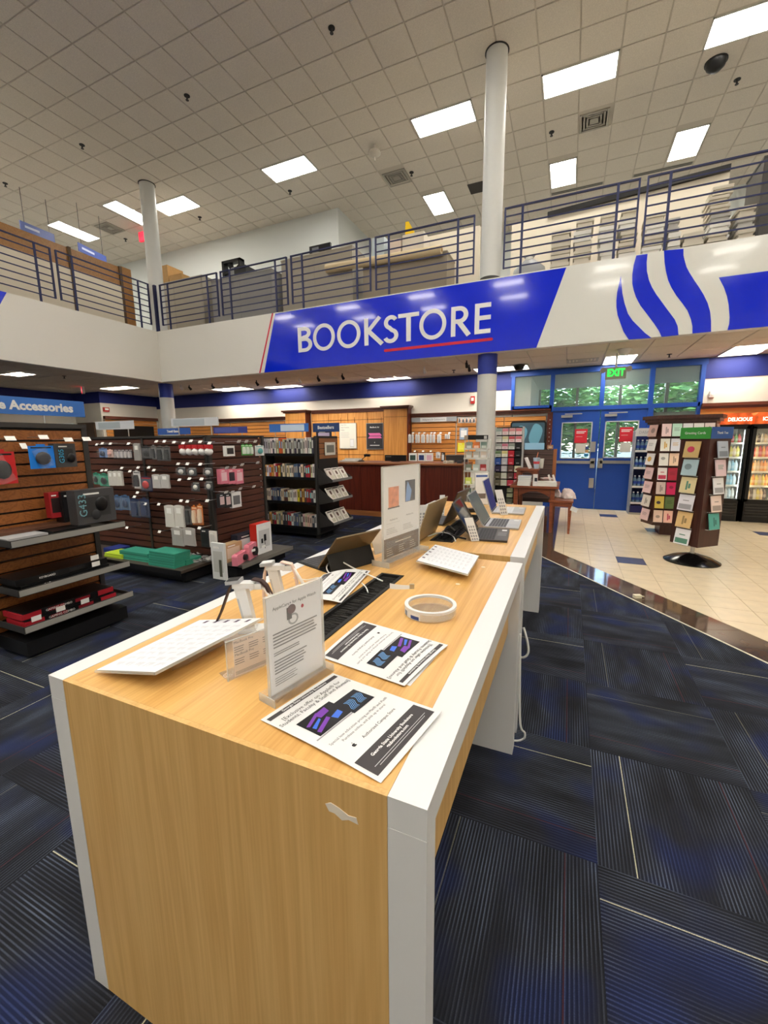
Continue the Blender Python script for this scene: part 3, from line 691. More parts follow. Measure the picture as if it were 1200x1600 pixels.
# exit signs
p = at(962, 583, 'y', 8.6)
t = thing('exit_sign', 'green lit exit sign hanging over the blue doors', 'exit sign', (p.x, 8.6, p.z))
MB().box(-.16, -.03, -.1, .16, .03, .1).build('housing', mat('sign_housing', (196, 204, 196), .5), t)
MB().cyl((0, 0, .1), (0, 0, ZS - p.z), .015, n=8).build('stem', WHITE, t)
text('EXIT', .17, mat('exit_green', (40, 235, 70), .5, emit=1.6), t, (0, -.033, 0), bold=.004, sx=.78)
for s in (-1, 1): MB().cyl((s * .2, -.03, .06), (s * .2, .04, .06), .045, n=14).box(s * .15 - .01, -.01, .04, s * .2, .01, .07).build('emergency_lamp', mat('lamp_housing', (200, 198, 190), .5), t)
p = at(130, 610, 'y', 7.2)
t = thing('exit_sign', 'red lit exit sign at the left under the low ceiling', 'exit sign', (p.x, 7.2, p.z), -.5)
MB().box(-.12, -.03, -.08, .12, .03, .08).build('housing', WHITE, t)
MB().box(-.12, -.036, -.08, .12, -.03, .08).build('face', mat('exit_red', (230, 40, 60), .5, emit=.8), t)
MB().cyl((0, 0, .08), (0, 0, ZS - p.z), .012, n=8).build('stem', WHITE, t)
text('EXIT', .1, mat('exit_red_text', (255, 150, 150), .5, emit=1.5), t, (0, -.038, 0), sx=.8)
def wallbox(px, py, w_, h_, ax, v, m, nm, s, cat, d=.05):
    p = at(px, py, ax, v)
    t = thing(nm, s, cat, p, 0 if ax == 'y' else PI / 2)
    MB().box(-w_ / 2, -d, -h_ / 2, w_ / 2, 0, h_ / 2).build('housing', m, t)
    MB().box(-w_ * .32, -d - .008, -h_ * .15, w_ * .32, -d, h_ * .3).build('lens', TAGM, t)
wallbox(165, 640, .16, .12, 'x', -12.38, mat('alarm_red', (190, 40, 40), .5), 'fire_alarm', 'red fire alarm strobe on the white wall at the left', 'fire alarm')
wallbox(739, 625, .09, .16, 'y', YB, mat('alarm_red'), 'fire_alarm', 'red fire alarm strobe left of the right column', 'fire alarm')
wallbox(1112, 616, .08, .11, 'y', YB, WHITE, 'wall_control', 'small white control box on the wall right of the doors', 'control box')
# ================================================================== MEZZANINE RAILINGS
def railing(u0, u1, along, fixed, label, ztop=5.13, first=True):
    """panel in local x 0..len, standing on the slab at z 4.05"""
    Ln = abs(u1 - u0)
    if along == 'x': t = thing('railing', label, 'railing', (u0, fixed, 4.05), 0, 'blue railing panels round the mezzanine')
    else: t = thing('railing', label, 'railing', (fixed, u0, 4.05), PI / 2, 'blue railing panels round the mezzanine')
    T = ztop - 4.05; lo = .19
    for k in range(8):
        z = T - (T - lo) * k / 7
        if k == 0: MB().box(0, -.02, z - .018, Ln, .02, z).build('top_rail', RAILM, t)
        else: MB().box(0, -.008, z - .009, Ln, .008, z + .009).build('rail_bar', RAILM, t)
    for x in (.012, Ln - .012): MB().box(x - .012, -.018, lo - .01, x + .012, .018, T).build('end_stile', RAILM, t)
    for x in (.28, Ln - .28): MB().box(x - .017, -.03, 0, x + .017, -.008, T - .005).build('post', RAILM, t)
rn = ['first blue railing panel right of the hall corner', 'second blue railing panel right of the hall corner', 'third blue railing panel right of the hall corner', 'blue railing panel ending left of the right column', 'blue railing panel starting right of the right column', 'blue railing panel at the right edge above the swirl', 'blue railing panel past the right edge']
for (a, b_), s in zip(((-9.05, -7.27), (-7.18, -5.42), (-5.33, -3.56), (-3.47, -1.65), (-1.18, .70), (.78, 2.6), (2.68, 4.5)), rn): railing(a, b_, 'x', YF + .09, s)
for (a, b_), s in zip(((5.47, 7.43), (3.48, 5.39), (1.5, 3.4)), ('blue railing panel on the left side, next to the hall corner', 'blue railing panel on the left side at the left edge', 'blue railing panel on the left side beyond the left edge')): railing(a, b_, 'y', XF - .07, s)
MB().box(-.03, -.03, 0, .03, .03, 1.08).build('railing_post', RAILM, loc=(XF - .02, YF + .05, 4.05))
tag(bpy.data.objects['railing_post'], 'thick blue corner post where both mezzanine railings meet', 'railing post')
# ================================================================== MEZZANINE STOCK
GREIGE = mat('grey_beige_laminate', (168, 160, 146), .6); CREAM = mat('cream_board', (226, 216, 198), .6)
KRAFT = mat('cardboard', (176, 138, 88), .8, noise=.06, bscale=20); BOARD = wood('particle_board', (150, 104, 54), (172, 124, 70), 'Y')
def cabinet(a, b_, m, label, name='cabinet', cat='cabinet', top=None):
    t = thing(name, label, cat, ((a[0] + b_[0]) / 2, (a[1] + b_[1]) / 2, a[2]))
    w_, d_, h_ = (b_[0] - a[0]) / 2, (b_[1] - a[1]) / 2, b_[2] - a[2]
    MB().box(-w_, -d_, 0, w_, d_, h_ - .03).build('body', m, t)
    MB().box(-w_ - .01, -d_ - .01, h_ - .03, w_ + .01, d_ + .01, h_).build('top', top or m, t)
    for k in (-1, 1): MB().box(k * w_ * .5 - w_ * .47, -d_ - .006, .05, k * w_ * .5 + w_ * .47, -d_, h_ - .06).build('door', m, t)
    return t
MZ = 4.05
ztb = lambda px, py, y: at(px, py, 'y', y).z
# wooden fixtures behind the left railing
def lx(px, py, x): return at(px, py, 'x', x)
X1 = -10.1
t = thing('display_fixture', 'long brown board fixture behind the left railing', 'shelving', (X1, 6.1, MZ), PI / 2)
ya, yb2 = 3.2, lx(187, 430, X1).y
zt1 = lx(100, 385, X1).z
MB().box(ya - 6.1, -.02, .6, yb2 - 6.1, .02, zt1 - MZ).build('back_board', BOARD, t)
MB().box(ya - 6.1, -.05, 0, yb2 - 6.1, -.021, zt1 - MZ - .42).build('lower_panel', CREAM, t)
for y_ in (lx(107, 400, X1).y, yb2): MB().box(y_ - 6.1 - .03, -.06, 0, y_ - 6.1 + .03, .06, zt1 - MZ + .01).build('upright', mat('dark_upright', (92, 70, 46), .6), t)
q = lx(205, 430, X1); MB().box(yb2 - 6.1 + .05, .0, .3, q.y - 6.1, .04, q.z - MZ + .12).build('end_board', BOARD, t)
# boxes and cabinets behind the front railing
b0 = at(247, 450, 'y', 8.6); b1 = at(273, 418, 'y', 8.6)
def crate(x0, x1, y0, y1, z0, z1, label, m=KRAFT, name='cardboard_box', cat='box'):
    t = thing(name, label, cat, ((x0 + x1) / 2, (y0 + y1) / 2, z0))
    a, c = (x1 - x0) / 2, (y1 - y0) / 2; h_ = z1 - z0
    MB().box(-a, -c, 0, a, c, h_).build('carton', m, t)
    MB().box(-a, -.03, h_, a, .03, h_ + .002).build('tape', mat('packing_tape', (196, 164, 118), .3), t)
    return t
cz = ztb(260, 452, 8.9)
cabinet((b0.x - .3, 8.55, MZ), (at(318, 440, 'y', 8.6).x, 9.3, cz), GREIGE, 'low cream cabinet under the cardboard boxes on the mezzanine')
crate(at(247, 440, 'y', 8.8).x, at(273, 440, 'y', 8.8).x, 8.6, 9.1, cz, ztb(262, 420, 8.8), 'taller open cardboard box behind the railing corner')
crate(at(274, 440, 'y', 8.8).x + .01, at(294, 440, 'y', 8.8).x, 8.6, 9.0, cz, ztb(284, 433, 8.8), 'smaller cardboard box right of the taller one')
a, b_ = at(294, 444, 'y', 8.7), at(319, 433, 'y', 8.7)
MB().box(a.x, 8.68, cz, b_.x, 8.7, b_.z).build('yellow_sign', mat('yellow_card', (238, 206, 60), .5))
tag(bpy.data.objects['yellow_sign'], 'yellow printed board behind the railing, right of the cardboard boxes', 'sign')
GREY2 = mat('grey_fabric_wrap', (150, 148, 146), .8)
a, b_ = at(344, 440, 'y', 8.7), at(450, 418, 'y', 8.7)
cabinet((a.x, 8.4, MZ), (b_.x - .25, 9.4, ztb(400, 424, 8.4)), GREY2, 'grey covered cabinet under the black fan on the mezzanine')
ft = ztb(400, 424, 8.4)
# box fan / monitor back
a, b_ = at(351, 430, 'y', 8.8), at(378, 404, 'y', 8.8)
t = thing('box_fan', 'black box fan standing behind the railing', 'fan', ((a.x + b_.x) / 2, 8.8, ft))
w_ = (b_.x - a.x) / 2; h_ = b_.z - ft
b = MB()
for q in ((-w_, 0, w_, .06), (-w_, h_ - .06, w_, h_), (-w_, 0, -w_ + .06, h_), (w_ - .06, 0, w_, h_)): b.box(q[0], -.08, q[1], q[2], .08, q[3])
b.build('frame', BLK, t)
MB().cyl((0, -.03, h_ / 2), (0, .03, h_ / 2), min(w_, h_ / 2) * .4, n=14).build('hub', flat((150, 152, 156)), t)
for k in range(4):
    c, s_ = math.cos(k * PI / 2 + .4), math.sin(k * PI / 2 + .4); r = min(w_, h_ / 2) * .85
    MB().prism([(.04 * -s_, .04 * c), (r * c - .08 * s_, r * s_ + .08 * c), (r * c + .08 * s_, r * s_ - .08 * c), (.04 * s_, -.04 * c)], -.01, .01, M=Matrix(((1, 0, 0, 0), (0, 0, 1, 0), (0, 1, 0, h_ / 2), (0, 0, 0, 1)))).build('blade', DARK, t)
MB().box(w_, -.3, 0, w_ + .35, .2, h_ * .45).build('cord_box', BLK, t)
# monitor on the mezzanine
a, b_ = at(485, 405, 'y', 9.0), at(517, 379, 'y', 9.0)
t = thing('monitor', 'black monitor back on the mezzanine against the white wall corner', 'monitor', ((a.x + b_.x) / 2, 9.0, ztb(500, 408, 9.0)))
zz = ztb(500, 408, 9.0); w_ = (b_.x - a.x) / 2
MB().box(-w_, -.03, .06, w_, .03, b_.z - zz).build('panel', BLK, t)
MB().box(-w_ * .7, -.05, .14, -w_ * .1, -.03, b_.z - zz - .05).build('port_plate', flat((120, 122, 126)), t)
MB().box(-.12, -.12, 0, .12, .12, .015).box(-.03, -.0, 0, .03, .02, .1).build('stand', BLK, t)
a, b_ = at(452, 425, 'y', 8.9), at(560, 395, 'y', 8.9)
cabinet((a.x, 8.6, MZ), (b_.x, 9.2, zz), GREIGE, 'wide grey beige cabinet under the black monitor')
a, b_ = at(575, 395, 'y', 8.9), at(705, 372, 'y', 8.9)
cz2 = ztb(660, 388, 8.6)
cabinet((a.x + .02, 8.6, MZ), (b_.x, 9.2, cz2 - .12), mat('taupe_panel', (150, 138, 120), .6), 'taupe cabinet below the long beige roll')
# beige rolled banner
a, b_ = at(510, 420, 'y', 8.5), at(690, 390, 'y', 8.5)
t = thing('paper_roll', 'long beige paper roll lying behind the railing', 'roll', ((a.x + b_.x) / 2, 8.5, (a.z + b_.z) / 2))
v = (b_ - a) / 2
MB().cyl(-v, v, .085, n=18).build('roll', mat('beige_roll', (206, 186, 150), .7), t, smooth=True)
MB().cyl(v, v + v.normalized() * .01, .04, n=12).build('core', mat('cardboard'), t)
c0 = cz2 - .12
crate(at(587, 388, 'y', 8.9).x, at(606, 388, 'y', 8.9).x, 8.7, 9.1, c0, ztb(600, 376, 8.9), 'pale blue plastic wrapped carton left of the yellow folded sign', flat((196, 208, 216)), 'carton')
crate(at(612, 388, 'y', 8.9).x, at(632, 388, 'y', 8.9).x, 8.7, 9.1, c0, ztb(622, 380, 8.9), 'small pink and white carton behind the railing', flat((222, 204, 190)), 'carton')
crate(at(634, 385, 'y', 8.9).x, at(667, 385, 'y', 8.9).x, 8.7, 9.1, c0, ztb(650, 371, 8.9), 'open white carton with the yellow piece on it', flat((224, 214, 200)), 'carton')
p = at(642, 372, 'y', 8.9); zt_ = at(635, 350, 'y', 8.9).z
t = thing('folded_sign', 'small yellow folded plastic sign sticking up over the railing', 'sign', (p.x, 8.9, ztb(650, 371, 8.9)))
YEL = mat('yellow_plastic', (240, 200, 30), .4)
MB().faces([(-.12, -.02, 0), (.14, -.02, 0), (-.05, 0, zt_ - p.z + .05), (-.12, 0, zt_ - p.z + .05), (-.12, .02, 0), (.14, .02, 0)], [(0, 1, 2, 3), (4, 3, 2, 5), (0, 3, 4), (1, 5, 2)]).build('panel', YEL, t)
# cream partition and black ledge behind the right railing
PW = 9.6
def part(pa, pb, zt_, label, name='partition', m=CREAM):
    d = (pb - pa); d.z = 0; L2 = d.length; ang = math.atan2(d.y, d.x)
    t = thing(name, label, 'partition', (pa.x, pa.y, MZ), ang)
    MB().box(0, 0, 0, L2, .1, zt_ - MZ - .05).build('panel', m, t)
    return t, L2
za = 6.0
pa, pb = at(800, 348, 'z', za), at(1142, 258, 'z', za)
t, L2 = part(pa, pb, za, 'cream partition wall behind the right railing with black ledge')
o = at(855, 345, 'z', za) - pa
MB().box(math.hypot(o.x, o.y), -.06, za - MZ - .09, L2, .1, za - MZ).build('ledge', BLK, t)
pa, pb = at(668, 370, 'z', 5.75), at(750, 352, 'z', 5.75)
part(pa, pb, 5.8, 'short cream partition left of the right column')
# dark cabinet at the right edge
a = at(1178, 300, 'y', 9.0)
cabinet((a.x, 8.7, MZ), (4.2, 9.4, ztb(1185, 246, 8.7)), mat('dark_grey_cabinet', (84, 82, 80), .6), 'dark grey cabinet at the right edge of the mezzanine')
# stacks of flat white bundles
BND = [mat('bundle_white', (232, 230, 224), .8), mat('bundle_grey', (186, 184, 178), .8), mat('bundle_cream', (212, 204, 188), .8)]
def stack(x0p, x1p, ytp, ybp, s, y=8.5, n=6, m=None, kind='bundle'):
    a, b_ = at(x0p, ybp, 'y', y), at(x1p, ytp, 'y', y); w_ = (b_.x - a.x) / 2; H_ = b_.z - MZ
    t = thing('paper_stack', s, 'stack', ((a.x + b_.x) / 2, y + .2, MZ), 0, 'stacks of flat paper bundles on the mezzanine')
    for k in range(n):
        j = random.uniform(-.03, .03); z0 = H_ * k / n
        bb = MB(); x_0, x_1 = -w_ + j, w_ + j; hh = H_ / n
        for q in range(3): bb.box(x_0 + .02 * (q % 2), -.2 + .02 * (q % 2), z0 + hh * q / 3 + .012 * (q == 0), x_1 - .02 * (q == 1), .2, z0 + hh * (q + 1) / 3)
        bb.build(kind, random.choice(BND), t)
for i, (x0p, x1p, yt, yb_, n, y) in enumerate(((862, 895, 356, 415, 5, 8.5), (896, 928, 338, 412, 6, 8.5), (934, 964, 330, 406, 6, 8.7), (966, 999, 322, 400, 7, 8.7), (1003, 1040, 330, 395, 6, 8.5), (1042, 1066, 338, 388, 4, 8.5), (1067, 1102, 360, 384, 3, 8.5), (1104, 1146, 286, 378, 9, 8.5), (1150, 1184, 318, 372, 5, 8.4))):
    stack(x0p, x1p, yt, yb_, '%s stack of flat paper bundles right of the right column' % ORD[i], y, n)
# fog of a wrapped sack
a, b_ = at(795, 440, 'y', 8.5), at(858, 392, 'y', 8.5)
t = thing('wrapped_sack', 'grey plastic wrapped lump just right of the right column', 'bag', ((a.x + b_.x) / 2, 8.6, MZ))
w_ = (b_.x - a.x) / 2; MB().lathe([(w_ * .95, 0), (w_, .15), (w_ * .8, (b_.z - MZ) * .7), (w_ * .5, b_.z - MZ - .12), (.06, b_.z - MZ - .04), (.1, b_.z - MZ)], n=16, sy=.6).build('sack', mat('grey_plastic_wrap', (160, 162, 166), .35, bump=.8, bscale=9), t, smooth=True)
MB().cyl((0, 0, b_.z - MZ - .07), (0, 0, b_.z - MZ - .02), .07, n=10).build('tie', TAGM, t)
# blue hanging signs upstairs
for (pa_, pb_, z_, s) in (((31, 351), (85, 373), 6.6, 'upper hanging blue sign at the far left of the high ceiling'), ((122, 385), (166, 407), 6.4, 'lower hanging pale blue sign left of the left column')):
    a, b_ = at(*pa_, 'z', z_), at(*pb_, 'z', z_)
    d = b_ - a; ang = math.atan2(d.y, d.x)
    t = thing('hanging_sign', s, 'sign', (a.x, a.y, z_), ang)
    MB().box(0, -.01, -.1, d.length, .01, .1).build('panel', mat('sign_blue', (74, 92, 160), .4), t)
    MB().box(.1, -.013, -.02, d.length * .55, -.01, .03).build('printed_line', mat('pale_blue_print', (190, 200, 225), .5), t)
    MB().cyl((.1, 0, .1), (.1, 0, ZC - z_), .006, n=6).cyl((d.length - .1, 0, .1), (d.length - .1, 0, ZC - z_), .006, n=6).build('wire', CHAR, t)
# emergency light with red lens near the left column
p = at(222, 370, 'y', 9.2)
t = thing('exit_sign', 'small red lit sign hanging beside the left column upstairs', 'exit sign', p)
MB().box(-.1, -.03, -.12, .1, .03, .12).build('housing', mat('exit_red'), t)
MB().cyl((0, 0, .12), (0, 0, ZC - p.z), .01, n=6).build('stem', WHITE, t)
# ================================================================== DISPLAY TABLES
ZT = .925
SLOTM = mat('cable_slot_plastic', (30, 29, 28), .6)
def display_table(y0, y1, label, slot):
    t = thing('display_table', label, 'table', (-.65, y0, 0), 0, 'white framed maple display tables')
    L_ = y1 - y0; h = .48; e = .057
    sx0, sx1, sy0, sy1 = slot[0] + .65, slot[1] + .65, slot[2] - y0, slot[3] - y0
    b = MB()
    for q in ((-h + e, .0, sx0, L_), (sx1, .0, h - e - .006, L_), (sx0, .0, sx1, sy0), (sx0, sy1, sx1, L_)): b.box(q[0], q[1] + .012, ZT - .055, q[2], q[3], ZT)
    b.build('table_top', DESKW, t)
    b = MB(); b.box(-h + e, 0, 0, h - e - .006, .0118, ZT)
    b.build('end_panel', DESKE, t)
    for s, nm in ((-1, 'left'), (1, 'right')):
        x0, x1 = (h - e - .005, h + .004) if s > 0 else (-h, -h + e - .001)
        MB().box(x0, 0, ZT - .056, x1, L_, ZT + .0008).build('edge_band', WHITE, t)
        MB().box(x0, -.0005, 0, x1, .045, ZT - .0565).build('leg', WHITE, t)
        xi = h - .19 if s > 0 else -h + .19
        MB().box(min(xi, s * (h + (.004 if s > 0 else 0))), L_ - .07, 0, max(xi, s * (h + (.004 if s > 0 else 0))), L_, ZT - .0565).build('leg', WHITE, t)
        xa = s * (h - .05); MB().box(xa - .01, .045, .61, xa + .01, L_ - .07, ZT - .056).build('apron', DESKE, t)
    MB().box(-h + .19, L_ - .06, .5, h - .19, L_ - .04, ZT - .056).build('back_apron', WHITE, t)
    f = MB(); w_ = .012
    for q in ((sx0, sy0, sx1, sy0 + w_), (sx0, sy1 - w_, sx1, sy1), (sx0, sy0, sx0 + w_, sy1), (sx1 - w_, sy0, sx1, sy1)): f.box(q[0], q[1], ZT - .05, q[2], q[3], ZT + .004)
    f.box(sx0 + w_, sy0 + w_, ZT - .05, sx1 - w_, sy1 - w_, ZT - .045)
    sl = f.build('cable_slot', SLOTM, t)
    br = MB(); random.seed(3)
    for k in range(330):
        x = sx0 + w_ if k % 2 else sx1 - w_; d = (1 if k % 2 else -1)
        y = sy0 + w_ + random.random() * (sy1 - sy0 - 2 * w_); l = random.uniform(.03, .055)
        br.box(x, y, ZT - .012, x + d * l, y + .0022, ZT - .009 + random.uniform(-.003, .003))
    br.build('brush_bristle', mat('brush_bristle', (44, 42, 40), .7), sl, kind='stuff')
    # screw covers
    for x, y in ((.28, 1.02), (.25, .86), (.33, 1.28)):
        if y < L_: MB().cyl((x, y, ZT), (x, y, ZT + .001), .009, n=12).build('screw_cover', flat((244, 226, 196)), t)
    return t
T1 = display_table(.53, 1.935, 'white framed maple display table with flyers, nearest the camera', (-.70, -.60, .93, 1.56))
T2 = display_table(2.03, 3.745, 'white framed maple display table with laptops, behind the nearest table', (-.69, -.56, 2.2, 3.1))
# chipped patch on the end panel
a = at(508, 1256, 'y', .529); b = MB()
random.seed(5)
pts = [(0, 0), (.012, .006), (.03, .002), (.05, -.006), (.066, -.004), (.07, -.016), (.05, -.014), (.036, -.02), (.02, -.012), (.008, -.012)]
MB().prism([(x * .9, y) for x, y in pts], 0, .0008, M=Matrix(((1, 0, 0, a.x + .65), (0, 0, 1, -.0008), (0, 1, 0, a.z), (0, 0, 0, 1)))).build('chipped_patch', flat((232, 222, 206)), T1)
# white cables at table feet
def cable(pts, r, m, label, name='cable', grp=None, cat='cable'):
    P = [Vector(p) for p in pts]; out = []
    for i in range(len(P) - 1):
        p0 = P[max(i - 1, 0)]; p1 = P[i]; p2 = P[i + 1]; p3 = P[min(i + 2, len(P) - 1)]
        for k in range(8):
            t_ = k / 8; out.append(.5 * ((2 * p1) + (p2 - p0) * t_ + (2 * p0 - 5 * p1 + 4 * p2 - p3) * t_ ** 2 + (-p0 + 3 * p1 - 3 * p2 + p3) * t_ ** 3))
    out.append(P[-1]); o = MB().tube(out, r, 7).build(name, m, smooth=True); tag(o, label, cat, grp); return o
CW = mat('white_cable', (238, 238, 234), .4)
cable([(-.158, 1.9, .6), (-.15, 1.92, .3), (-.14, 1.93, .12), (-.12, 1.95, .07), (-.125, 1.96, .03), (-.17, 1.96, .006), (-.26, 1.98, .005)], .005, CW, 'white cable loop at the foot of the nearest table')
cable([(-.168, 2.2, .5), (-.145, 2.2, .42), (-.14, 2.2, .36), (-.165, 2.2, .33), (-.2, 2.22, .33)], .006, CW, 'white cable loop beside the leg of the second table')
# ---------------------------------------------------------------- helpers for printed things
def lines(b, x0, x1, z0, z1, n, y=0, t=.0006, rag=.25, seed=0, hgt=.38):
    rr = random.Random(seed)
    for k in range(n):
        z = z1 - (z1 - z0) * (k + .5) / n; hh = (z1 - z0) / n * hgt / 2
        b.box(x0, y - t, z - hh, x1 - (x1 - x0) * rag * rr.random(), y, z + hh)
    return b
class Patch:
    """a sheet through four corners (top-left, top-right, bottom-right, bottom-left as printed), with a little curl"""
    def __init__(s, tl, tr, br, bl, lift=None): s.c = [Vector(p) for p in (tl, tr, br, bl)]; s.l = lift or (lambda u, v: 0)
    def p(s, u, v, h=0):
        a = s.c[0].lerp(s.c[1], u); b = s.c[3].lerp(s.c[2], u); q = a.lerp(b, v)
        n = (s.c[1] - s.c[0]).cross(s.c[3] - s.c[0]).normalized()
        if n.z < 0: n = -n
        return q + Vector((0, 0, s.l(u, v))) + n * h
    def sheet(s, m, th=.0006, n=10, name='sheet', parent=None):
        vs = []; fs = []
        for hh in (0, th):
            for j in range(n + 1):
                for i in range(n + 1): vs.append(s.p(i / n, j / n, hh))
        N = (n + 1) ** 2
        for j in range(n):
            for i in range(n):
                a = j * (n + 1) + i; fs.append((a + N, a + 1 + N, a + n + 2 + N, a + n + 1 + N)); fs.append((a, a + n + 1, a + n + 2, a + 1))
        ed = [(i, 0) for i in range(n)] + [(n, j) for j in range(n)] + [(n - i, n) for i in range(n)] + [(0, n - j) for j in range(n)]
        idx = [j * (n + 1) + i for i, j in ed]
        for k in range(len(idx)): a, c = idx[k], idx[(k + 1) % len(idx)]; fs.append((a, c, c + N, a + N))
        return MB().faces(vs, fs).build(name, m, parent, smooth=True)
    def rects(s, L, m, h, name, parent, n=4, kind=None):
        b = MB()
        for u0, v0, u1, v1 in L:
            for i in range(n):
                for j in range(n):
                    a0, a1 = u0 + (u1 - u0) * i / n, u0 + (u1 - u0) * (i + 1) / n; c0, c1 = v0 + (v1 - v0) * j / n, v0 + (v1 - v0) * (j + 1) / n
                    b.poly([s.p(a0, c0, h), s.p(a0, c1, h), s.p(a1, c1, h), s.p(a1, c0, h)])
        return b.build(name, m, parent)
    def polys(s, L, m, h, name, parent):
        b = MB()
        for P in L: b.poly([s.p(u, v, h) for u, v in P])
        return b.build(name, m, parent)
    def text(s, body, size, u, v, m, parent, h=.0012, align='CENTER', w=.21, ht=.28, bold=0):
        cu = bpy.data.curves.new('t', 'FONT'); cu.body = body; cu.size = size; cu.align_x = align; cu.align_y = 'CENTER'; cu.resolution_u = 2; cu.offset = bold
        t = bpy.data.objects.new('t', cu); COL.objects.link(t); me = bpy.data.meshes.new_from_object(t); bpy.data.objects.remove(t)
        for q in me.vertices: q.co = s.p(u + q.co.x / w, v - q.co.y / ht, h)
        me.materials.clear(); me.materials.append(m); me.name = 'lettering'
        return link('lettering', me, parent)
DKBAR = mat('charcoal_print', (62, 58, 60), .55); PURP = mat('violet_print', (120, 60, 170), .4); BLP = mat('blue_print', (60, 110, 220), .4); LBL = mat('light_blue_print', (120, 180, 240), .4)
SCRB = mat('black_print', (14, 14, 20), .35)
def apple(pt, cu, cv, r, m, h, parent, asp=.75):
    P = []
    for k in range(28):
        a = 2 * PI * k / 28; rr = r * (1 - .12 * abs(math.cos(a)) ** 6 * (1 if math.sin(a) > -2 else 0))
        x, y = rr * math.sin(a), rr * math.cos(a)
        if abs(x) < r * .25: y *= .86
        if x > .55 * r: x = min(x, r * (.95 - .5 * math.exp(-((y - .1 * r) / (r * .38)) ** 2)))
        P.append((cu + x, cv - y * asp))
    leaf = [(cu + r * .02, cv - r * 1.0 * asp), (cu + r * .1, cv - r * 1.45 * asp), (cu + r * .5, cv - r * 1.7 * asp), (cu + r * .42, cv - r * 1.25 * asp)]
    return pt.polys([P, leaf], m, h, 'emblem', parent)
def flyer(tl, tr, br, bl, lift, label, under=None):
    P = Patch(tl, tr, br, bl, lift)
    o = P.sheet(PAPER, name='flyer'); tag(o, label, 'flyer', 'printed campus offer flyers on the nearest table')
    P.rects([(.03, .035, .97, .075)], DKBAR, .001, 'header_bar', o, 6)
    P.text('Georgia State University Bookstore', .0088, .5, .055, PAPER, o, .0014, bold=.0002)
    P.text('[Exclusive offer on Apple\u00ae for', .0135, .5, .135, INK, o)
    P.text('Students, Faculty & Staff and Alumni]', .0135, .5, .18, INK, o)
    # laptop and tablet picture
    P.rects([(.12, .25, .56, .47)], SCRB, .001, 'picture', o, 4)
    P.polys([[(.14, .33), (.34, .27), (.36, .29), (.16, .35)], [(.15, .42), (.36, .36), (.37, .39), (.16, .45)], [(.3, .28), (.46, .27), (.44, .33), (.32, .34)]], PURP, .0013, 'picture_streak', o)
    P.polys([[(.16, .37), (.3, .33), (.3, .35), (.17, .4)], [(.38, .39), (.5, .37), (.5, .42), (.4, .44)]], BLP, .0014, 'picture_streak', o)
    P.rects([(.06, .475, .62, .487)], mat('grey_print', (150, 152, 156), .5), .001, 'laptop_base', o, 4)
    P.rects([(.54, .3, .86, .5)], SCRB, .0015, 'picture', o, 4)
    st = []
    for k in range(5):
        for cx_, cy_ in ((.6, .36), (.73, .35)):
            q_ = [(cx_ + .02 * k + .022 * math.sin(a * 1.1), cy_ + a * .022) for a in range(6)]; st.append(q_ + [(u + .007, v) for u, v in reversed(q_)])
    P.polys(st, LBL, .0018, 'picture_streak', o)
    P.text('Special low education pricing on Mac\u00ae and iPad\u00ae', .0088, .5, .575, GREYINK, o)
    P.text('Purchase online, and pick up in store!', .0088, .5, .615, GREYINK, o)
    P.text('Authorized Campus Store', .0098, .56, .7, INK, o)
    apple(P, .2, .698, .022, INK, .0012, o)
    P.rects([(.04, .79, .96, .96)], DKBAR, .001, 'footer_bar', o, 6)
    P.text('Georgia State University Bookstore', .0092, .5, .84, PAPER, o, .0014, bold=.0003)
    P.text('gsubookstore.com', .0092, .5, .875, PAPER, o, .0014, bold=.0003)
    P.rects([(.1, .905, .9, .909), (.14, .922, .86, .926)], mat('light_print', (200, 200, 200), .5), .0014, 'printed_line', o, 4)
    return o
Z1 = ZT + .0015
flyer(at(407, 1125, 'z', Z1), at(520, 1052, 'z', Z1 + .002), at(690, 1113, 'z', Z1 + .006), at(595, 1224, 'z', Z1), lambda u, v: .004 * math.sin(PI * v) * (1 - u) + .006 * max(0, v - .75) * u, 'printed offer flyer nearest the camera, its corner over the white table edge')
flyer(at(700, 1008, 'z', Z1 + .004), at(632, 1072, 'z', Z1 + .003), at(500, 1026, 'z', Z1 + .001), at(566, 970, 'z', Z1 + .001), lambda u, v: .003 * math.sin(PI * u), 'offer flyer lying upside down on the middle of the nearest table')
P = Patch(at(694, 1012, 'z', Z1 - .001), at(641, 1072, 'z', Z1 - .001), at(510, 1030, 'z', Z1 - .001), at(570, 972, 'z', Z1 - .001))
tag(P.sheet(PAPER, .0004, 4, 'flyer'), 'plain white sheet lying under the upside down flyer', 'flyer')
flyer(at(579, 892, 'z', Z1 + .004), at(533, 942, 'z', Z1 + .004), at(455, 946, 'z', Z1 + .012), at(505, 900, 'z', Z1 + .01), lambda u, v: .018 * math.sin(PI * v * .9), 'curled offer flyer behind the watch sign, next to the black cable slot')
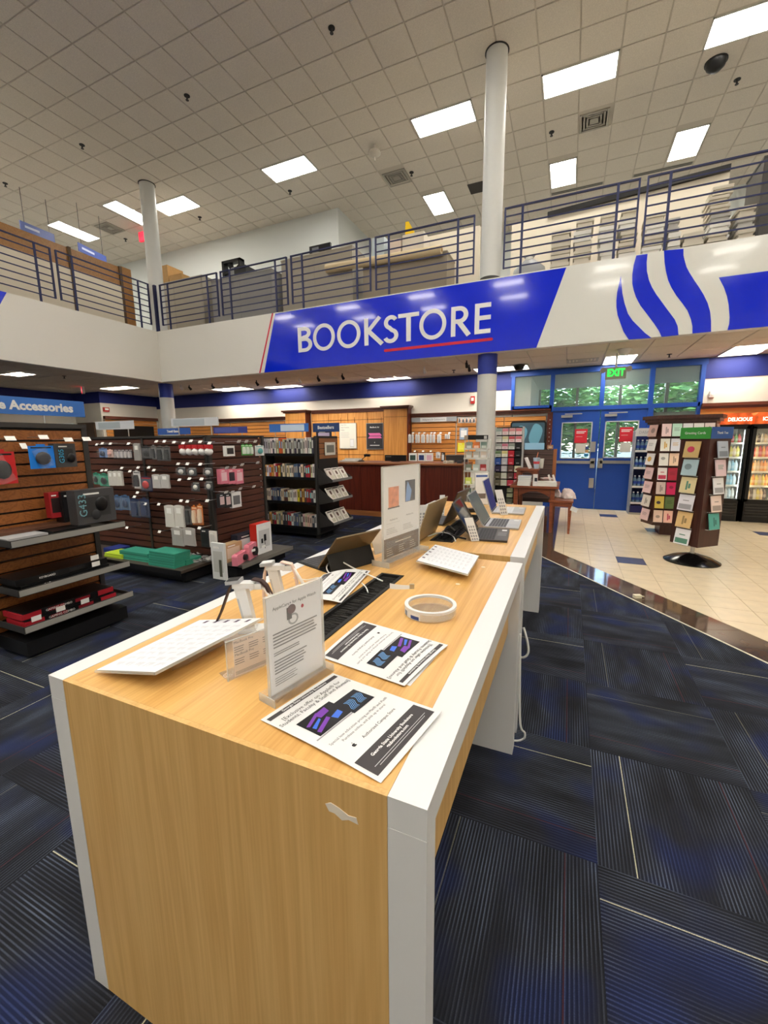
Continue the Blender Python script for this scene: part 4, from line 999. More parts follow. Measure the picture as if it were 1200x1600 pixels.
# ---------------------------------------------------------------- acrylic T signs
def tsign(p0, p1, w, h, bd, bh, th, label, front, back=None, lower=None):
    d = (p1 - p0); ang = math.atan2(d.y, d.x); c = (p0 + p1) / 2
    t = thing('sign_holder', label, 'sign holder', (c.x, c.y, ZT), ang)
    bw = d.length / 2
    b = MB().box(-bw, -bd / 2, 0, bw, -th, bh).box(-bw, th, 0, bw, bd / 2, bh).box(-bw, -th, 0, bw, th, .004)
    b.build('base', ACR, t)
    MB().box(-bw, -bd / 2 - .0004, 0, -bw + .0015, bd / 2 + .0004, bh + .0004).box(bw - .0015, -bd / 2, 0, bw, bd / 2, bh + .0004).build('base_edge', ACRE, t)
    MB().box(-w / 2, -th, .005, w / 2, -th + .0018, h).box(-w / 2, th - .0018, .005, w / 2, th, h).build('panel', ACR, t)
    MB().box(-w / 2 - .0015, -th, .005, -w / 2, th, h).box(w / 2, -th, .005, w / 2 + .0015, th, h).box(-w / 2, -th, h, w / 2, th, h + .0018).build('panel_edge', ACRE, t)
    z0 = lower if lower else .012
    s = MB().box(-w / 2 + .003, -.0006, z0, w / 2 - .003, .0006, h - .002).build('insert', PAPER, t)
    front(s, -.0008)
    return t, s
SHEETG = mat('insert_paper', (232, 232, 234), .5)
def watchfront(s, y):
    s.data.materials.clear(); s.data.materials.append(SHEETG)
    text('AppleCare+ for Apple Watch', .0105, INK, s, (0, y, .205), ext=.0001)
    b = MB(); lines(b, -.066, .066, .115, .152, 5, y, rag=.12, seed=1); lines(b, -.066, .05, .098, .108, 2, y, rag=.4, seed=2)
    lines(b, -.066, .035, .055, .09, 5, y, rag=.3, seed=3); lines(b, -.066, .0, .028, .05, 4, y, rag=.5, seed=4, hgt=.25)
    b.build('printed_text', GREYINK, s)
    r = MB()
    for k in range(20):
        a0, a1 = 2 * PI * k / 20, 2 * PI * (k + 1) / 20
        r.poly([(-.008 + .015 * math.cos(a0), y, .166 + .013 * math.sin(a0)), (-.008 + .015 * math.cos(a1), y, .166 + .013 * math.sin(a1)), (-.008 + .01 * math.cos(a1), y, .166 + .009 * math.sin(a1)), (-.008 + .01 * math.cos(a0), y, .166 + .009 * math.sin(a0))])
    r.build('picture_band', flat((150, 152, 154)), s)
    MB().box(-.026, y - .0002, .168, -.012, y, .196).build('picture_strap', flat((40, 36, 38)), s)
    MB().prism(arc(-.012, .19, .012, .011, 0, 360, 14)[:-1], 0, .0004, M=Matrix(((1, 0, 0, 0), (0, 0, 1, y - .0006), (0, 1, 0, 0), (0, 0, 0, 1)))).build('picture_case', flat((84, 34, 44)), s)
    b = MB(); b.prism(arc(.02, .187, .004, .0045, 0, 360, 12)[:-1], 0, .0003, M=Matrix(((1, 0, 0, 0), (0, 0, 1, y - .0003), (0, 1, 0, 0), (0, 0, 0, 1)))); b.build('emblem', flat((190, 30, 50)), s)
tsign(Vector((-.562, .645, 0)), Vector((-.522, .822, 0)), .163, .235, .052, .018, .0045, 'clear acrylic sign about watch care standing nearest the camera', watchfront)
def tallfront(s, y):
    text('MacBook Air', .012, GREYINK, s, (-.07, y, .2), ext=.0001); text('MacBook Pro', .012, GREYINK, s, (.07, y, .205), ext=.0001)
    b = MB()
    for xo in (-.13, .01):
        for k in range(3): lines(b, xo, xo + .1, .135 - k * .062, .165 - k * .062, 4, y, rag=.4, seed=k, hgt=.2)
    b.box(-.13, y - .0006, .185, -.02, y, .1855)
    b.build('printed_text', GREYINK, s)
    MB().box(-.112, y - .0004, .258, -.028, y, .35).build('picture', mat('orange_picture', (226, 140, 96), .35, noise=.3, bscale=40), s)
    MB().box(-.118, y - .0003, .252, -.022, y, .258).build('picture_base', flat((60, 60, 62)), s)
    MB().box(.028, y - .0004, .268, .118, y, .37).build('picture', mat('night_picture', (34, 42, 66), .3), s)
    MB().prism([(.03, .27), (.07, .27), (.085, .32), (.05, .365), (.04, .34)], 0, .0003, M=Matrix(((1, 0, 0, 0), (0, 0, 1, y - .0008), (0, 1, 0, 0), (0, 0, 0, 1)))).build('picture_sail', flat((120, 160, 214)), s)
tt, ss = tsign(Vector((-.742, 1.64, 0)), Vector((-.672, 1.99, 0)), .315, .442, .095, .026, .006, 'tall clear acrylic sign with two laptop pictures, near the far end of the first table', tallfront, lower=.118)
MB().box(-.154, -.0007, .027, .154, .0007, .117).build('dark_insert', mat('brown_insert', (96, 76, 56), .25), tt)
b = MB()
for k, xo in enumerate((-.13, -.03, .07)): lines(b, xo, xo + .055, .035, .075, 4, -.0008, rag=.3, seed=k, hgt=.2)
b.box(-.06, -.0014, .088, .08, -.0008, .093); b.build('printed_text', flat((210, 196, 170)), tt)
# ---------------------------------------------------------------- low price card in acrylic (beside the watch sign)
p0, p1 = at(357, 1065, 'z', ZT), at(425, 1036, 'z', ZT); d = p1 - p0; p1 = p0 + d.normalized() * .17; c = (p0 + p1) / 2
t = thing('price_card', 'low acrylic price card half behind the watch care sign', 'price card', (c.x, c.y, ZT), math.atan2(d.y, d.x))
MB().box(-.085, -.002, 0, .085, -.0005, .098).box(-.085, .0005, 0, .085, .002, .098).box(-.085, .002, 0, .085, .05, .002).box(-.085, -.002, .0985, .085, .03, .1).build('holder', ACR, t)
MB().box(-.0865, -.002, 0, -.085, .002, .1).box(-.085, -.002, .0975, .085, .002, .099).build('holder_edge', ACRE, t)
s = MB().box(-.068, -.0004, .004, .084, .0004, .096).build('insert', flat((236, 222, 210)), t)
for z, s2 in ((.089, 'MacBook Pro'), (.058, 'MacBook Pro')): text(s2, .009, GREYINK, s, (-.066, -.0006, z), ext=.0001, align='LEFT')
b = MB()
for z in (.08, .049):
    for k in range(4): lines(b, -.066 + k * .037, -.066 + k * .037 + .026, z - .017, z, 3, -.0006, t=.0002, seed=k + 3, hgt=.3)
lines(b, -.066, .08, .008, .017, 3, -.0006, t=.0002, rag=.05, hgt=.3); b.build('printed_text', GREYINK, s)
# ---------------------------------------------------------------- slanted specification sheets in acrylic
def slant(corners, label, uv_flip, group='slanted acrylic specification sheets'):
    tl, tr, br, bl = corners
    P = Patch(tl, tr, br, bl)
    o = P.sheet(ACRE, .005, 2, 'sheet_holder'); tag(o, label, 'sheet holder', group)
    s_ = Patch(*[P.p(u, v, .0056) for u, v in ((.01, .02), (.99, .02), (.99, .98), (.01, .98))])
    ins = s_.sheet(mat('specification_paper', (234, 236, 240), .5), .0004, 2, 'insert', o)
    R = []; r = random.Random(9)
    for i in range(9):
        for j in range(5):
            u, v = .16 + i * .088, .1 + j * .17
            for q in range(4): R.append((u, v + q * .028, u + .02 + .045 * r.random(), v + q * .028 + .0055))
    s_.rects(R, mat('faint_print', (150, 154, 164), .6), .0008, 'printed_text', ins, 1)
    s_.rects([(.03, .1 + j * .17, .09, .15 + j * .17) for j in range(5)], mat('small_picture', (72, 52, 86), .4), .0009, 'picture', ins, 1)
    # folded clear leg under the raised side
    b = MB(); a, c = P.p(1, .1) if not uv_flip else P.p(0, .1), P.p(1, .9) if not uv_flip else P.p(0, .9)
    return o, P
# sheet at the left: low side faces the left edge of the table
A_, B_, C_, D_ = at(148, 1051, 'z', ZT + .006), at(243, 1055, 'z', ZT + .042), at(412, 968, 'z', ZT + .05), at(312, 971, 'z', ZT + .012)
o, P = slant((C_, B_, A_, D_), 'long slanted specification sheet in acrylic at the left corner of the nearest table', 0)
def wedge(P, u0, v0, u1, v1, parent):
    a, c = P.p(u0, v0), P.p(u1, v1); f = MB()
    a2, c2 = Vector((a.x, a.y, ZT + .001)), Vector((c.x, c.y, ZT + .001)); n = Vector((.002, .001, 0))
    f.faces([a, c, c2, a2, a - n, c - n, c2 - n, a2 - n], [(0, 1, 2, 3), (7, 6, 5, 4), (0, 4, 5, 1), (3, 2, 6, 7), (0, 3, 7, 4), (1, 5, 6, 2)]).build('support_flap', ACR, parent)
wedge(P, .25, .25, .75, .25, o)
A_, B_, C_, D_ = at(650, 878, 'z', ZT + .03), at(680, 852, 'z', ZT + .012), at(749, 870, 'z', ZT + .012), at(731, 900, 'z', ZT + .032)
P = Patch(B_, A_, D_, C_)
o, P = slant((A_, D_, C_, B_)[0:4] if False else (B_, C_, D_, A_), 'tilted specification sheet in acrylic at the far right of the nearest table', 0)
wedge(P, .1, .75, .9, .75, o)
# ---------------------------------------------------------------- watches on stands
WSH = mat('white_gloss_plastic', (228, 228, 226), .25); STR = mat('white_silicone', (240, 236, 230), .5)
def watch(px, py, topx, topy, band, bandm, label, hs):
    p = at(px, py, 'z', ZT); rx = Vector((RX[0], RX[1], 0)).normalized(); ang = math.atan2(rx.y, rx.x)
    t = thing('watch_stand', label, 'watch display', (p.x, p.y, ZT), ang, 'smart watches on white display stands')
    # local x is to the right, y away
    MB().prism([(-.02, -.03), (.05, -.02), (.055, .03), (-.015, .035)], 0, .006).build('foot', WSH, t)
    MB().faces([(-.004, -.012, .006), (.026, -.012, .006), (.026, .012, .006), (-.004, .012, .006), (-.03, -.014, .135), (.004, -.014, .135), (.004, .014, .135), (-.03, .014, .135)], [(3, 2, 1, 0), (4, 5, 6, 7), (0, 1, 5, 4), (1, 2, 6, 5), (2, 3, 7, 6), (3, 0, 4, 7)]).build('post', WSH, t)
    MB().box(-.004, -.0135, .03, .002, -.012, .12, M=Matrix.Shear('XY', 4, (0, 0)) if False else Matrix(((1, 0, -.19, 0), (0, 1, 0, 0), (0, 0, 1, 0), (0, 0, 0, 1)))).build('post_groove', flat((190, 190, 188)), t)
    MB().box(-.034, -.016, .134, .03, .016, .15).box(.02, -.012, .13, .05, .012, .147).build('head', WSH, t)
    case = MB().box(-.034, -.019, .151, .008, .019, .161, M=Matrix.Rotation(-.12, 4, 'Y')).build('watch_case', SILV, t)
    MB().box(-.03, -.016, .1612, .004, .016, .1625, M=Matrix.Rotation(-.12, 4, 'Y')).build('watch_glass', BLK if band == 'dark' else WSH, case)
    def strap(pts, w, m, nm):
        b = MB(); vs = []; n = len(pts)
        for x, z in pts:
            vs += [(x, -w, z), (x, w, z)]
        vs2 = [(v[0] + .006, v[1], v[2] + .0025) for v in vs]
        k = len(vs); fs = []
        for i in range(n - 1):
            a = 2 * i; fs += [(a, a + 1, a + 3, a + 2), (k + a, k + a + 2, k + a + 3, k + a + 1), (a, a + 2, k + a + 2, k + a), (a + 1, k + a + 1, k + a + 3, a + 3)]
        fs += [(0, k, k + 1, 1), (2 * n - 2, 2 * n - 1, k + 2 * n - 1, k + 2 * n - 2)]
        return b.faces(vs + vs2, fs).build(nm, m, t, smooth=True)
    if band == 'dark':
        strap([(-.036, .15), (-.05, .13), (-.062, .1), (-.078, .06), (-.094, .028), (-.1, .022)], .009, bandm, 'strap')
        strap([(.02, .158), (.045, .152), (.06, .135), (.072, .105), (.08, .085), (.092, .07), (.097, .062)], .011, bandm, 'strap')
    else:
        strap([(-.036, .15), (-.045, .12), (-.05, .08), (-.052, .04), (-.05, .02)], .011, bandm, 'strap')
        strap([(.012, .158), (.045, .15), (.058, .12), (.062, .08), (.06, .04), (.055, .02)], .011, bandm, 'strap')
    MB().tube([(.04, 0, .14), (.06, -.004, .13), (.085, -.01, .09), (.105, -.014, .05)], .006, 8).build('clamp_arm', STR, t, smooth=True)
    return t
wa = watch(388, 984, 378, 907, 'dark', mat('dark_strap', (62, 40, 34), .6), 'dark strapped watch on a white stand beside the slanted sheet', 1)
wb = watch(436, 948, 430, 886, 'pale', mat('blush_strap', (232, 206, 190), .6), 'pale pink strapped watch on a white stand behind the first watch', 1)
cable([at(400, 985, 'z', ZT + .01), at(418, 988, 'z', ZT + .006), at(440, 990, 'z', ZT + .006), at(455, 983, 'z', ZT + .006), at(470, 975, 'z', ZT + .004)], .0028, CW, 'white charging cable of the dark strapped watch')
cable([at(458, 903, 'z', ZT + .02), at(480, 906, 'z', ZT + .008), at(500, 903, 'z', ZT + .004), at(530, 912, 'z', ZT + .003), at(545, 930, 'z', ZT + .003)], .0025, CW, 'white charging cable of the pale strapped watch')
# ---------------------------------------------------------------- round tray
p = at(672.5, 958, 'z', ZT)
t = thing('round_tray', 'round clear tray with a white rim and small printed label', 'tray', (p.x, p.y, ZT))
R_ = .083
MB().lathe([(R_ * .96, 0), (R_, .003), (R_, .03), (R_ - .003, .03), (R_ - .004, .004), (.002, .003)], n=48).build('bowl', ACRE if False else mat('tray_plastic', (245, 240, 226), .08, alpha=.22), t, smooth=True)
b = MB(); pr = []
for r_, z in ((R_ + .001, .026), (R_ + .001, .034), (R_ - .011, .034), (R_ - .011, .026), (R_ + .001, .026)): pr.append((r_, z))
vs = []; n = 48
for r_, z in pr[:4]:
    for i in range(n): vs.append((r_ * math.cos(2 * PI * i / n), r_ * math.sin(2 * PI * i / n), z))
fs = [(j * n + i, j * n + (i + 1) % n, ((j + 1) % 4) * n + (i + 1) % n, ((j + 1) % 4) * n + i) for j in range(4) for i in range(n)]
b.faces(vs, fs).build('rim', WHITE, t, smooth=True)
def arcstrip(r_, a0, a1, z0, z1, m, nm):
    b = MB(); k = 8
    for i in range(k):
        u, v = math.radians(a0 + (a1 - a0) * i / k), math.radians(a0 + (a1 - a0) * (i + 1) / k)
        b.poly([(r_ * math.cos(u), r_ * math.sin(u), z0), (r_ * math.cos(v), r_ * math.sin(v), z0), (r_ * math.cos(v), r_ * math.sin(v), z1), (r_ * math.cos(u), r_ * math.sin(u), z1)])
    b.build(nm, m, t)
arcstrip(R_ + .0006, 205, 265, .004, .025, PAPER, 'label')
arcstrip(R_ + .001, 240, 262, .006, .017, flat((60, 80, 140)), 'label_print'); arcstrip(R_ + .001, 214, 226, .005, .022, flat((120, 136, 150)), 'label_print')
# ---------------------------------------------------------------- small white card stand
a, b_ = at(609, 921, 'z', ZT), at(645, 921, 'z', ZT); d = b_ - a
t = thing('label_clip', 'small white curved label clip lying right of the cable slot', 'label clip', ((a.x + b_.x) / 2, (a.y + b_.y) / 2, ZT), math.atan2(d.y, d.x))
n = 10; L_ = d.length / 2; vs = []
for i in range(n + 1):
    u = -1 + 2 * i / n; x = u * L_; y = .008 * u * u; vs += [(x, y, 0), (x, y + .004, .016 - .004 * u), (x, y + .0055, .016 - .004 * u), (x, y + .0015, 0)]
fs = []
for i in range(n):
    for q in range(4): fs.append((4 * i + q, 4 * i + (q + 1) % 4, 4 * i + 4 + (q + 1) % 4, 4 * i + 4 + q))
fs += [(3, 2, 1, 0), (4 * n, 4 * n + 1, 4 * n + 2, 4 * n + 3)]
MB().faces(vs, fs).build('strip', PAPER, t, smooth=True)
MB().box(L_ - .012, .004, 0, L_ + .006, .012, .019).build('grip', CHROME, t)
# ---------------------------------------------------------------- tablet with folio keyboard
F0, F1 = at(523, 897, 'z', ZT), at(582, 880, 'z', ZT); d = F0 - F1; ang = math.atan2(d.y, d.x)
c = (F0 + F1) / 2; W_ = .125
t = thing('tablet_computer', 'tablet with black keyboard folio, its back to the camera', 'tablet', (c.x, c.y, ZT), ang)
KEYM = mat('key_grey', (72, 72, 74), .6); FOL = mat('folio_fabric', (36, 35, 34), .75)
# local: -y towards the user on the far left, +y towards the camera side
MB().box(-W_, -.265, .0, W_, -.085, .006).build('keyboard', FOL, t)
kb = MB()
for r_ in range(5):
    for k in range(13): kb.box(-W_ + .01 + k * .0178, -.25 + r_ * .027, .006, -W_ + .01 + k * .0178 + .0148, -.25 + r_ * .027 + .022, .0078)
kb.build('keys', KEYM, t.children[0])
TB = [(-W_, -.10, .012), (W_, -.10, .012), (W_, .035, .165), (-W_, .035, .165)]
def slab(q, th, m, nm, par, off=0):
    q = [Vector(p) for p in q]; n = (q[1] - q[0]).cross(q[3] - q[0]).normalized()
    return MB().faces([p + n * off for p in q] + [p + n * (off + th) for p in q], [(3, 2, 1, 0), (4, 5, 6, 7), (0, 1, 5, 4), (1, 2, 6, 5), (2, 3, 7, 6), (3, 0, 4, 7)]).build(nm, m, par)
tb = slab(TB, -.007, mat('tablet_back_grey', (112, 96, 70), .35, metal=.4), 'tablet_back', t)
slab([(-W_ + .006, -.094, .018), (W_ - .006, -.094, .018), (W_ - .006, .03, .16), (-W_ + .006, .03, .16)], .0006, BLK, 'screen', tb, .0001)
slab([(-W_, .0, .004), (W_, .0, .004), (W_, -.035, .085), (-W_, -.035, .085)], -.003, FOL, 'folio_flap', t)
MB().box(-W_, -.1, .0, W_, .0, .004).build('folio_base', FOL, t)
cable([at(529, 873, 'z', ZT + .04), at(513, 881, 'z', ZT + .03), at(511, 890, 'z', ZT + .012), at(520, 902, 'z', ZT + .004), at(527, 912, 'z', ZT + .003)], .003, CW, 'white cable hanging from the tablet corner')
cable([at(530, 875, 'z', ZT + .042), at(555, 889, 'z', ZT + .02), at(580, 900, 'z', ZT + .008), at(598, 908, 'z', ZT - .004)], .003, CW, 'white cable from the tablet into the cable slot')
cable([at(565, 911, 'z', ZT + .003), at(572, 918, 'z', ZT + .003), at(575, 926, 'z', ZT - .006)], .0025, CW, 'short white cable end dropping into the cable slot')
# clear prop between tablet and tall sign
p = at(590, 862, 'z', ZT)
t = thing('price_card', 'clear blank acrylic prop left of the tall sign', 'price card', (p.x, p.y, ZT), 1.3)
slab([(-.05, -.03, 0), (.05, -.03, 0), (.05, .01, .11), (-.05, .01, .11)], -.003, ACRE, 'panel', t); MB().box(-.05, -.03, 0, .05, .03, .003).build('foot', ACR, t)
# ---------------------------------------------------------------- laptops
def laptop(hn, hf, depth, lean, sh, bodym, scrm, label, face=1, keym=None, th=.012, group='laptops on the second table'):
    """hinge from near to far end; face=+1 keyboard towards the right aisle"""
    hn, hf = Vector(hn), Vector(hf)
    d = (hf - hn) if face > 0 else (hn - hf); ang = math.atan2(d.y, d.x); c = (hn + hf) / 2; w = d.length / 2
    t = thing('laptop', label, 'laptop', (c.x, c.y, ZT), ang, group)
    b = MB().box(-w, -depth, .002, w, 0, th)
    base = b.build('base', bodym, t)
    k = MB(); km = keym or mat('laptop_keys', (74, 76, 80), .5)
    for r_ in range(6):
        for q in range(14): k.box(-w * .88 + q * w * 1.76 / 14, -depth * .12 - (r_ + 1) * depth * .085, th, -w * .88 + (q + .86) * w * 1.76 / 14, -depth * .12 - (r_ + .12) * depth * .085, th + .0012)
    k.build('keys', km, base)
    MB().box(-w * .34, -depth * .94, th, w * .34, -depth * .68, th + .0006).build('touchpad', flat([min(255, int(x * 1.0)) for x in ((176, 178, 180) if bodym is SILV else (52, 52, 54))], .3), base)
    MB().box(w * .55, -depth * .93, th, w * .8, -depth * .78, th + .0006).build('sticker', PAPER, base)
    ty, tz = sh * math.sin(lean), sh * math.cos(lean)
    scr = slab([(-w, 0, th + .002), (w, 0, th + .002), (w, ty, tz + th), (-w, ty, tz + th)], -.006, bodym, 'lid', t)
    e = .03
    q = [(-w + .008, e * ty, th + .002 + e * tz), (w - .008, e * ty, th + .002 + e * tz), (w - .008, ty * (1 - e), th + tz * (1 - e)), (-w + .008, ty * (1 - e), th + tz * (1 - e))]
    slab(q, .0006, scrm, 'screen', scr, .0002)
    MB().cyl((-w * .8, 0, th), (w * .8, 0, th), .005, n=8).build('hinge', BLK, t)
    return t
DKL = mat('dark_laptop_body', (66, 62, 60), .4, metal=.3)
laptop((-.472, 2.285, 0), (-.50, 2.61, 0), .19, math.radians(30), .225, DKL, mat('dark_glossy_screen', (26, 26, 28), .06, spec=.9), 'dark folding laptop with glossy black screen, nearest on the right side', 1, mat('black_keys', (38, 38, 40), .5))
laptop((-.475, 2.655, 0), (-.487, 2.97, 0), .212, math.radians(29), .225, SILV, mat('grey_blank_screen', (76, 86, 84), .25), 'silver laptop with a blank grey screen, between two others', 1)
laptop((-.517, 3.205, 0), (-.53, 3.53, 0), .232, math.radians(17), .25, SILV, mat('deep_blue_screen', (16, 26, 104), .7, emit=.1), 'silver laptop with a dark blue screen, furthest on the right side', 1, flat((214, 216, 218)))
laptop((-.735, 2.09, 0), (-.725, 2.43, 0), .22, math.radians(18), .225, mat('champagne_aluminium', (176, 160, 128), .35, metal=.5), BLK, 'open silver laptop seen from its back, right of the tall sign', -1)
laptop((-.735, 2.62, 0), (-.725, 2.93, 0), .2, math.radians(24), .235, DKL, BLK, 'dark grey laptop seen from its back, behind the silver one', -1)
# price tags leaning on the laptops
def pricetag(bx, by, tx, ty, label, w=.055, grp='grid printed price cards'):
    p = at(bx, by, 'z', ZT); q = ray(tx, ty); hh = math.hypot(p.x, p.y) / math.hypot(q.x, q.y); z = CAMZ + hh * q.z
    rx = Vector((RX[0], RX[1], 0)).normalized()
    top = Vector((0, 0, CAMZ)) + q * hh
    t = thing('price_card', label, 'price card', (p.x, p.y, ZT), math.atan2(rx.y, rx.x) + .25, grp)
    dx = (top.x - p.x) * rx.x + (top.y - p.y) * rx.y; H_ = z - ZT
    s_ = slab([(-w / 2, 0, .002), (w / 2, 0, .002), (w / 2 + dx, .02, H_), (-w / 2 + dx, .02, H_)], .002, PAPER, 'card', t)
    b = MB()
    for r_ in range(5):
        for k in range(3):
            u = -w * .38 + k * w * .28; v0 = .06 + r_ * .13; v1 = v0 + .085
            b.faces([(u + dx * v0, .02 * v0 - .0026, H_ * v0), (u + w * .18 + dx * v0, .02 * v0 - .0026, H_ * v0), (u + w * .18 + dx * v1, .02 * v1 - .0026, H_ * v1), (u + dx * v1, .02 * v1 - .0026, H_ * v1)], [(0, 1, 2, 3)])
    b.build('printed_grid', flat((150, 152, 158)), s_)
    MB().box(-w / 2, -.005, 0, w / 2, .03, .003).build('foot', ACR, t)
pricetag(665 + 0, 848 + 0, 640, 800, 'x') if False else None
pricetag(738 - 0, 848, 728 + 0, 808, 'tall white price card in front of the dark folding laptop') if False else None
pricetag(743, 846, 733, 809, 'tall white price card leaning before the dark glossy laptop', .05)
pricetag(788, 805, 779, 765, 'white price card leaning before the blue screened laptop', .06)
pricetag(690, 808, 693, 774, 'small white price card behind the silver laptop back', .04)
pricetag(655, 826, 660, 790, 'white price card left of the silver laptop back', .08)
# clutter of cords in the second slot
for k, (a, b_, c_) in enumerate((((690, 838), (700, 822), (712, 830)), ((705, 842), (722, 826), (735, 836)), ((698, 830), (712, 838), (728, 842)))):
    cable([at(*a, 'z', ZT + .004), at(*b_, 'z', ZT + .02), at(*c_, 'z', ZT + .005)], .005, BLK, '%s black power cord coiled in the slot of the second table' % ORD[k])
cable([at(668, 838, 'z', ZT + .004), at(690, 832, 'z', ZT + .01), at(706, 836, 'z', ZT + .012), at(712, 846, 'z', ZT + .004)], .0035, CW, 'white cord running from the silver laptop back to the slot')
t = thing('power_adapter', 'black power adapter lying behind the silver grey-screened laptop', 'adapter', at(738, 800, 'z', ZT), .4)
MB().box(-.05, -.025, 0, .05, .025, .03).build('body', BLK, t); MB().cyl((.05, 0, .015), (.075, 0, .013), .006, n=8).build('plug', BLK, t)
# leaflet stand and navy brochure stand at the far end
a = at(757, 783, 'y', 3.66); b_ = at(740, 738, 'y', 3.66)
t = thing('leaflet_stand', 'white leaflet holder standing at the far end of the second table', 'leaflet holder', (at(752, 790, 'z', ZT).x, 3.62, ZT), .5)
hgt = at(755, 738, 'y', 3.62).z - ZT
slab([(-.06, 0, 0), (.06, 0, 0), (.06, .04, hgt), (-.06, .04, hgt)], -.004, ACRE, 'holder', t)
l_ = slab([(-.055, -.003, .01), (.055, -.003, .01), (.055, .036, hgt - .01), (-.055, .036, hgt - .01)], .002, PAPER, 'leaflet', t)
MB().box(-.05, .029, hgt - .07, .05, .0335, hgt - .025).build('printed_band', flat((70, 96, 160)), l_)
MB().box(-.045, .002, .03, .03, .012, .1).build('printed_picture', flat((120, 110, 104)), l_)
MB().box(-.06, 0, 0, .06, .07, .004).build('foot', ACR, t)
# ================================================================== SHELVING, PRODUCTS
def inv_of(t): return (Matrix.Translation(t.location) @ Matrix.Rotation(t.rotation_euler[2], 4, 'Z')).inverted()
def bw(mb, name, m, t, **k):
    I = inv_of(t); mb.v = [tuple(I @ Vector(p)) for p in mb.v]; return mb.build(name, m, t, **k)
def slats(t, x0, x1, z0, z1, pitch, m, y=0, name='slat', th=.018):
    h = pitch - .010; x = x0
    vs_ = [(0, 0, 0), (x1 - x0, 0, 0), (x1 - x0, th, 0), (0, th, 0)]
    b = MB().faces([(x0, y - th, .004), (x1, y - th, .004), (x1, y - th, h - .004), (x0, y - th, h - .004), (x0, y, 0), (x1, y, 0), (x1, y, h), (x0, y, h)], [(0, 1, 2, 3), (4, 7, 6, 5), (0, 4, 5, 1), (3, 2, 6, 7), (0, 3, 7, 4), (1, 5, 6, 2)])
    me = None; z = z1 - pitch + .005
    while z > z0 - pitch * .3:
        if me is None: o = b.build(name, m, t, (0, 0, z)); me = o.data
        else: link(name, me, t, (0, 0, z))
        z -= pitch
def tag_hook(t, px, py, ax, vpanel, reach=.2, w=.05, h=.03, tilt=.6):
    p = at(px, py, ax, vpanel + (reach if ax == 'x' else -reach))
    b = MB()
    q = Vector((vpanel, p.y, p.z)) if ax == 'x' else Vector((p.x, vpanel, p.z))
    b.cyl(q, p, .003, n=6)
    I = inv_of(t); b.v = [tuple(I @ Vector(v)) for v in b.v]
    hk = b.build('peg_hook', CHROME, t)
    pl = I @ p
    R_ = (Matrix.Rotation(-tilt, 4, 'X') if ax == 'y' or abs(t.rotation_euler[2]) > 1 else Matrix.Rotation(tilt, 4, 'Y'))
    (MB().box(-w / 2, -.002, -h / 2, w / 2, 0, h / 2, M=Matrix.Translation(pl) @ R_) if ax == 'y' or abs(t.rotation_euler[2]) > 1 else MB().box(-.002, -w / 2, -h / 2, 0, w / 2, h / 2, M=Matrix.Translation(pl) @ R_)).build('price_tag', TAGM, hk)
CL = mat('clear_blister', (245, 248, 250), .06, alpha=.07)
CNAME = {}
def product(kind, x0, y0, x1, y1, ax, val, c1, c2, label, cat='package', d=.04, rot=0, grp=None, name=None, th=None):
    loc, w, h, rz = rect(x0, y0, x1, y1, ax, val)
    m1, m2 = flat(c1, .4), flat(c2, .4)
    nm = name or {'card': 'blister_pack', 'bag': 'bagged_accessory', 'box': 'product_box', 'jar': 'earphone_pack'}[kind]
    t = thing(nm, label, cat, loc, rz + rot, grp); a = w / 2
    if kind == 'card':
        MB().prism([(-a, 0), (a, 0), (a, h * .93), (a * .35, h * .93), (a * .35, h), (-a * .35, h), (-a * .35, h * .93), (-a, h * .93)], -.0015, 0, M=Matrix(((1, 0, 0, 0), (0, 0, 1, 0), (0, 1, 0, 0), (0, 0, 0, 1)))).build('backing_card', m1, t)
        if h > 2.9 * a: MB().prism([(-a * .5, h * .12), (a * .5, h * .12), (a * .6, h * .4), (a * .35, h * .74), (-a * .35, h * .74), (-a * .6, h * .4)], -.026, -.002, M=Matrix(((1, 0, 0, 0), (0, 0, 1, 0), (0, 1, 0, 0), (0, 0, 0, 1)))).build('product', m2, t)
        else: MB().blob((0, -.015, h * .42), (a * .62, .014, h * .27)).build('product', m2, t, smooth=True)
        MB().box(-a * .85, -.032, h * .08, a * .85, -.0016, h * .8).build('blister', CL, t)
        MB().box(-a * .8, -.0025, h * .83, a * .8, -.0016, h * .88).build('printed_band', m2, t)
    elif kind == 'bag':
        MB().prism([(-a, 0), (a, 0), (a * .92, h * .5), (a, h * .95), (a * .3, h), (-a * .3, h), (-a, h * .95), (-a * .94, h * .5)], -.02, 0, M=Matrix(((1, 0, 0, 0), (0, 0, 1, 0), (0, 1, 0, 0), (0, 0, 0, 1)))).build('bag', mat('clear_bag_%d_%d_%d' % tuple(c1), [min(255, v + 16) for v in c1], .2, alpha=.72), t)
        MB().box(-a * .6, -.012, h * .12, a * .55, -.004, h * .62).build('product', m2, t)
        MB().box(-a * .5, -.0215, h * .62, a * .5, -.02, h * .86).build('label_card', TAGM, t)
    elif kind == 'box':
        MB().box(-a, 0, 0, a, d, h).build('carton', m1, t)
        MB().box(-a * .72, -.001, h * .2, a * .72, 0, h * .78).build('printed_front', m2, t)
        MB().box(-a * .6, -.0015, h * .85, a * .2, 0, h * .9).build('printed_line', TAGM, t)
    elif kind == 'jar':
        MB().blob((0, 0, h * .35), (a, a, h * .36)).build('product', m1, t, smooth=True)
        MB().box(-a * .9, -a * .5, h * .62, a * .9, a * .5, h).build('header_card', m2, t)
    return t
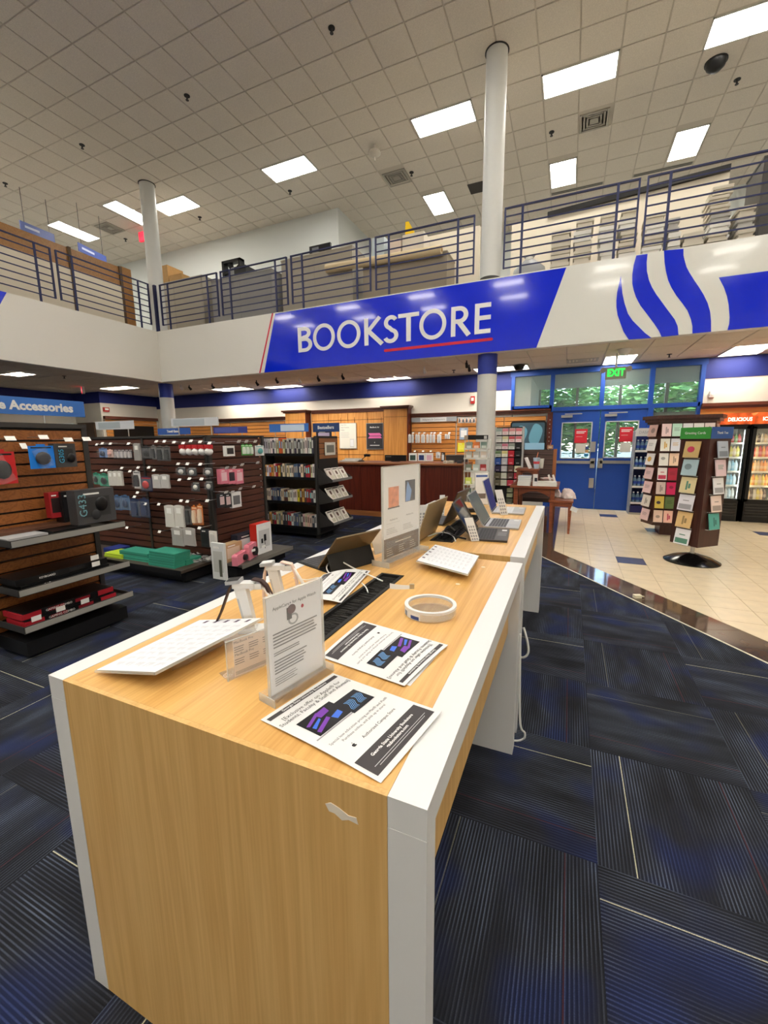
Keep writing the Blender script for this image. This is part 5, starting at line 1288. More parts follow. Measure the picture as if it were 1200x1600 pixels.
# ------------------------------------------------------------ gondola 1 (near left)
XG = -3.7
def gondola_base(name, label, loc, rz, grp='black slatwall gondolas'):
    return thing(name, label, 'shelving', loc, rz, grp)
g1 = gondola_base('slatwall_gondola', 'brown slatwall gondola with three grey shelves at the left edge', (XG, 1.85, 0), PI / 2)
Ly = .42
PIT = at(128, 703, 'x', XG).z - at(128, 719.4, 'x', XG).z
slats(g1, -.42, .36, .1, 1.59, PIT, SLATW, 0)
MB().box(-.42, .0, .05, .36, .03, 1.6).build('back_panel', DARK, g1)
for x in (-.44, .375): MB().box(x - .02, -.03, .0, x + .02, .05, 1.615).build('upright', CHAR, g1)
MB().box(-.45, -.035, 1.6, .395, .05, 1.635).build('top_rail', CHAR, g1)
for z in (.857, .52, .26):
    s_ = MB().box(-.40, -.4, z - .05, .375, -.025, z - .045).box(-.40, -.4, z - .05, -.395, -.025, z - .0).box(.37, -.4, z - .05, .375, -.025, z - .015).box(-.4, -.403, z - .05, .375, -.398, z).build('shelf', CHAR, g1)
    MB().box(-.395, -.408, z - .045, .375, -.4035, z - .005).build('price_rail', flat((150, 148, 142)), s_)
    MB().box(-.395, -.398, z - .0449, .37, -.03, z - .043).build('shelf_deck', flat((70, 68, 64)), s_)
MB().box(-.38, -.36, .03, .34, .0, .13).build('plinth', DARK, g1)
for px, py in ((16, 685), (68, 683), (107, 687), (135, 686)): tag_hook(g1, px, py, 'x', XG + .02, .2, .06, .035)
for px, py in ((37, 697),): tag_hook(g1, px, py, 'x', XG + .02, .05, .04, .05)
product('card', -22, 702, 25, 757, 'x', XG + .15, (206, 36, 42), (26, 28, 28), 'red blister pack with a black mouse at the left edge', d=.04)
product('card', 45, 694, 85, 732, 'x', XG + .17, (22, 130, 232), (38, 38, 44), 'bright blue blister pack with a black mouse')
for o_ in bpy.data.objects['blister_pack'].children[1:2] + bpy.data.objects['blister_pack.001'].children[1:2]: o_.scale = (.62, 1, 1.1); o_.rotation_euler = (0, -.35, 0); o_.location = (.03, 0, -.005)
t = product('box', 86, 693, 119, 730, 'x', XG + .17, (66, 66, 68), (44, 44, 46), 'grey mouse box with blue upright lettering', d=.07)
text('G305', .05, flat((70, 170, 210)), t, (-.03, -.003, .085), rot=(PI / 2, -PI / 2, 0), sx=.95); MB().blob((.035, -.005, .07), (.03, .01, .036)).build('printed_mouse', BLK, t, smooth=True)
product('box', 78, 769, 97, 809, 'x', XG + .16, (168, 34, 42), (40, 26, 28), 'narrow red and black headset box on the top shelf', d=.06)
product('box', 98, 768, 118, 818, 'x', XG + .19, (24, 22, 24), (34, 32, 36), 'black box with a white price sticker on the top shelf', d=.1)
t = product('box', 119, 764, 180, 817, 'x', XG + .3, (72, 72, 74), (52, 52, 54), 'large grey headset box with pale upright lettering on the top shelf', d=.105)
a_ = t.children[0].data.vertices; hh = max(v.co.z for v in a_)
text('G433', hh * .3, flat((120, 170, 180)), t, (-.1, -.003, hh * .56), rot=(PI / 2, -PI / 2, 0)); MB().blob((.04, -.005, hh * .55), (.05, .012, hh * .22)).build('printed_cup', BLK, t, smooth=True); MB().blob((-.01, -.004, hh * .25), (.035, .008, hh * .15)).build('printed_cup', flat((48, 48, 50)), t, smooth=True)
def flatbox(ya, yb_, x0, x1, z, h, m, label, acc=None, name='keyboard_box', cat='box', grp=None, txt=None):
    t = thing(name, label, cat, ((x0 + x1) / 2, (ya + yb_) / 2, z), PI / 2, grp)
    a, c = abs(yb_ - ya) / 2, abs(x1 - x0) / 2
    MB().box(-a, -c, 0, a, c, h).build('carton', m, t)
    if acc:
        for x_ in (-a * .5, a * .1): MB().box(x_, -c - .001, h * .25, x_ + a * .35, -c, h * .75).build('printed_patch', acc, t)
    if txt: text(txt, h * .45, TAGM, t, (-a * .55, -c - .002, h * .5), align='LEFT')
    return t
zt1_ = .857 - .043
flatbox(1.47, 1.72, -3.66, -3.34, zt1_, .022, flat((150, 150, 152)), 'thin grey keyboard box, lower of two at the left of the top shelf')
flatbox(1.46, 1.70, -3.67, -3.35, zt1_ + .023, .025, flat((170, 170, 172)), 'pale grey keyboard box, upper of two at the left of the top shelf')
flatbox(1.74, 2.0, -3.66, -3.36, zt1_, .045, BLK, 'black keyboard box in the middle of the top shelf', flat((52, 50, 50)))
flatbox(1.48, 1.98, -3.67, -3.5, zt1_ + .05, .02, flat((92, 58, 40)), 'brown flat box leaning at the back of the top shelf')
z_ = .52 - .043
kb_ = flat((34, 34, 36))
flatbox(1.5, 2.1, -3.6, -3.36, z_, .045, BLK, 'long black keyboard box, lower of two on the middle shelf', kb_, txt='K I T')
flatbox(1.48, 2.1, -3.62, -3.38, z_ + .047, .045, BLK, 'long black keyboard box, upper of two on the middle shelf', kb_, txt='KEYBOARD')
z_ = .26 - .043
RE = flat((176, 30, 44))
rd = flat((150, 26, 40))
flatbox(1.5, 2.13, -3.6, -3.38, z_, .05, BLK, 'black and red gaming combo box, lower of two on the bottom shelf', rd, txt='GAMING COMBO')
flatbox(1.5, 2.12, -3.62, -3.4, z_ + .052, .05, BLK, 'black and red gaming combo box, upper of two on the bottom shelf', rd, txt='GAMING COMBO')
for o_ in [o for o in bpy.data.objects if o.name.startswith('keyboard_box') and 'combo' in o.get('label', '')]:
    for s_ in (-1, 1): MB().box(s_ * .2, -.115, .006, s_ * .322, .115, .044).build('red_end', RE, o_)
for px, py in ((148, 871), (150, 881), (133, 939), (95, 951), (57, 966)):
    X_ = -3.33; p = at(px, py, 'x', X_)
    I = inv_of(g1) @ p
    MB().box(I.x - .03, I.y, I.z - .018, I.x + .03, I.y + .002, I.z + .018).build('price_tag', TAGM, g1)
# sign over gondola 1
def topsign(px0, py0, px1, py1, ax, val, m, label, words=None, size=None, wm=None, posts=True, zpost=None, sub=None):
    loc, w, h, rz = rect(px0, py0, px1, py1, ax, val)
    t = thing('aisle_sign', label, 'sign', loc, rz)
    MB().box(-w / 2, -.006, 0, w / 2, .006, h).build('panel', m, t)
    if posts: MB().cyl((-w * .35, 0, (zpost - loc.z)), (-w * .35, 0, 0), .006, n=8).cyl((w * .35, 0, (zpost - loc.z)), (w * .35, 0, 0), .006, n=8).build('post', CHROME, t)
    if words: text(words, size or h * .5, wm or PAPER, t, (0, -.008, h * .5), bold=.002)
    if sub: MB().box(w * sub[0] - w / 2, -.0075, h * .12, w * sub[1] - w / 2, -.006, h * .88).build('printed_field', sub[2], t)
    return t
SB = mat('sign_mid_blue', (58, 112, 190), .3, noise=.12, bscale=3)
loc, w, h, rz = rect(-80, 612, 131, 652, 'x', XG)
zz0, zz1 = at(131, 652, 'x', XG).z, at(131, 628, 'x', XG).z; yE = at(131, 640, 'x', XG).y
t = thing('aisle_sign', 'large blue Phone Accessories sign above the left gondola', 'sign', (XG, yE - .9, zz0), PI / 2)
MB().box(-.0, -.008, 0, .9, .008, zz1 - zz0).build('panel', SB, t)
MB().cyl((.6, 0, 1.635 - zz0), (.6, 0, 0), .006, n=8).cyl((.1, 0, 1.635 - zz0), (.1, 0, 0), .006, n=8).build('post', CHROME, t)
text('Phone Accessories', .088, PAPER, t, (.81, -.01, (zz1 - zz0) * .5), align='RIGHT', bold=.0035)
topsign(68, 662, 116, 669, 'y', 4.9, flat((196, 200, 202)), 'small grey sign seen above the left gondola top rail', posts=True, zpost=0, sub=(.1, .7, flat((150, 156, 160))))
# ------------------------------------------------------------ gondola 2 (middle, front face along X and right end face)
YG = 3.45; XE = -3.6
g2 = gondola_base('slatwall_gondola', 'dark slatwall gondola full of hanging accessories with teal boxes below', (-4.55, YG, 0), 0)
P2_ = .0775
x0_ = -1.0 - .35; xe = XE + 4.55
slats(g2, x0_, xe - .03, .2, 1.53, P2_, SLATD, 0)
MB().box(x0_, .001, .05, xe - .04, .86, 1.535).build('core', mat('gondola_core', (44, 36, 32), .7), g2)
for x in (x0_ - .02, at(236, 800, 'y', YG).x + 4.55, xe - .02): MB().box(x - .016, -.03, 0, x + .016, .0, 1.55).build('upright', CHAR, g2)
MB().box(x0_ - .03, -.03, 1.535, xe, .9, 1.56).build('top_rail', CHAR, g2)
dk = MB().box(x0_, -.47, .135, xe - .02, -.02, .165).build('base_deck', flat((74, 64, 54)), g2)
MB().box(x0_, -.475, .11, xe - .02, -.4705, .168).build('deck_front', DARK, dk)
MB().box(x0_, -.38, .02, xe - .06, .86, .11).build('plinth', DARK, g2)
for x in (x0_ + .1, xe - .12): MB().cyl((x, -.36, .018), (x + .02, -.36, .018), .018, n=10).build('caster', CHAR, g2)
# right end face
e_ = Matrix.Translation((xe, 0, 0)) @ Matrix.Rotation(PI / 2, 4, 'Z')
b = None; z = 1.53 - P2_ + .005; me_ = None
SLE = wood('dark_slatwall_end', (72, 38, 26), (92, 50, 34), 'Y', 1.5, .5)
while z > .2:
    if me_ is None:
        o = MB().box(xe, .02, 0, xe + .018, .84, P2_ - .010).build('slat', SLE, g2, (0, 0, z)); me_ = o.data
    else: link('slat', me_, g2, (0, 0, z))
    z -= P2_
for y in (.0, .87): MB().box(xe - .012, y - .018, 0, xe + .03, y + .018, 1.555).build('upright', CHAR, g2)
YE2 = YG + .89
d2 = MB().box(xe, -.06, .135, xe + .42, .86, .16).build('base_deck', flat((84, 80, 74)), g2)
MB().box(xe + .42, -.06, .12, xe + .425, .86, .165).build('price_rail', flat((120, 116, 108)), d2)
MB().box(xe, -.06, .02, xe + .34, .8, .12).build('plinth', DARK, g2)
s2 = 4.2857
def c2(x, y): return 140 + x / s2, 640 + y / s2
def P2(kind, x0, y0, x1, y1, c1, cc, label, ax='y', val=None, **k):
    a, b_ = c2(x0, y0); c, d = c2(x1, y1)
    if val is None: val = (YG - .18) if ax == 'y' else XE + .17
    return product(kind, a, b_, c, d, ax, val, c1, cc, label, **k)
R1 = 'dark gondola top row'; R2 = 'dark gondola second row'; R3 = 'dark gondola third row'
P2('card', 65, 255, 118, 320, (110, 150, 210), (60, 70, 90), 'light blue phone accessory card in the ' + R1)
P2('card', 120, 265, 158, 320, (232, 200, 192), (210, 160, 150), 'pale pink accessory card in the ' + R1)
for k in range(5): P2('card', 165 + k * 25, 262, 188 + k * 25, 330, (58, 52, 56), (206, 200, 200), 'dark slim accessory card, %s of five in the %s' % (ORD[k], R1), val=YG - .14 - .006 * k)
P2('bag', 305, 225, 346, 340, (170, 168, 164), (120, 116, 112), 'grey bagged cable left of the black packs in the ' + R1)
P2('card', 350, 240, 412, 330, (58, 58, 60), (24, 24, 26), 'black blister pack with round product in the ' + R1)
P2('card', 416, 235, 446, 335, (120, 118, 116), (60, 60, 62), 'narrow grey blister pack in the ' + R1)
P2('card', 450, 240, 498, 343, (96, 96, 96), (34, 34, 36), 'grey and black blister pack, left of a pair in the ' + R1)
P2('card', 500, 240, 541, 345, (100, 98, 98), (40, 40, 42), 'grey and black blister pack, right of a pair in the ' + R1)
for k in range(5): P2('jar', 608 + k * 42, 235, 650 + k * 42, 306, (236, 234, 232), (198, 40, 44), 'white earphone dome with red header, %s of five in the %s' % (ORD[k], R1), val=YG - .16, cat='earphones')
P2('card', 28, 420, 66, 500, (52, 160, 130), (36, 44, 44), 'teal earphone pack at the left end of the ' + R2)
P2('card', 68, 425, 132, 512, (60, 176, 142), (30, 40, 40), 'teal pack with a black oval in the ' + R2)
for k in range(3): P2('bag', 135 + k * 31, 410, 166 + k * 31, 508, (226, 222, 214), (190, 184, 176), 'clear white bagged charger, %s of three in the %s' % (ORD[k], R2))
P2('card', 296, 405, 342, 528, (232, 230, 226), (40, 40, 44), 'tall white pack with black strip in the ' + R2)
P2('card', 344, 445, 420, 545, (54, 58, 84), (196, 44, 42), 'navy and red pack with white sticker in the ' + R2)
for k in range(2): P2('bag', 430 + k * 56, 432, 484 + k * 56, 525, (206, 204, 200), (120, 118, 116), 'clear bag with white label, %s of two in the %s' % (('left', 'right')[k], R2))
for k, (x, y, s) in enumerate(((590, 380, 'left'), (662, 385, 'middle'), (770, 385, 'right'))): P2('card', x, y, x + 56, y + 60, (54, 56, 58), (208, 206, 202), 'small black and white pack, %s of three right of the %s' % (s, R2))
for k, (x, y, s) in enumerate(((692, 482, 'left'), (780, 475, 'right'))): P2('card', x, y, x + 46, y + 66, (50, 54, 54), (212, 210, 200), 'small black and white pack, %s of two below the second row' % s)
for k in range(2): P2('card', 160 + k * 56, 570, 214 + k * 56, 672, (74, 110, 150), (46, 66, 100), 'steel blue pack, %s of two in the %s' % (('left', 'right')[k], R3))
for k in range(2): P2('card', 276 + k * 64, 588, 336 + k * 66, 722, (50, 64, 94), (30, 50, 92), 'tall navy pack, %s of two in the %s' % (('left', 'right')[k], R3))
for k in range(2): P2('bag', 514 + k * 64, 638, 576 + k * 62, 784, (232, 228, 220), (200, 194, 186), 'large clear bag of white cable, %s of two in the %s' % (('left', 'right')[k], R3))
P2('card', 642, 640, 680, 770, (84, 78, 74), (40, 40, 40), 'dark pack between clear bags and orange packs in the ' + R3)
for k in range(2): P2('card', 686 + k * 38, 640 - 10 * k, 722 + k * 38, 772, (206, 116, 44), (240, 214, 180), 'orange pack, %s of two in the %s' % (('left', 'right')[k], R3))
for k in range(2): P2('bag', 560 + k * 78, 790, 636 + k * 76, 908, (182, 178, 172), (90, 88, 86), 'grey clear bag with label low on the dark gondola, %s of two' % ('left', 'right')[k], val=YG - .3)
for px, py in ((48, 234), (85, 226), (140, 228), (260, 228), (447, 213), (500, 213), (565, 218), (627, 224), (678, 210), (740, 216), (803, 224), (82, 408), (110, 406), (215, 392), (270, 413), (325, 388), (397, 388), (430, 406), (593, 363), (655, 363), (741, 366), (602, 470), (668, 462), (750, 465), (320, 556), (300, 584), (372, 632), (464, 634), (612, 610), (655, 615), (788, 610), (143, 783), (250, 790), (468, 818), (590, 786), (735, 793)):
    a, b_ = c2(px, py); tag_hook(g2, a, b_, 'y', YG, .2, .046, .03)
# base deck stock
def deckbox(x0, y0, x1, y1, col, label, ax='y', val=None, d=.2, zr=None, cc=None, name='product_box', grp=None, hf=None):
    a, b_ = c2(x0, y0); c, dd = c2(x1, y1)
    v = val if val is not None else YG - .42
    loc, w, h, rz = rect(a, b_, c, dd, ax, v)
    if zr is not None: loc.z = zr
    if hf: h = hf
    t = thing(name, label, 'box', loc, rz, grp)
    MB().box(-w / 2, 0, 0, w / 2, d, h).build('carton', flat(col), t)
    MB().box(-w / 2 + .01, -.0008, h * .3, w / 2 - .01, 0, h * .55).build('printed_band', flat(cc or [max(0, int(x * .75)) for x in col]), t)
    return t
TEAL = (62, 166, 140)
for k in range(2): deckbox(92 + 3 * k, 921 - k * 19, 207, 939 - k * 19, (196, 226, 60), 'lime green flat box, %s of two on the base shelf' % ('lower', 'upper')[k], zr=.166 + k * .026, val=YG - .4, hf=.0255)
deckbox(84, 832, 156, 892, (38, 56, 130), 'navy blue case behind the lime boxes on the base shelf', val=YG - .26, zr=.166, hf=.05)
for k in range(2): deckbox(196 - k * 4, 900 - k * 32, 386 - 8 * k, 943 - k * 32, [min(255, int(x * (1 - .08 * k))) for x in TEAL], 'teal tablet case box, %s of the left pair on the base shelf' % ('lower', 'upper')[k], zr=.166 + k * .05, val=YG - .38, hf=.046)
for k in range(6): deckbox(388, 961 - k * 23, 558, 984 - k * 23, [min(255, int(x * (1 - .03 * (k % 3)))) for x in TEAL], 'teal tablet case box, %s from the bottom of the six box stack' % ORD[k], zr=.166 + k * .0275, val=YG - .44, hf=.0245, grp='stack of six teal boxes')
for k in range(2): deckbox(560, 935 - k * 28, 640, 962 - k * 28, (54, 150, 124), 'short teal box behind the clear bags, %s of two' % ('lower', 'upper')[k], zr=.166 + k * .03, val=YG - .3, hf=.029)
p = at(*c2(330, 962), 'z', .17); t = thing('stylus_pack', 'thin lime stylus pack lying in front of the teal boxes', 'package', p, .1)
MB().box(-.06, -.012, 0, .06, .012, .01).build('pack', flat((206, 214, 120)), t)
random.seed(11)
for k in range(7):
    p = at(*c2(636 + k * 29, 982 + (k % 3) * 20), 'z', .18)
    t = thing('bagged_cable', 'loose clear bag of cable, %s in the heap on the base shelf' % ORD[k], 'package', (p.x, p.y + .04, .168 + .028 * (k % 2)), random.uniform(-.6, .6), 'heap of bagged cables')
    vs = []; n = 5
    for j in range(n):
        for i in range(n): vs.append((-.062 + .124 * i / (n - 1), -.045 + .09 * j / (n - 1), .012 + .03 * random.random() * (0 < i < n - 1) + .01 * random.random()))
    fs = [(j * n + i, j * n + i + 1, (j + 1) * n + i + 1, (j + 1) * n + i) for j in range(n - 1) for i in range(n - 1)]
    MB().faces(vs + [(v[0], v[1], 0) for v in vs], fs + [tuple(q + n * n for q in reversed(f_)) for f_ in fs]).build('bag', mat('clear_bag_heap', (190, 188, 184), .15, alpha=.6), t)
    MB().tube(arc_pts := [(.035 * math.cos(a) * (1 + .2 * q), .03 * math.sin(a), .012 + .002 * q) for q in range(3) for a in [i * PI / 5 for i in range(10)]], .004, 6).build('coiled_cable', flat([(60, 58, 90), (40, 40, 42), (225, 225, 222)][k % 3]), t)
slp = product('box', *c2(745, 800), *c2(800, 920), 'y', YG - .2, (52, 52, 54), (40, 40, 42), 'dark grey panel leaning at the right end of the base shelf', d=.012)
slp = product('box', *c2(802, 815), *c2(846, 922), 'y', YG - .24, (226, 222, 214), (206, 204, 198), 'white slim box leaning beside the dark panel', d=.02)
t = product('box', 331, 849, 351, 905, 'y', YG - .5022, (226, 228, 226), (196, 198, 192), 'tall white pack hanging at the front corner of the dark gondola', d=.028)
MB().box(.01, -.002, .03, .045, -.0012, .2).build('printed_strip', flat((92, 94, 80)), t)
# end face stock
XP = XE + .19
def PE(kind, x0, y0, x1, y1, c1, cc, label, v=XP, **k): return P2(kind, x0, y0, x1, y1, c1, cc, label, ax='x', val=v, **k)
PE('box', 912, 242, 972, 312, (232, 230, 226), (52, 48, 48), 'white box with a black diamond print at the top of the end panel', d=.04)
for k in range(3): PE('card', 1016 + k * 25, 230, 1040 + k * 25, 306, (66, 170, 60), (226, 236, 220), 'green accessory card, %s of three at the top of the end panel' % ORD[k])
PE('card', 1108, 236, 1166, 308, (228, 232, 230), (60, 150, 150), 'white accessory card with teal print at the top right of the end panel')
for k in range(3): PE('box', 876 + k * 52, 398, 926 + k * 52, 497, (232, 130, 150), (244, 200, 206) if k != 1 else (60, 50, 56), 'pink camera box, %s of three on the end panel' % ORD[k], d=.05)
for k in range(2): PE('box', 868 + k * 42, 562, 908 + k * 42, 655, (40, 40, 42), (220, 190, 190), 'black and white camera box, %s of two on the end panel' % ('left', 'right')[k], d=.04)
PE('box', 953, 552, 1016, 655, (234, 232, 230), (110, 110, 112), 'white camera box right of the black and white pair on the end panel', d=.04)
for px, py in ((1000, 213), (1051, 213), (1110, 213), (1022, 369), (1126, 355), (1010, 530), (1100, 516), (920, 390), (970, 388), (915, 553), (957, 552)): tag_hook(g2, *c2(px, py), 'x', XE + .018, .2, .05, .034)
zt_ = .161
def endbox(x0, y0, x1, y1, v, c1, cc, label, d=.1, kind='box', **k):
    t = PE(kind, x0, y0, x1, y1, c1, cc, label, v=v, d=d, **k); t.location.z = zt_; return t
endbox(985, 703, 1112, 850, XE + .16, (44, 48, 62), (226, 228, 230), 'navy and white tall box standing at the back of the end shelf')
t = endbox(1116, 690, 1215, 893, XE + .3, (236, 236, 236), (206, 206, 206), 'tall white box with red side and tripod print on the end shelf')
t.children[0].data.materials[0] = flat((238, 238, 238)); w_ = max(v.co.x for v in t.children[0].data.vertices); h_ = max(v.co.z for v in t.children[0].data.vertices)
MB().box(-w_ - .0015, -.001, 0, -w_, .1, h_ + .001).box(-w_, 0, h_, w_, .1, h_ + .0015).build('red_side', flat((206, 48, 34)), t)
MB().box(-.01, -.003, h_ * .4, .03, -.001, h_ * .62).box(-.06, -.003, h_ * .35, -.03, -.001, h_ * .5).box(-.001, -.003, h_ * .15, .001 + .006, -.001, h_ * .4).build('printed_tripod', BLK, t)
t = endbox(897, 815, 1018, 935, XE + .2, (200, 166, 124), (224, 206, 180), 'kraft brown camera box on the end shelf')
def toy_camera(x0, y0, x1, y1, v, label):
    loc, w, h, rz = rect(*c2(x0, y0), *c2(x1, y1), 'x', v); loc.z = zt_
    t = thing('instant_camera', label, 'camera', loc, rz + .3)
    MB().prism([(-w / 2, 0), (w / 2, 0), (w / 2, h * .85), (w / 2 - .01, h), (-w / 2 + .01, h), (-w / 2, h * .85)], 0, .06, M=Matrix(((1, 0, 0, 0), (0, 0, 1, 0), (0, 1, 0, 0), (0, 0, 0, 1)))).build('body', flat((236, 140, 158)), t)
    MB().cyl((w * .12, -.03, h * .45), (w * .12, 0, h * .45), min(w, h) * .3, n=14).build('lens', BLK, t)
    MB().box(-w * .3, .015, h, w * .1, .045, h + .008).build('shutter_plate', flat((214, 120, 140)), t)
toy_camera(1046, 815, 1132, 915, XE + .33, 'upright pink instant camera on the end shelf')
toy_camera(957, 872, 1082, 942, XE + .35, 'pink instant camera box lying at the front of the end shelf')
for px, py in ((1097, 942), (1165, 915)): 
    p = at(*c2(px, py), 'x', XE + .427); I = inv_of(g2) @ p; MB().box(I.x, I.y - .03, I.z - .014, I.x + .002, I.y + .03, I.z + .014).build('price_tag', TAGM, g2)
# signs over the middle gondolas
GS = flat((198, 202, 206), .3)
topsign(150, 658, 209, 671, 'y', YG + .3, GS, 'pale grey aisle sign left above the dark gondola', posts=True, zpost=1.56, sub=(.08, .66, flat((158, 168, 172))))
topsign(268, 653, 341, 666, 'y', YG + .1, GS, 'longer pale grey aisle sign above the dark gondola', posts=True, zpost=1.56, sub=(.05, .72, flat((170, 178, 184))))
for o in (bpy.data.objects[-1] if False else None,): pass
topsign(247, 669, 297, 679, 'y', YG + .5, mat('sign_royal', (42, 84, 160), .4), 'blue aisle sign with small white lettering under the grey one', 'Travel Games', None, posts=True, zpost=1.56)
topsign(334, 667, 386, 677, 'y', YG + .85, flat((58, 66, 140), .4), 'violet blue aisle sign above the gondola end panel', None, posts=True, zpost=1.56, sub=(.05, .75, flat((84, 92, 160))))
# ------------------------------------------------------------ book gondola
YB3 = 5.3; XB0, XB1 = -4.42, -3.43
g3 = gondola_base('book_gondola', 'black book gondola with four rows of books and magazine pockets', ((XB0 + XB1) / 2, YB3, 0), 0, None)
hw = (XB1 - XB0) / 2
MB().box(-hw, .28, .1, hw, .34, 1.5).build('back_panel', mat('taupe_back_panel', (96, 84, 68), .7), g3)
for s in (-1, 1): MB().box(s * hw - .02, .0, .08, s * hw + .02, .62, 1.56).build('side_panel', CHAR, g3)
MB().box(-hw + .02, .345, .1, hw - .02, .6, 1.5).build('rear_core', DARK, g3)
shz = [at(450, y, 'y', YB3).z for y in (709, 745.5, 783.5, 821)]
for z in shz:
    s_ = MB().box(-hw + .02, .0, z - .03, hw - .02, .28, z).build('shelf', CHAR, g3)
    MB().box(-hw + .02, -.006, z - .035, hw - .02, 0, z + .006).build('shelf_lip', DARK, s_)
MB().box(-hw, .02, .06, hw, .6, .16).build('plinth', DARK, g3)
for x in (-hw + .1, hw - .05):
    for y in (.08, .52): MB().cyl((x - .02, y, .035), (x + .02, y, .035), .035, n=12).build('caster', CHAR, g3)
# end: slat board top, three angled magazine pockets, facing right
me_ = None; z = 1.535 - .078
while z > 1.15:
    if me_ is None: o = MB().box(hw + .02, .06, 0, hw + .036, .58, .068).build('slat', wood('tan_slat', (120, 74, 40), (150, 98, 56), 'Y'), g3, (0, 0, z)); me_ = o.data
    else: link('slat', me_, g3, (0, 0, z))
    z -= .078
MB().box(hw + .02, .03, .1, hw + .03, .6, 1.56).build('end_panel', DARK, g3)
pk = [(at(520, y, 'x', XB1 + .26).z) for y in (752, 783, 820)]
for z in pk:
    q = MB()
    q.faces([(hw + .03, 0, z + .17), (hw + .03, .6, z + .17), (hw + .27, .6, z), (hw + .27, 0, z), (hw + .03, 0, z + .16), (hw + .03, .6, z + .16), (hw + .27, .6, z - .01), (hw + .27, 0, z - .01)], [(0, 3, 2, 1), (4, 5, 6, 7), (0, 4, 7, 3), (1, 2, 6, 5), (3, 7, 6, 2), (0, 1, 5, 4)])
    q.build('pocket', CHAR, g3) if False else None
    s_ = MB().prism([(0, .19), (.0, -.06), (.25, 0), (.25, .02)], 0, .006, M=Matrix(((1, 0, 0, hw + .03), (0, 0, 1, 0), (0, 1, 0, z), (0, 0, 0, 1)))).build('pocket_side', CHAR, g3)
    MB().prism([(0, .19), (.0, -.06), (.25, 0), (.25, .02)], 0, .006, M=Matrix(((1, 0, 0, hw + .03), (0, 0, 1, .6), (0, 1, 0, z), (0, 0, 0, 1)))).build('pocket_side', CHAR, g3)
    MB().faces([(hw + .03, 0, z - .055), (hw + .28, 0, z), (hw + .28, .6, z), (hw + .03, .6, z - .055), (hw + .03, 0, z - .065), (hw + .28, 0, z - .01), (hw + .28, .6, z - .01), (hw + .03, .6, z - .065)], [(0, 1, 2, 3), (7, 6, 5, 4), (0, 4, 5, 1), (2, 6, 7, 3), (1, 5, 6, 2), (0, 3, 7, 4)]).build('pocket_shelf', CHAR, g3)
    MB().box(hw + .276, 0, z - .01, hw + .282, .606, z + .028).build('pocket_lip', flat((120, 120, 118)), g3)
# books
def book(x, y, z, w, h, d, rgb, label, grp, rz=0, name='book', lean=0):
    t = thing(name, label, 'book', (x, y, z), rz, grp)
    m = flat(rgb, .45)
    MB().box(0, 0, 0, w, .003, h).box(0, 0, 0, .0025, d, h).box(w - .0025, 0, 0, w, d, h).build('cover', m, t)
    MB().box(.0025, .003, .003, w - .0025, d - .004, h - .003).build('pages', flat((232, 226, 210), .7), t)
    MB().box(w * .25, -.0006, h * .35, w * .75, 0, h * .82).build('spine_print', flat([min(255, int(255 - c * .75)) if sum(rgb) < 380 else int(c * .45) for c in rgb]), t)
    return t
CN = [((232, 228, 220), 'white'), ((206, 204, 200), 'pale grey'), ((60, 60, 66), 'charcoal'), ((196, 196, 192), 'grey'), ((40, 52, 84), 'navy'), ((206, 90, 40), 'orange'), ((172, 44, 52), 'red'), ((224, 208, 176), 'cream'), ((84, 104, 130), 'slate blue'), ((96, 60, 48), 'brown'), ((214, 160, 90), 'tan'), ((120, 130, 110), 'sage'), ((228, 196, 180), 'pink beige'), ((232, 210, 60), 'yellow')]
def byname(n): return [c for c in CN if c[1] == n][0]
rows = [
 ['pale grey'] * 3 + ['white', 'charcoal', 'white', 'cream', 'orange', 'orange', 'cream'] + ['charcoal', 'pale grey'] * 4 + ['grey', 'white', 'grey', 'white', 'charcoal'],
 ['tan', 'white', 'orange', 'tan', 'pink beige', 'red', 'tan', 'charcoal', 'cream', 'sage', 'cream', 'white', 'cream', 'slate blue', 'slate blue', 'navy', 'cream', 'charcoal', 'red', 'red', 'cream', 'white'],
 ['cream', 'cream', 'charcoal', 'slate blue', 'slate blue', 'navy', 'slate blue', 'cream', 'brown', 'brown', 'cream', 'white', 'white', 'white', 'yellow', 'brown', 'tan', 'brown', 'red', 'red', 'charcoal', 'white'],
 ['charcoal', 'tan', 'brown', 'red', 'cream', 'sage', 'cream', 'charcoal', 'charcoal', 'red', 'red', 'white', 'slate blue', 'slate blue', 'sage', 'charcoal', 'pink beige', 'cream', 'pink beige', 'pink beige', 'charcoal', 'white']]
random.seed(21)
for r_, (row, z) in enumerate(zip(rows, shz)):
    x = XB0 + .03; tot = (XB1 - XB0 - .06); base = tot / len(row)
    for k, cn in enumerate(row):
        w_ = base * random.uniform(.8, 1.0); h_ = (.235 if r_ == 0 else .2) * random.uniform(.86, 1.03)
        c, _n = byname(cn)
        book(x, YB3 + random.uniform(.01, .035), z + .001, w_, h_, .17, [max(0, min(255, int(v + random.uniform(-10, 10)))) for v in c], '%s spined book, %s from the left on the %s shelf of the book gondola' % (cn, ORD[k], ('top', 'second', 'third', 'bottom')[r_]), 'books on the black book gondola')
        x += base
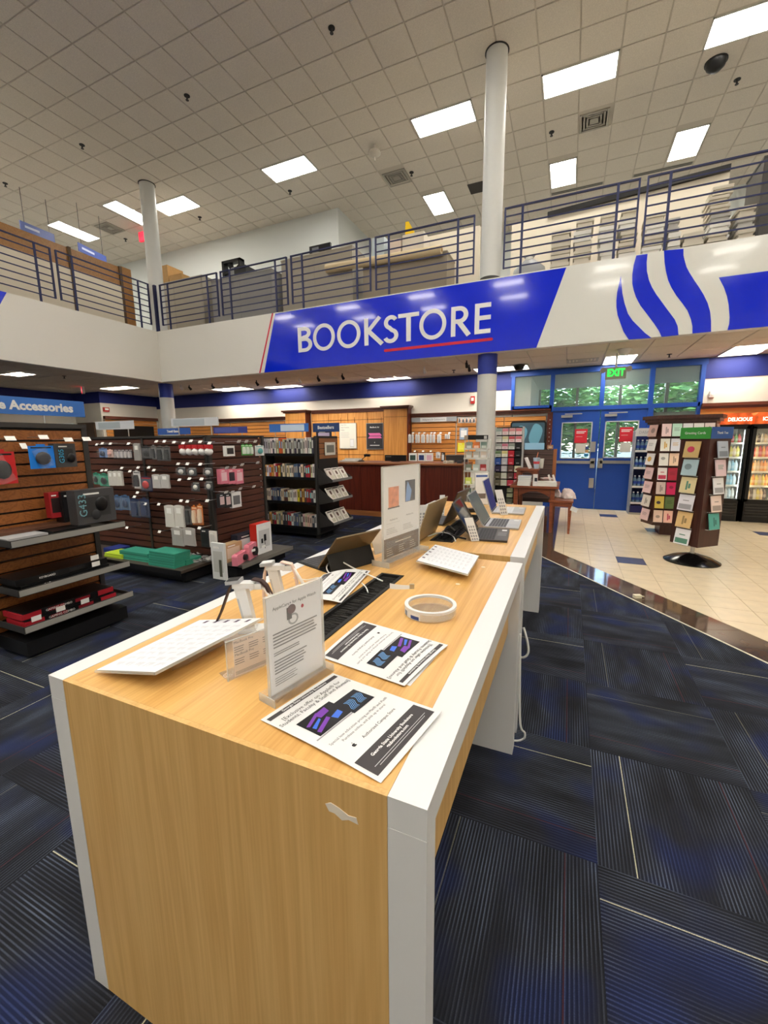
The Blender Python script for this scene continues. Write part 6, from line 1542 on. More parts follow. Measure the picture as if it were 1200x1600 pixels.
# magazines in the pockets
for r_, (z, n) in enumerate(zip(pk, (3, 3, 3))):
    for k in range(n):
        ang = math.radians(32); y = YB3 + .04 + k * .19
        t = thing('magazine', 'face out magazine with a portrait cover, %s in the %s pocket of the book gondola' % (ORD[k], ('top', 'middle', 'bottom')[r_]), 'magazine', (XB1 + .235, y + .085, z + .0), PI / 2, 'magazines in the gondola pockets')
        Mx = Matrix.Rotation(-ang, 4, 'X')
        th_ = .018
        MB().box(-.082, 0, 0, .082, th_, .215, M=Mx).build('cover', flat((228, 222, 212) if (k or r_) else (206, 196, 188)), t)
        MB().blob((.0, 0, .13), (.028, .004, .036)).build('portrait_head', flat((96, 66, 54)), t)
        t.children[-1].data.transform(Mx)
        MB().box(-.03, -.003, .03, .05, -.0005, .085, M=Mx).build('portrait_print', flat((196, 190, 170)), t)
        MB().box(-.07, -.002, .185, .06, -.0005, .2, M=Mx).build('title_print', flat((70, 62, 60)), t)
topsign(421, 662, 482, 675, 'y', YB3 + .2, mat('sign_mid_blue'), 'blue and white aisle sign above the book gondola', posts=True, zpost=1.56, sub=(.3, .9, flat((196, 214, 232))))
t = topsign(489, 661, 530, 675, 'y', YB3 + .5, flat((48, 72, 120), .4), 'dark blue Bestsellers sign at the end of the book gondola', 'Bestsellers', None, posts=True, zpost=1.56)
t = product('box', 508, 691, 524, 711, 'x', XB1 + .055, (216, 212, 200), (116, 116, 108), 'small grey framed notice on the end of the book gondola', d=.008, name='notice', cat='sign')
t = product('box', 494, 674, 518, 684, 'y', YB3 + .48, (60, 60, 80), (206, 190, 220), 'small picture card under the Bestsellers sign', d=.008, name='picture_card', cat='sign')
# ================================================================== SERVICE WALL
YW = YB - .02
sv = thing('service_wall', 'honey coloured wood wall with piers, panels and slatted boards behind the counter', 'wall fixture', (-6, YW, 0))
def wx(px, py, y=YW): return at(px, py, 'y', y).x + 6
def wz(px, py, y=YW): return at(px, py, 'y', y).z
# slat fields
def field(pxa, pxb, ztop, zbot, m=HONEYS, pitch=.098):
    a, b_ = wx(pxa, 670), wx(pxb, 670); slats(sv, a, b_, zbot, ztop, pitch, m, 0, th=.02)
    MB().box(a, -.004, zbot, b_, 0, ztop).build('slat_backing', MAHOG, sv)
field(279, 360, 2.05, .9); field(361, 446, 2.05, .9)
field(643.5, 712, 1.98, .75); field(714, 762, 1.98, .75)
field(762.5, 787, 1.98, .3); field(788, 852, 1.98, .3)
def crown(pxa, pxb, z, d=.1, out=0.0, m=MOULD):
    a, b_ = wx(pxa, 650), wx(pxb, 650); y = -out
    MB().box(a, y - d * .4, z - .09, b_, 0, z - .05).box(a, y - d * .7, z - .05, b_, 0, z - .022).box(a, y - d, z - .022, b_, 0, z).build('crown_moulding', m, sv)
crown(272, 447, 2.17); crown(643, 860, 2.12); crown(489, 601, 2.3, .1, .02)
def pier(pxa, pxb, z, d):
    a, b_ = wx(pxa, 680, YW - d), wx(pxb, 680, YW - d)
    MB().box(a, -d, 0, b_, 0, z).build('pier', HONEY, sv)
    MB().box(b_, -d - .004, 0, b_ + .03, 0, z).build('pier_edge', MAHOG, sv)
    MB().box(a, -d - .003, z - .19, b_, -d, z - .184).build('pier_joint', MAHOG, sv)
    MB().box(a - .04, -d - .04, z, b_ + .05, 0, z + .03).box(a - .07, -d - .08, z + .03, b_ + .08, 0, z + .07).build('crown_moulding', MOULD, sv)
pier(447, 478, 2.24, .22); pier(600, 636, 2.24, .22)
xs = [wx(x, 680) for x in (488, 515, 545, 575, 600.5)]; zs = [.6, 1.13, 1.58, 2.02, 2.24]
MB().box(xs[0], -.012, .5, xs[-1], 0, 2.24).build('panel_backing', MAHOG, sv)
for i in range(4):
    for j in range(4): MB().box(xs[i] + .006, -.03, zs[j] + .006, xs[i + 1] - .006, -.0125, zs[j + 1] - .006).build('wood_panel', HONEY, sv)
MB().box(wx(853, 700), -.02, .2, wx(861, 700), 0, 2.05).build('end_board', MAHOG, sv)
for k in range(12): MB().cyl((wx(857, 700), -.028, .9 + k * .09), (wx(857, 700), -.02, .9 + k * .09), .012, n=8).build('stud', CHROME, sv)
# posters
def poster(x0, y0, x1, y1, bg, frame, label, fill, y=YW - .06):
    loc, w, h, rz = rect(x0, y0, x1, y1, 'y', y)
    t = thing('poster', label, 'poster', loc)
    MB().box(-w / 2, -.008, 0, w / 2, .008, h).build('frame', frame, t)
    s = MB().box(-w / 2 + .012, -.0095, .012, w / 2 - .012, -.008, h - .012).build('print', bg, t)
    for k in (-1, 1): MB().cyl((k * w * .4, 0, h), (k * w * .4, 0, h + .14), .004, n=6).build('hanging_wire', DARK, t)
    fill(s, w, h); return t
def f1(s, w, h):
    for z, st in ((.93, 'Shop Here'), (.83, 'Apple Products'), (.73, 'Online')): text(st, h * .06, GREYINK, s, (-w * .4, -.011, h * z), align='LEFT')
    b = lines(MB(), -w * .4, w * .1, h * .42, h * .66, 4, -.0096, seed=4); b.box(w * .12, -.0105, h * .06, w * .36, -.0096, h * .38).build('printed_text', flat((200, 198, 190)), s)
    MB().box(w * .145, -.0112, h * .09, w * .335, -.0106, h * .35).build('phone_outline', PAPER, s)
poster(530.5, 661, 557, 701, flat((226, 222, 208)), flat((170, 168, 160)), 'white poster about online shopping hanging behind the counter', f1)
def f2(s, w, h):
    text('MacBook Air', h * .075, PAPER, s, (0, -.011, h * .84), bold=.001)
    MB().faces([(-w * .38, -.0102, h * .62), (w * .3, -.0102, h * .62), (w * .42, -.0102, h * .52), (-w * .28, -.0102, h * .52)], [(0, 3, 2, 1)]).faces([(-w * .4, -.0102, h * .42), (w * .42, -.0102, h * .42), (w * .34, -.0102, h * .5), (-w * .3, -.0102, h * .5)], [(0, 1, 2, 3)]).build('picture_laptop', flat((226, 110, 170)), s)
    apple(type('Q', (), {'polys': lambda self, L, m, hh, nm, par: [MB().poly([(u * 1.0, -.0105, v) for u, v in reversed(P)]).build(nm, m, par) for P in L][0]})(), 0, h * .26, h * .022, flat((190, 190, 190)), 0, s, -1)
    b = MB().box(-w * .28, -.011, h * .14, w * .28, -.0096, h * .165); b.build('printed_text', PAPER, s)
poster(572.5, 661, 599, 702, flat((46, 46, 50)), flat((150, 150, 150)), 'black poster with pink laptops hanging behind the counter', f2)
# sign strip
loc, w, h, rz = rect(643, 652, 714, 659, 'y', YW - .05)
t = thing('category_sign', 'grey sign strip Adapters & Connectors at the top of the right slatted wall', 'sign', loc)
MB().box(-w / 2, -.01, 0, w / 2, .01, h).build('strip', flat((160, 164, 168)), t); MB().box(-w * .3, -.013, .005, w * .28, -.01, h - .005).build('insert', PAPER, t)
text('Adapters & Connectors', h * .55, GREYINK, t, (0, -.015, h / 2))
for k, (a, b_) in enumerate(((638, 642), (643, 646.5), (649, 652), (652.5, 656), (658, 664), (666, 670), (671, 675), (676, 680), (683, 689.5), (695, 698.5), (699, 703))):
    product('card', a, 678, b_, 692 if k < 9 else 686, 'y', YW - .22, (236, 236, 234), (206, 206, 204), 'white hanging adapter pack, %s from the left on the honey slatted wall' % ORD[k], grp='white adapter packs on the honey wall')
    if k in (1, 3, 4, 6, 7, 8, 10): tag_hook(sv, b_ - 1, 676.5, 'y', YW, .2, .05, .04)
for k, (a, b_, c) in enumerate(((639, 651, (62, 82, 74)), (653, 664, (46, 60, 110)), (665, 676, (226, 180, 196)))):
    n = ('dark green', 'navy', 'pale pink')[k]
    product('box', a, 708, b_, 722, 'y', YW - .24, (236, 234, 230), c, 'white headphone box with %s print hanging behind the counter' % n, d=.06)
    tag_hook(sv, b_ - 3, 705, 'y', YW, .24, .05, .04)
product('card', 681, 706, 688, 716, 'y', YW - .22, (236, 234, 230), (190, 190, 190), 'small white pack right of the headphone boxes')
product('box', 689.5, 707, 694.5, 722, 'y', YW - .24, (40, 40, 42), (220, 220, 220), 'narrow black and white box right of the headphone boxes', d=.06)
for k in range(5): product('card', 716 + k * 5.6, 652 + (k % 2), 720.5 + k * 5.6, 661, 'y', YW - .2, (230, 228, 224), (60, 50, 60), 'tiny dark and white pack, %s of five beside the round column' % ORD[k])
product('box', 718, 668, 731, 687, 'y', YW - .03, (150, 170, 196), (240, 240, 240), 'white notice in a pale blue frame beside the round column', d=.008, name='notice', cat='sign')
product('box', 715, 692, 726, 706, 'y', YW - .03, (244, 232, 40), (246, 238, 90), 'bright yellow notice on the honey slatted wall', d=.004, name='notice', cat='sign')
# far left fixture with black screen
t = thing('wall_fixture', 'brown slatted wall unit with a black screen left of the left column', 'wall fixture', (-12.36, 9.0, 0), PI / 2)
ya, yb_ = at(167, 680, 'x', -12.36).y - 9, at(246, 680, 'x', -12.36).y - 9
me_ = None; z = 2.08
while z > 1.0:
    if me_ is None: o = MB().box(ya, -.02, 0, yb_, 0, .085).build('slat', HONEYS, t, (0, 0, z)); me_ = o.data
    else: link('slat', me_, t, (0, 0, z))
    z -= .098
MB().box(ya - .05, -.1, 2.18, yb_, 0, 2.26).build('crown_moulding', MOULD, t)
MB().box(ya + .12 * (yb_ - ya), -.07, 1.45, ya + .9 * (yb_ - ya), -.021, 2.0).build('screen', BLK, t)
# ---------------------------------------------------------------- counter
YC = 7.45; ZK = 1.065
xr_ = at(722, 740, 'y', YC).x
ct = thing('service_counter', 'long dark mahogany service counter with a honey edged top', 'counter', (xr_ - 1.7, YC, 0))
L_ = 1.7
for k in range(5): MB().box(-L_ + k * .68 + .002, 0, .1, -L_ + (k + 1) * .68 - .002, .03, ZK - .04).build('front_panel', MAHOG, ct)
MB().box(-L_, .031, .1, L_, .7, ZK - .04).build('carcass', MAHOG, ct)
MB().box(-L_, -.012, .0, L_, .02, .1).build('kick_board', wood('honey_kick', (132, 80, 44), (160, 104, 60), 'X'), ct)
MB().box(-L_ - .02, -.05, ZK - .04, L_ + .03, .75, ZK).build('counter_top', CHERRY, ct)
MB().box(-L_ - .02, -.053, ZK - .012, L_ + .03, -.05, ZK - .002).build('edge_strip', flat((196, 150, 104)), ct)
zc = ZK
def onctr(px, y): return at(px, 715, 'y', y).x
t = thing('monitor', 'black register monitor back on the mahogany counter', 'monitor', ((onctr(602, 7.9) + onctr(635, 7.9)) / 2, 7.9, zc))
w_ = (onctr(635, 7.9) - onctr(602, 7.9)) / 2; h_ = at(618, 711, 'y', 7.9).z - zc
MB().box(-w_, -.02, .01, w_, .02, h_).build('panel', BLK, t); MB().box(-w_ * .9, -.022, h_ * .7, -w_ * .4, -.02, h_ * .8).build('badge', flat((120, 120, 120)), t); MB().box(-.08, -.05, 0, .08, .05, .01).build('foot', BLK, t)
t = thing('card_reader', 'small black card reader on an arm left of the register monitor', 'card reader', (onctr(571, 7.8), 7.8, zc))
MB().tube([(-.1, 0, 0), (-.06, 0, .06), (0, 0, .1), (.02, 0, .16)], .008, 6).build('arm', BLK, t); MB().box(-.02, -.03, .1, .1, .03, .15).build('terminal', BLK, t); MB().lathe([(.07, 0), (.06, .02), (.01, .03)], (-.1, 0, 0), 12).build('base', BLK, t)
t = thing('paper_tray', 'low white paper tray at the left of the mahogany counter', 'tray', (onctr(548, 7.8), 7.8, zc))
MB().box(-.2, -.12, 0, .2, .12, .02).box(-.2, .1, .02, .2, .12, .06).build('tray', flat((200, 198, 190)), t); MB().box(-.15, -.1, .02, .15, .08, .035).build('paper', PAPER, t)
for k, (a, b_, c, s) in enumerate(((693.5, 699, (226, 220, 206), 'small cream box'), (701, 709, (214, 206, 184), 'cream card stack'), (715, 722, (60, 60, 66), 'small black device'))):
    t = thing('counter_item', s + ' on the right end of the mahogany counter', 'box', ((onctr(a, 7.6) + onctr(b_, 7.6)) / 2, 7.6, zc))
    w_ = (onctr(b_, 7.6) - onctr(a, 7.6)) / 2; MB().box(-w_, -.04, 0, w_, .04, .045).build('box', flat(c), t); MB().box(-w_ * .7, -.042, .01, w_ * .7, -.04, .03).build('printed_front', flat([min(255, int(x * .8)) for x in c]), t)
t = thing('display_case', 'low dark glass case along the right end of the counter back', 'display case', ((onctr(696, 8.0) + onctr(732, 8.0)) / 2, 8.0, zc - .0))
w_ = (onctr(724, 8.0) - onctr(694, 8.0)) / 2; MB().box(-w_, -.1, 0, w_, .1, .12).build('case', flat((58, 54, 52)), t); MB().box(-w_ - .01, -.11, .12, w_ + .01, .11, .135).build('lid', flat((84, 78, 74)), t)
# ---------------------------------------------------------------- acrylic card tower in front of the column
YT = 7.0
def tx(px, py=720): return at(px, py, 'y', YT).x
t = thing('card_tower', 'clear acrylic tower of small cards in front of the right column', 'display stand', ((tx(725) + tx(761)) / 2, YT, 0))
w_ = (tx(761) - tx(726)) / 2; zt_ = at(745, 680, 'y', YT).z
for x in (-w_, w_):
    for y in (.02, .3): MB().box(x - .008, y - .008, 0, x + .008, y + .008, zt_ - .06).build('corner_post', ACRE, t)
MB().box(-w_ * .72, .0, zt_ - .07, w_ + .01, .012, zt_).build('header_board', BLK, t); MB().box(w_ * .7, -.003, zt_ - .06, w_ * .95, 0, zt_ - .012).build('header_print', flat((200, 200, 196)), t)
MB().box(-w_ - .01, .0, zt_ - .07, -w_ * .73, .012, zt_).build('header_end', flat((170, 150, 130)), t)
shy = [at(745, y, 'y', YT).z for y in (702, 717, 737, 758, 775, 796)]
for k, z in enumerate(shy):
    MB().box(-w_ - .01, 0, z - .008, w_ + .01, .3, z).build('shelf', ACRE, t); MB().box(-w_ - .01, -.008, z - .008, w_ + .01, -.001, z + .02).build('shelf_lip', ACRE, t)
cols_ = [[(150, 160, 150), (220, 120, 60), (120, 140, 130)], [(206, 200, 186), (200, 196, 186), (232, 216, 200)], [(120, 126, 110), (206, 216, 206), (176, 60, 60)], [(206, 216, 90), (240, 232, 200), (130, 190, 220)], [(90, 110, 90), (180, 176, 160), (110, 120, 110)], [(150, 146, 130), (190, 186, 176), (120, 120, 120)]]
nm_ = 'olive orange grey white cream red lime'.split()
tow = t
for k, z in enumerate(shy):
    for j in range(3):
        x = tow.location.x - w_ + (j + .5) * 2 * w_ / 3
        c = thing('card_pack', 'small packs of cards, %s slot of the %s tier of the acrylic tower' % (('left', 'middle', 'right')[j], ORD[k]), 'card pack', (x, YT + .05, z), 0, 'card packs in the acrylic tower')
        MB().box(-w_ * .28, 0, 0, w_ * .28, .03, .12).build('pack', flat(cols_[k][j]), c); MB().box(-w_ * .2, -.002, .02, w_ * .2, 0, .06).build('label', flat([int(255 - (255 - v) * .4) for v in cols_[k][j]]), c)
# ---------------------------------------------------------------- gift card rack
YR = 8.1
colx = [(775.7, 784), (784.7, 793), (794, 802.6), (803.8, 813.5)]
rowy = [(668, 679.5), (680.5, 691), (692, 702), (703, 714), (714.5, 726), (727, 737), (738, 748), (749, 759), (762, 769), (770, 777), (778, 787)]
gr = thing('gift_card_rack', 'tall grey wire rack full of hanging gift cards, right of the round column', 'card rack', (at(795, 720, 'y', YR).x, YR, 0))
xw = at(815, 700, 'y', YR).x - gr.location.x; xl_ = at(774, 700, 'y', YR).x - gr.location.x; zt_ = at(795, 667, 'y', YR).z
MB().box(xl_, .02, .3, xw, .05, zt_).build('back_panel', flat((28, 28, 30)), gr)
for x in (xl_, xw + .02): MB().box(x - .015, -.02, 0, x + .015, .05, zt_).build('side_frame', flat((196, 200, 202)), gr)
MB().box(xl_, -.2, .02, xw, .25, .1).build('base', DARK, gr)
pal = [[(170, 190, 186), (232, 150, 160), (226, 160, 164), (224, 130, 140)], [(206, 210, 206), (226, 220, 170), (214, 90, 100), (220, 120, 130)], [(170, 180, 176), (206, 120, 140), (150, 160, 150), (40, 40, 42)],
       [(120, 150, 110), (230, 220, 150), (190, 40, 56), (26, 26, 28)], [(60, 100, 180), (206, 206, 214), (196, 40, 60), (24, 24, 26)], [(56, 52, 90), (206, 206, 210), (110, 80, 70), (220, 220, 190)],
       [(120, 114, 90), (226, 228, 210), (104, 76, 70), (186, 50, 66)], [(128, 124, 104), (214, 216, 196), (206, 70, 90), (226, 190, 190)], [None, None, (150, 156, 120), None], [None, None, (196, 200, 160), None], [None, None, (130, 134, 110), None]]
def cname(c):
    r, g, b = c; mx, mn = max(c), min(c)
    if mx - mn < 26: return 'black' if mx < 60 else 'grey' if mx < 190 else 'white'
    if r == mx: return ('pink' if b > 110 and b > g * .9 else 'red' if g < 100 else 'yellow' if g > 180 else 'tan')
    if g == mx: return 'green' if b < 150 else 'pale teal'
    return 'blue'
for j, (y0, y1) in enumerate(rowy):
    for i, (x0, x1) in enumerate(colx):
        c = pal[j][i]
        if c is None: continue
        lowr = at(795, (y0 + y1) / 2, 'y', YR - .06).z
        a = gr.location.x + xl_ + .012 + i * (xw - xl_) / 4; w_ = (xw - xl_) / 4 - .012
        z0, z1 = at(795, y1, 'y', YR - .06).z, at(795, y0, 'y', YR - .06).z
        t = thing('gift_card', '%s gift card stack, row %s from the top, column %s from the left' % (cname(c), ORD[j], ORD[i]), 'gift card', (a + w_ / 2, YR - .06, z0), 0, 'gift cards on the tall rack')
        MB().box(-w_ / 2, -.01, 0, w_ / 2, .05, (z1 - z0) * .9).build('card', flat([int(200 + .2 * v) if j < 4 and sum(c) > 300 else v for v in c]), t)
        MB().box(-w_ / 2 + .003, -.012, (z1 - z0) * .46, w_ / 2 - .003, -.01, (z1 - z0) * .86).build('printed_picture', flat(c), t)
        MB().box(-w_ * .25, -.0125, (z1 - z0) * .15, w_ * .25, -.01, (z1 - z0) * .3).build('printed_label', flat([int(255 - (255 - v) * .5) for v in c]), t)
# framed screen display
t = thing('framed_display', 'framed picture of teal figures hanging on the honey wall left of the doors', 'picture', rect(797, 658, 853, 704, 'y', YW - .1)[0])
_, w, h, _ = rect(797, 658, 853, 704, 'y', YW - .1)
def rr(w, h, r, n=5): return [(sx * (w / 2 - r) + r * math.cos(a), (h / 2) + sy * (h / 2 - r) + r * math.sin(a)) for sx, sy, a0 in ((1, 1, 0), (-1, 1, PI / 2), (-1, -1, PI), (1, -1, 1.5 * PI)) for a in [a0 + PI / 2 * k / n for k in range(n + 1)]]
MXZ = lambda y: Matrix(((1, 0, 0, 0), (0, 0, 1, y), (0, 1, 0, 0), (0, 0, 0, 1)))
MB().prism(rr(w, h, .06), 0, .05, M=MXZ(0)).build('frame', BLK, t)
pc = MB().prism(rr(w - .07, h - .07, .03), 0, .004, M=MXZ(-.004) @ Matrix.Translation((0, .035, 0))).build('picture', flat((64, 92, 110), .3), t)
for cx_, rr_ in ((-.12 * w / .6, .3), (.13 * w / .6, .36)):
    MB().prism([(cx_ + (.13 + .03 * math.sin(2 * a)) * math.cos(a) * w / .6 * .8, h * .55 + h * rr_ * math.sin(a) * (1 if math.sin(a) > 0 else 1.1)) for a in [2 * PI * k / 20 for k in range(20)]], 0, .002, M=MXZ(-.007)).build('picture_figure', flat((110, 170, 196), .4), pc)
MB().box(-.05, -.012, -.03, w / 2 - .02, -.006, h * .26).build('lower_card', flat((150, 196, 226), .4), t)
# ---------------------------------------------------------------- wooden table with riser and books
A0 = at(867, 832, 'z', 0); ZA = .744
xL, xR = at(797, 765, 'y', A0.y - .05).x, at(873, 767, 'y', A0.y - .05).x; yF = A0.y - .06; yBk = at(881, 752.5, 'z', ZA).y
tb = thing('wooden_table', 'cherry wood table with arched apron, books and a small riser on it', 'table', ((xL + xR) / 2, (yF + yBk) / 2, 0))
hw_, hd = (xR - xL) / 2, (yBk - yF) / 2
MB().box(-hw_, -hd, ZA - .035, hw_, hd, ZA).build('table_top', CHERRY, tb)
lw = .07
for sx in (-1, 1):
    for sy in (-1, 1):
        x, y = sx * (hw_ - .09), sy * (hd - .07); q = lw / 2
        MB().faces([(x - q, y - q, ZA - .035), (x + q, y - q, ZA - .035), (x + q, y + q, ZA - .035), (x - q, y + q, ZA - .035), (x - q * .7, y - q * .7, 0), (x + q * .7, y - q * .7, 0), (x + q * .7, y + q * .7, 0), (x - q * .7, y + q * .7, 0)], [(0, 3, 2, 1), (4, 5, 6, 7), (0, 1, 5, 4), (1, 2, 6, 5), (2, 3, 7, 6), (3, 0, 4, 7)]).build('leg', CHERRY, tb)
def arched(w, z1, drop, rise, y, par, m=CHERRY):
    pts = [(-w, z1), (w, z1), (w, z1 - drop)] + [(w * math.cos(a) * .97, z1 - drop + (rise) * math.sin(a)) for a in [PI * k / 10 for k in range(11)]] + [(-w, z1 - drop)]
    vs = []; fs = []
    top = [(-w + 2 * w * k / 10) for k in range(11)]
    bot = [z1 - drop + rise * math.sin(PI * k / 10) for k in range(11)]
    b = MB()
    for k in range(10):
        b.faces([(top[k], y, bot[k]), (top[k + 1], y, bot[k + 1]), (top[k + 1], y, z1), (top[k], y, z1), (top[k], y + .02, bot[k]), (top[k + 1], y + .02, bot[k + 1]), (top[k + 1], y + .02, z1), (top[k], y + .02, z1)], [(0, 1, 2, 3), (7, 6, 5, 4), (0, 4, 5, 1), (3, 2, 6, 7)])
    b.build('apron', m, par)
arched(hw_ - .13, ZA - .036, .14, .09, -hd + .05, tb)
rs = thing('wooden_riser', 'small cherry wood riser standing on the table', 'riser', ((at(805.7, 733, 'y', 7.3).x + at(842, 733, 'y', 7.3).x) / 2, 7.45, ZA))
rw = (at(842, 733, 'y', 7.3).x - at(805.7, 733, 'y', 7.3).x) / 2; rz_ = at(824, 733, 'y', 7.25).z - ZA
MB().box(-rw, -.2, rz_ - .025, rw, .22, rz_).build('top', CHERRY, rs)
for s in (-1, 1): MB().box(s * (rw - .05) - .03, -.17, 0, s * (rw - .05) + .03, -.12, rz_ - .025).build('leg', CHERRY, rs); MB().box(s * (rw - .05) - .03, .15, 0, s * (rw - .05) + .03, .2, rz_ - .025).build('leg', CHERRY, rs)
arched(rw - .08, rz_ - .026, .07, .045, -.16, rs)
def bookflat(x0p, x1p, y, z, k, h, c, label, d=.2, dx=0):
    a, b_ = at(x0p, 755, 'y', y).x, at(x1p, 755, 'y', y).x
    t = thing('book', label, 'book', ((a + b_) / 2 + dx, y + d / 2, z), 0, 'books lying on the cherry table')
    w_ = (b_ - a) / 2
    MB().box(-w_, -d / 2, 0, w_, d / 2, .002).box(-w_, -d / 2, h - .002, w_, d / 2, h).box(-w_, d / 2 - .002, 0, w_, d / 2, h).build('cover', flat(c), t)
    MB().box(-w_ + .003, -d / 2 + .002, .002, w_ - .003, d / 2 - .003, h - .002).build('pages', flat((236, 234, 226)), t)
z = ZA
for k, c in enumerate(((226, 222, 216), (206, 196, 190), (230, 226, 220), (150, 160, 180), (120, 134, 160), (160, 170, 190))):
    bookflat(808.5, 829, 7.08, z + .0005, k, .026, c, 'book lying flat, %s from the bottom of the stack under the riser' % ORD[k], .18, random.uniform(-.008, .008)); z += .0265
z = ZA
for k, c in enumerate(((234, 232, 226), (226, 222, 214))): bookflat(839.5, 870, 7.1, z + .0005, k, .034, c, 'large white book lying flat at the table right, %s' % ('lower', 'upper')[k], .2, -.01 * k); z += .0345
p = at(839, 761, 'y', 7.12)
t = thing('book', 'upright white book with dark print in the middle of the table', 'book', (p.x - .03, 7.09, ZA), 0); hh = at(838, 741, 'y', 7.1).z - ZA
MB().box(-.035, 0, 0, .035, .02, hh).build('cover', flat((226, 222, 220)), t); MB().box(-.01, -.002, hh * .4, .03, 0, hh * .7).build('cover_print', flat((44, 42, 50)), t)
for k, (px, s) in enumerate(((862, 'left'), (869, 'right'))):
    p = at(px, 756, 'y', 7.3); t = thing('book', 'white book leaning on the large books, %s of two' % s, 'book', (p.x, 7.33, ZA + .07 * 0), 0); hh = .17
    M_ = Matrix.Rotation(-.35, 4, 'Y')
    MB().box(-.012, -.0, .0, .012, .13, hh, M=M_).build('cover', flat((232, 226, 220)), t); MB().box(-.013, .02, .03, -.012, .1, hh - .03, M=M_).build('cover_print', flat((190, 186, 190)), t)
t = thing('decorative_bowl', 'pinkish white ceramic bowl at the back right of the table', 'bowl', (at(855, 748, 'y', 7.55).x, 7.58, ZA)); MB().lathe([(.05, 0), (.1, .04), (.12, .09), (.11, .09), (.04, .02)], n=16).build('bowl', flat((226, 214, 210), .3), t, smooth=True); MB().cyl((0, 0, .085), (0, 0, .1), .06, n=10).build('soap', flat((236, 200, 196)), t)
# things on the riser
rzt = ZA + rz_
p = at(829, 728, 'y', 7.35); t = thing('picture_block', 'white picture block leaning on the riser beside the cup', 'picture', (p.x, 7.36, rzt), -.2)
M_ = Matrix.Rotation(-.42, 4, 'Y'); MB().box(-.015, -.05, .006, .015, .05, .2, M=M_).build('block', flat((230, 226, 224)), t); MB().box(-.016, -.04, .02, -.015, .04, .18, M=M_).build('picture', flat((200, 196, 200)), t)
p = at(838, 728, 'y', 7.4); t = thing('tumbler', 'pale blue tumbler with orange straw on the riser', 'cup', (p.x, 7.4, rzt))
MB().lathe([(.038, 0), (.052, .17), (.055, .175), (.05, .18), (.01, .182)], n=14).build('cup', flat((176, 196, 214), .3), t, smooth=True); MB().cyl((0, 0, .18), (.02, 0, .27), .006, n=6).build('straw', flat((226, 130, 90)), t); MB().lathe([(.0465, .08), (.0495, .12), (.0495, .121)], n=14).build('printed_band', flat((214, 80, 90)), t)
p = at(845, 727, 'y', 7.5); t = thing('glass', 'clear grey glass behind the tumbler on the riser', 'glass', (p.x, 7.52, rzt)); MB().lathe([(.04, 0), (.05, .16), (.047, .16), (.037, .005)], n=14).build('glass_body', ACRE, t, smooth=True); MB().cyl((0, 0, .01), (0, 0, .05), .034, n=12).build('filling', flat((160, 150, 140)), t)
# slatted back panel behind the table
YP = 8.45
a, b_ = at(816, 720, 'y', YP).x, at(864, 720, 'y', YP).x; zt_ = at(840, 702.5, 'y', YP).z
t = thing('slat_screen', 'grey brown slatted screen with an orange wooden post behind the table', 'screen', ((a + b_) / 2, YP, 0)); w_ = (b_ - a) / 2
MB().box(-w_, .002, .3, w_, .03, zt_).build('back_board', flat((70, 56, 52)), t)
z = zt_ - .09; me_ = None
GSL = wood('grey_brown_slat', (88, 70, 66), (104, 84, 80), 'X')
while z > .3:
    if me_ is None: o = MB().box(-w_, -.016, 0, w_, 0, .08).build('slat', GSL, t, (0, 0, z)); me_ = o.data
    else: link('slat', me_, t, (0, 0, z))
    z -= .092
MB().box(w_, -.03, 0, w_ + .06, .05, zt_ + .01).build('post', wood('orange_post', (160, 98, 58), (180, 116, 72), 'Z'), t); MB().box(-w_ - .05, -.02, 0, -w_, .05, zt_).build('post', MAHOG, t)
t2 = thing('boxed_drink', 'small tan box with a pink straw on top of the slatted screen', 'box', (at(859.5, 702, 'y', YP).x, YP + .02, zt_ + .01)); MB().box(-.05, -.03, 0, .05, .03, .075).build('box', flat((186, 140, 104)), t2); MB().cyl((.0, 0, .075), (.02, 0, .16), .006, n=6).build('straw', flat((214, 110, 140)), t2); MB().box(-.03, -.031, .02, .03, -.03, .05).build('label', flat((220, 200, 180)), t2)
# ---------------------------------------------------------------- low bench with folded cloths
ZBn = .529; B0 = at(886.5, 834.5, 'z', 0); bx0, bx1 = at(819, 783, 'y', B0.y).x, at(896, 785, 'y', B0.y).x; by1 = at(904.7, 771.5, 'z', ZBn).y
if by1 < B0.y + .4: by1 = B0.y + 1.1
# the bench stands behind the table legs
bn = thing('wooden_bench', 'low cherry wood bench with folded cloths, right of the table', 'bench', ((bx0 + bx1) / 2 + .18, (B0.y + by1) / 2, 0)); hw2, hd2 = .18, (by1 - B0.y) / 2 + .03
bn.location.x = bx1 - .18
MB().box(-hw2, -hd2, ZBn - .03, hw2, hd2, ZBn).build('bench_top', CHERRY, bn)
for sx in (-1, 1):
    for sy in (-1, 1):
        x, y = sx * (hw2 - .045), sy * (hd2 - .045); q = .03
        MB().faces([(x - q, y - q, ZBn - .03), (x + q, y - q, ZBn - .03), (x + q, y + q, ZBn - .03), (x - q, y + q, ZBn - .03), (x - q * .5, y - q * .5, 0), (x + q * .5, y - q * .5, 0), (x + q * .5, y + q * .5, 0), (x - q * .5, y + q * .5, 0)], [(0, 3, 2, 1), (4, 5, 6, 7), (0, 1, 5, 4), (1, 2, 6, 5), (2, 3, 7, 6), (3, 0, 4, 7)]).build('leg', CHERRY, bn)
MB().box(-hw2 + .05, -hd2 + .03, ZBn - .1, hw2 - .05, -hd2 + .05, ZBn - .03).build('apron', CHERRY, bn)
random.seed(4)
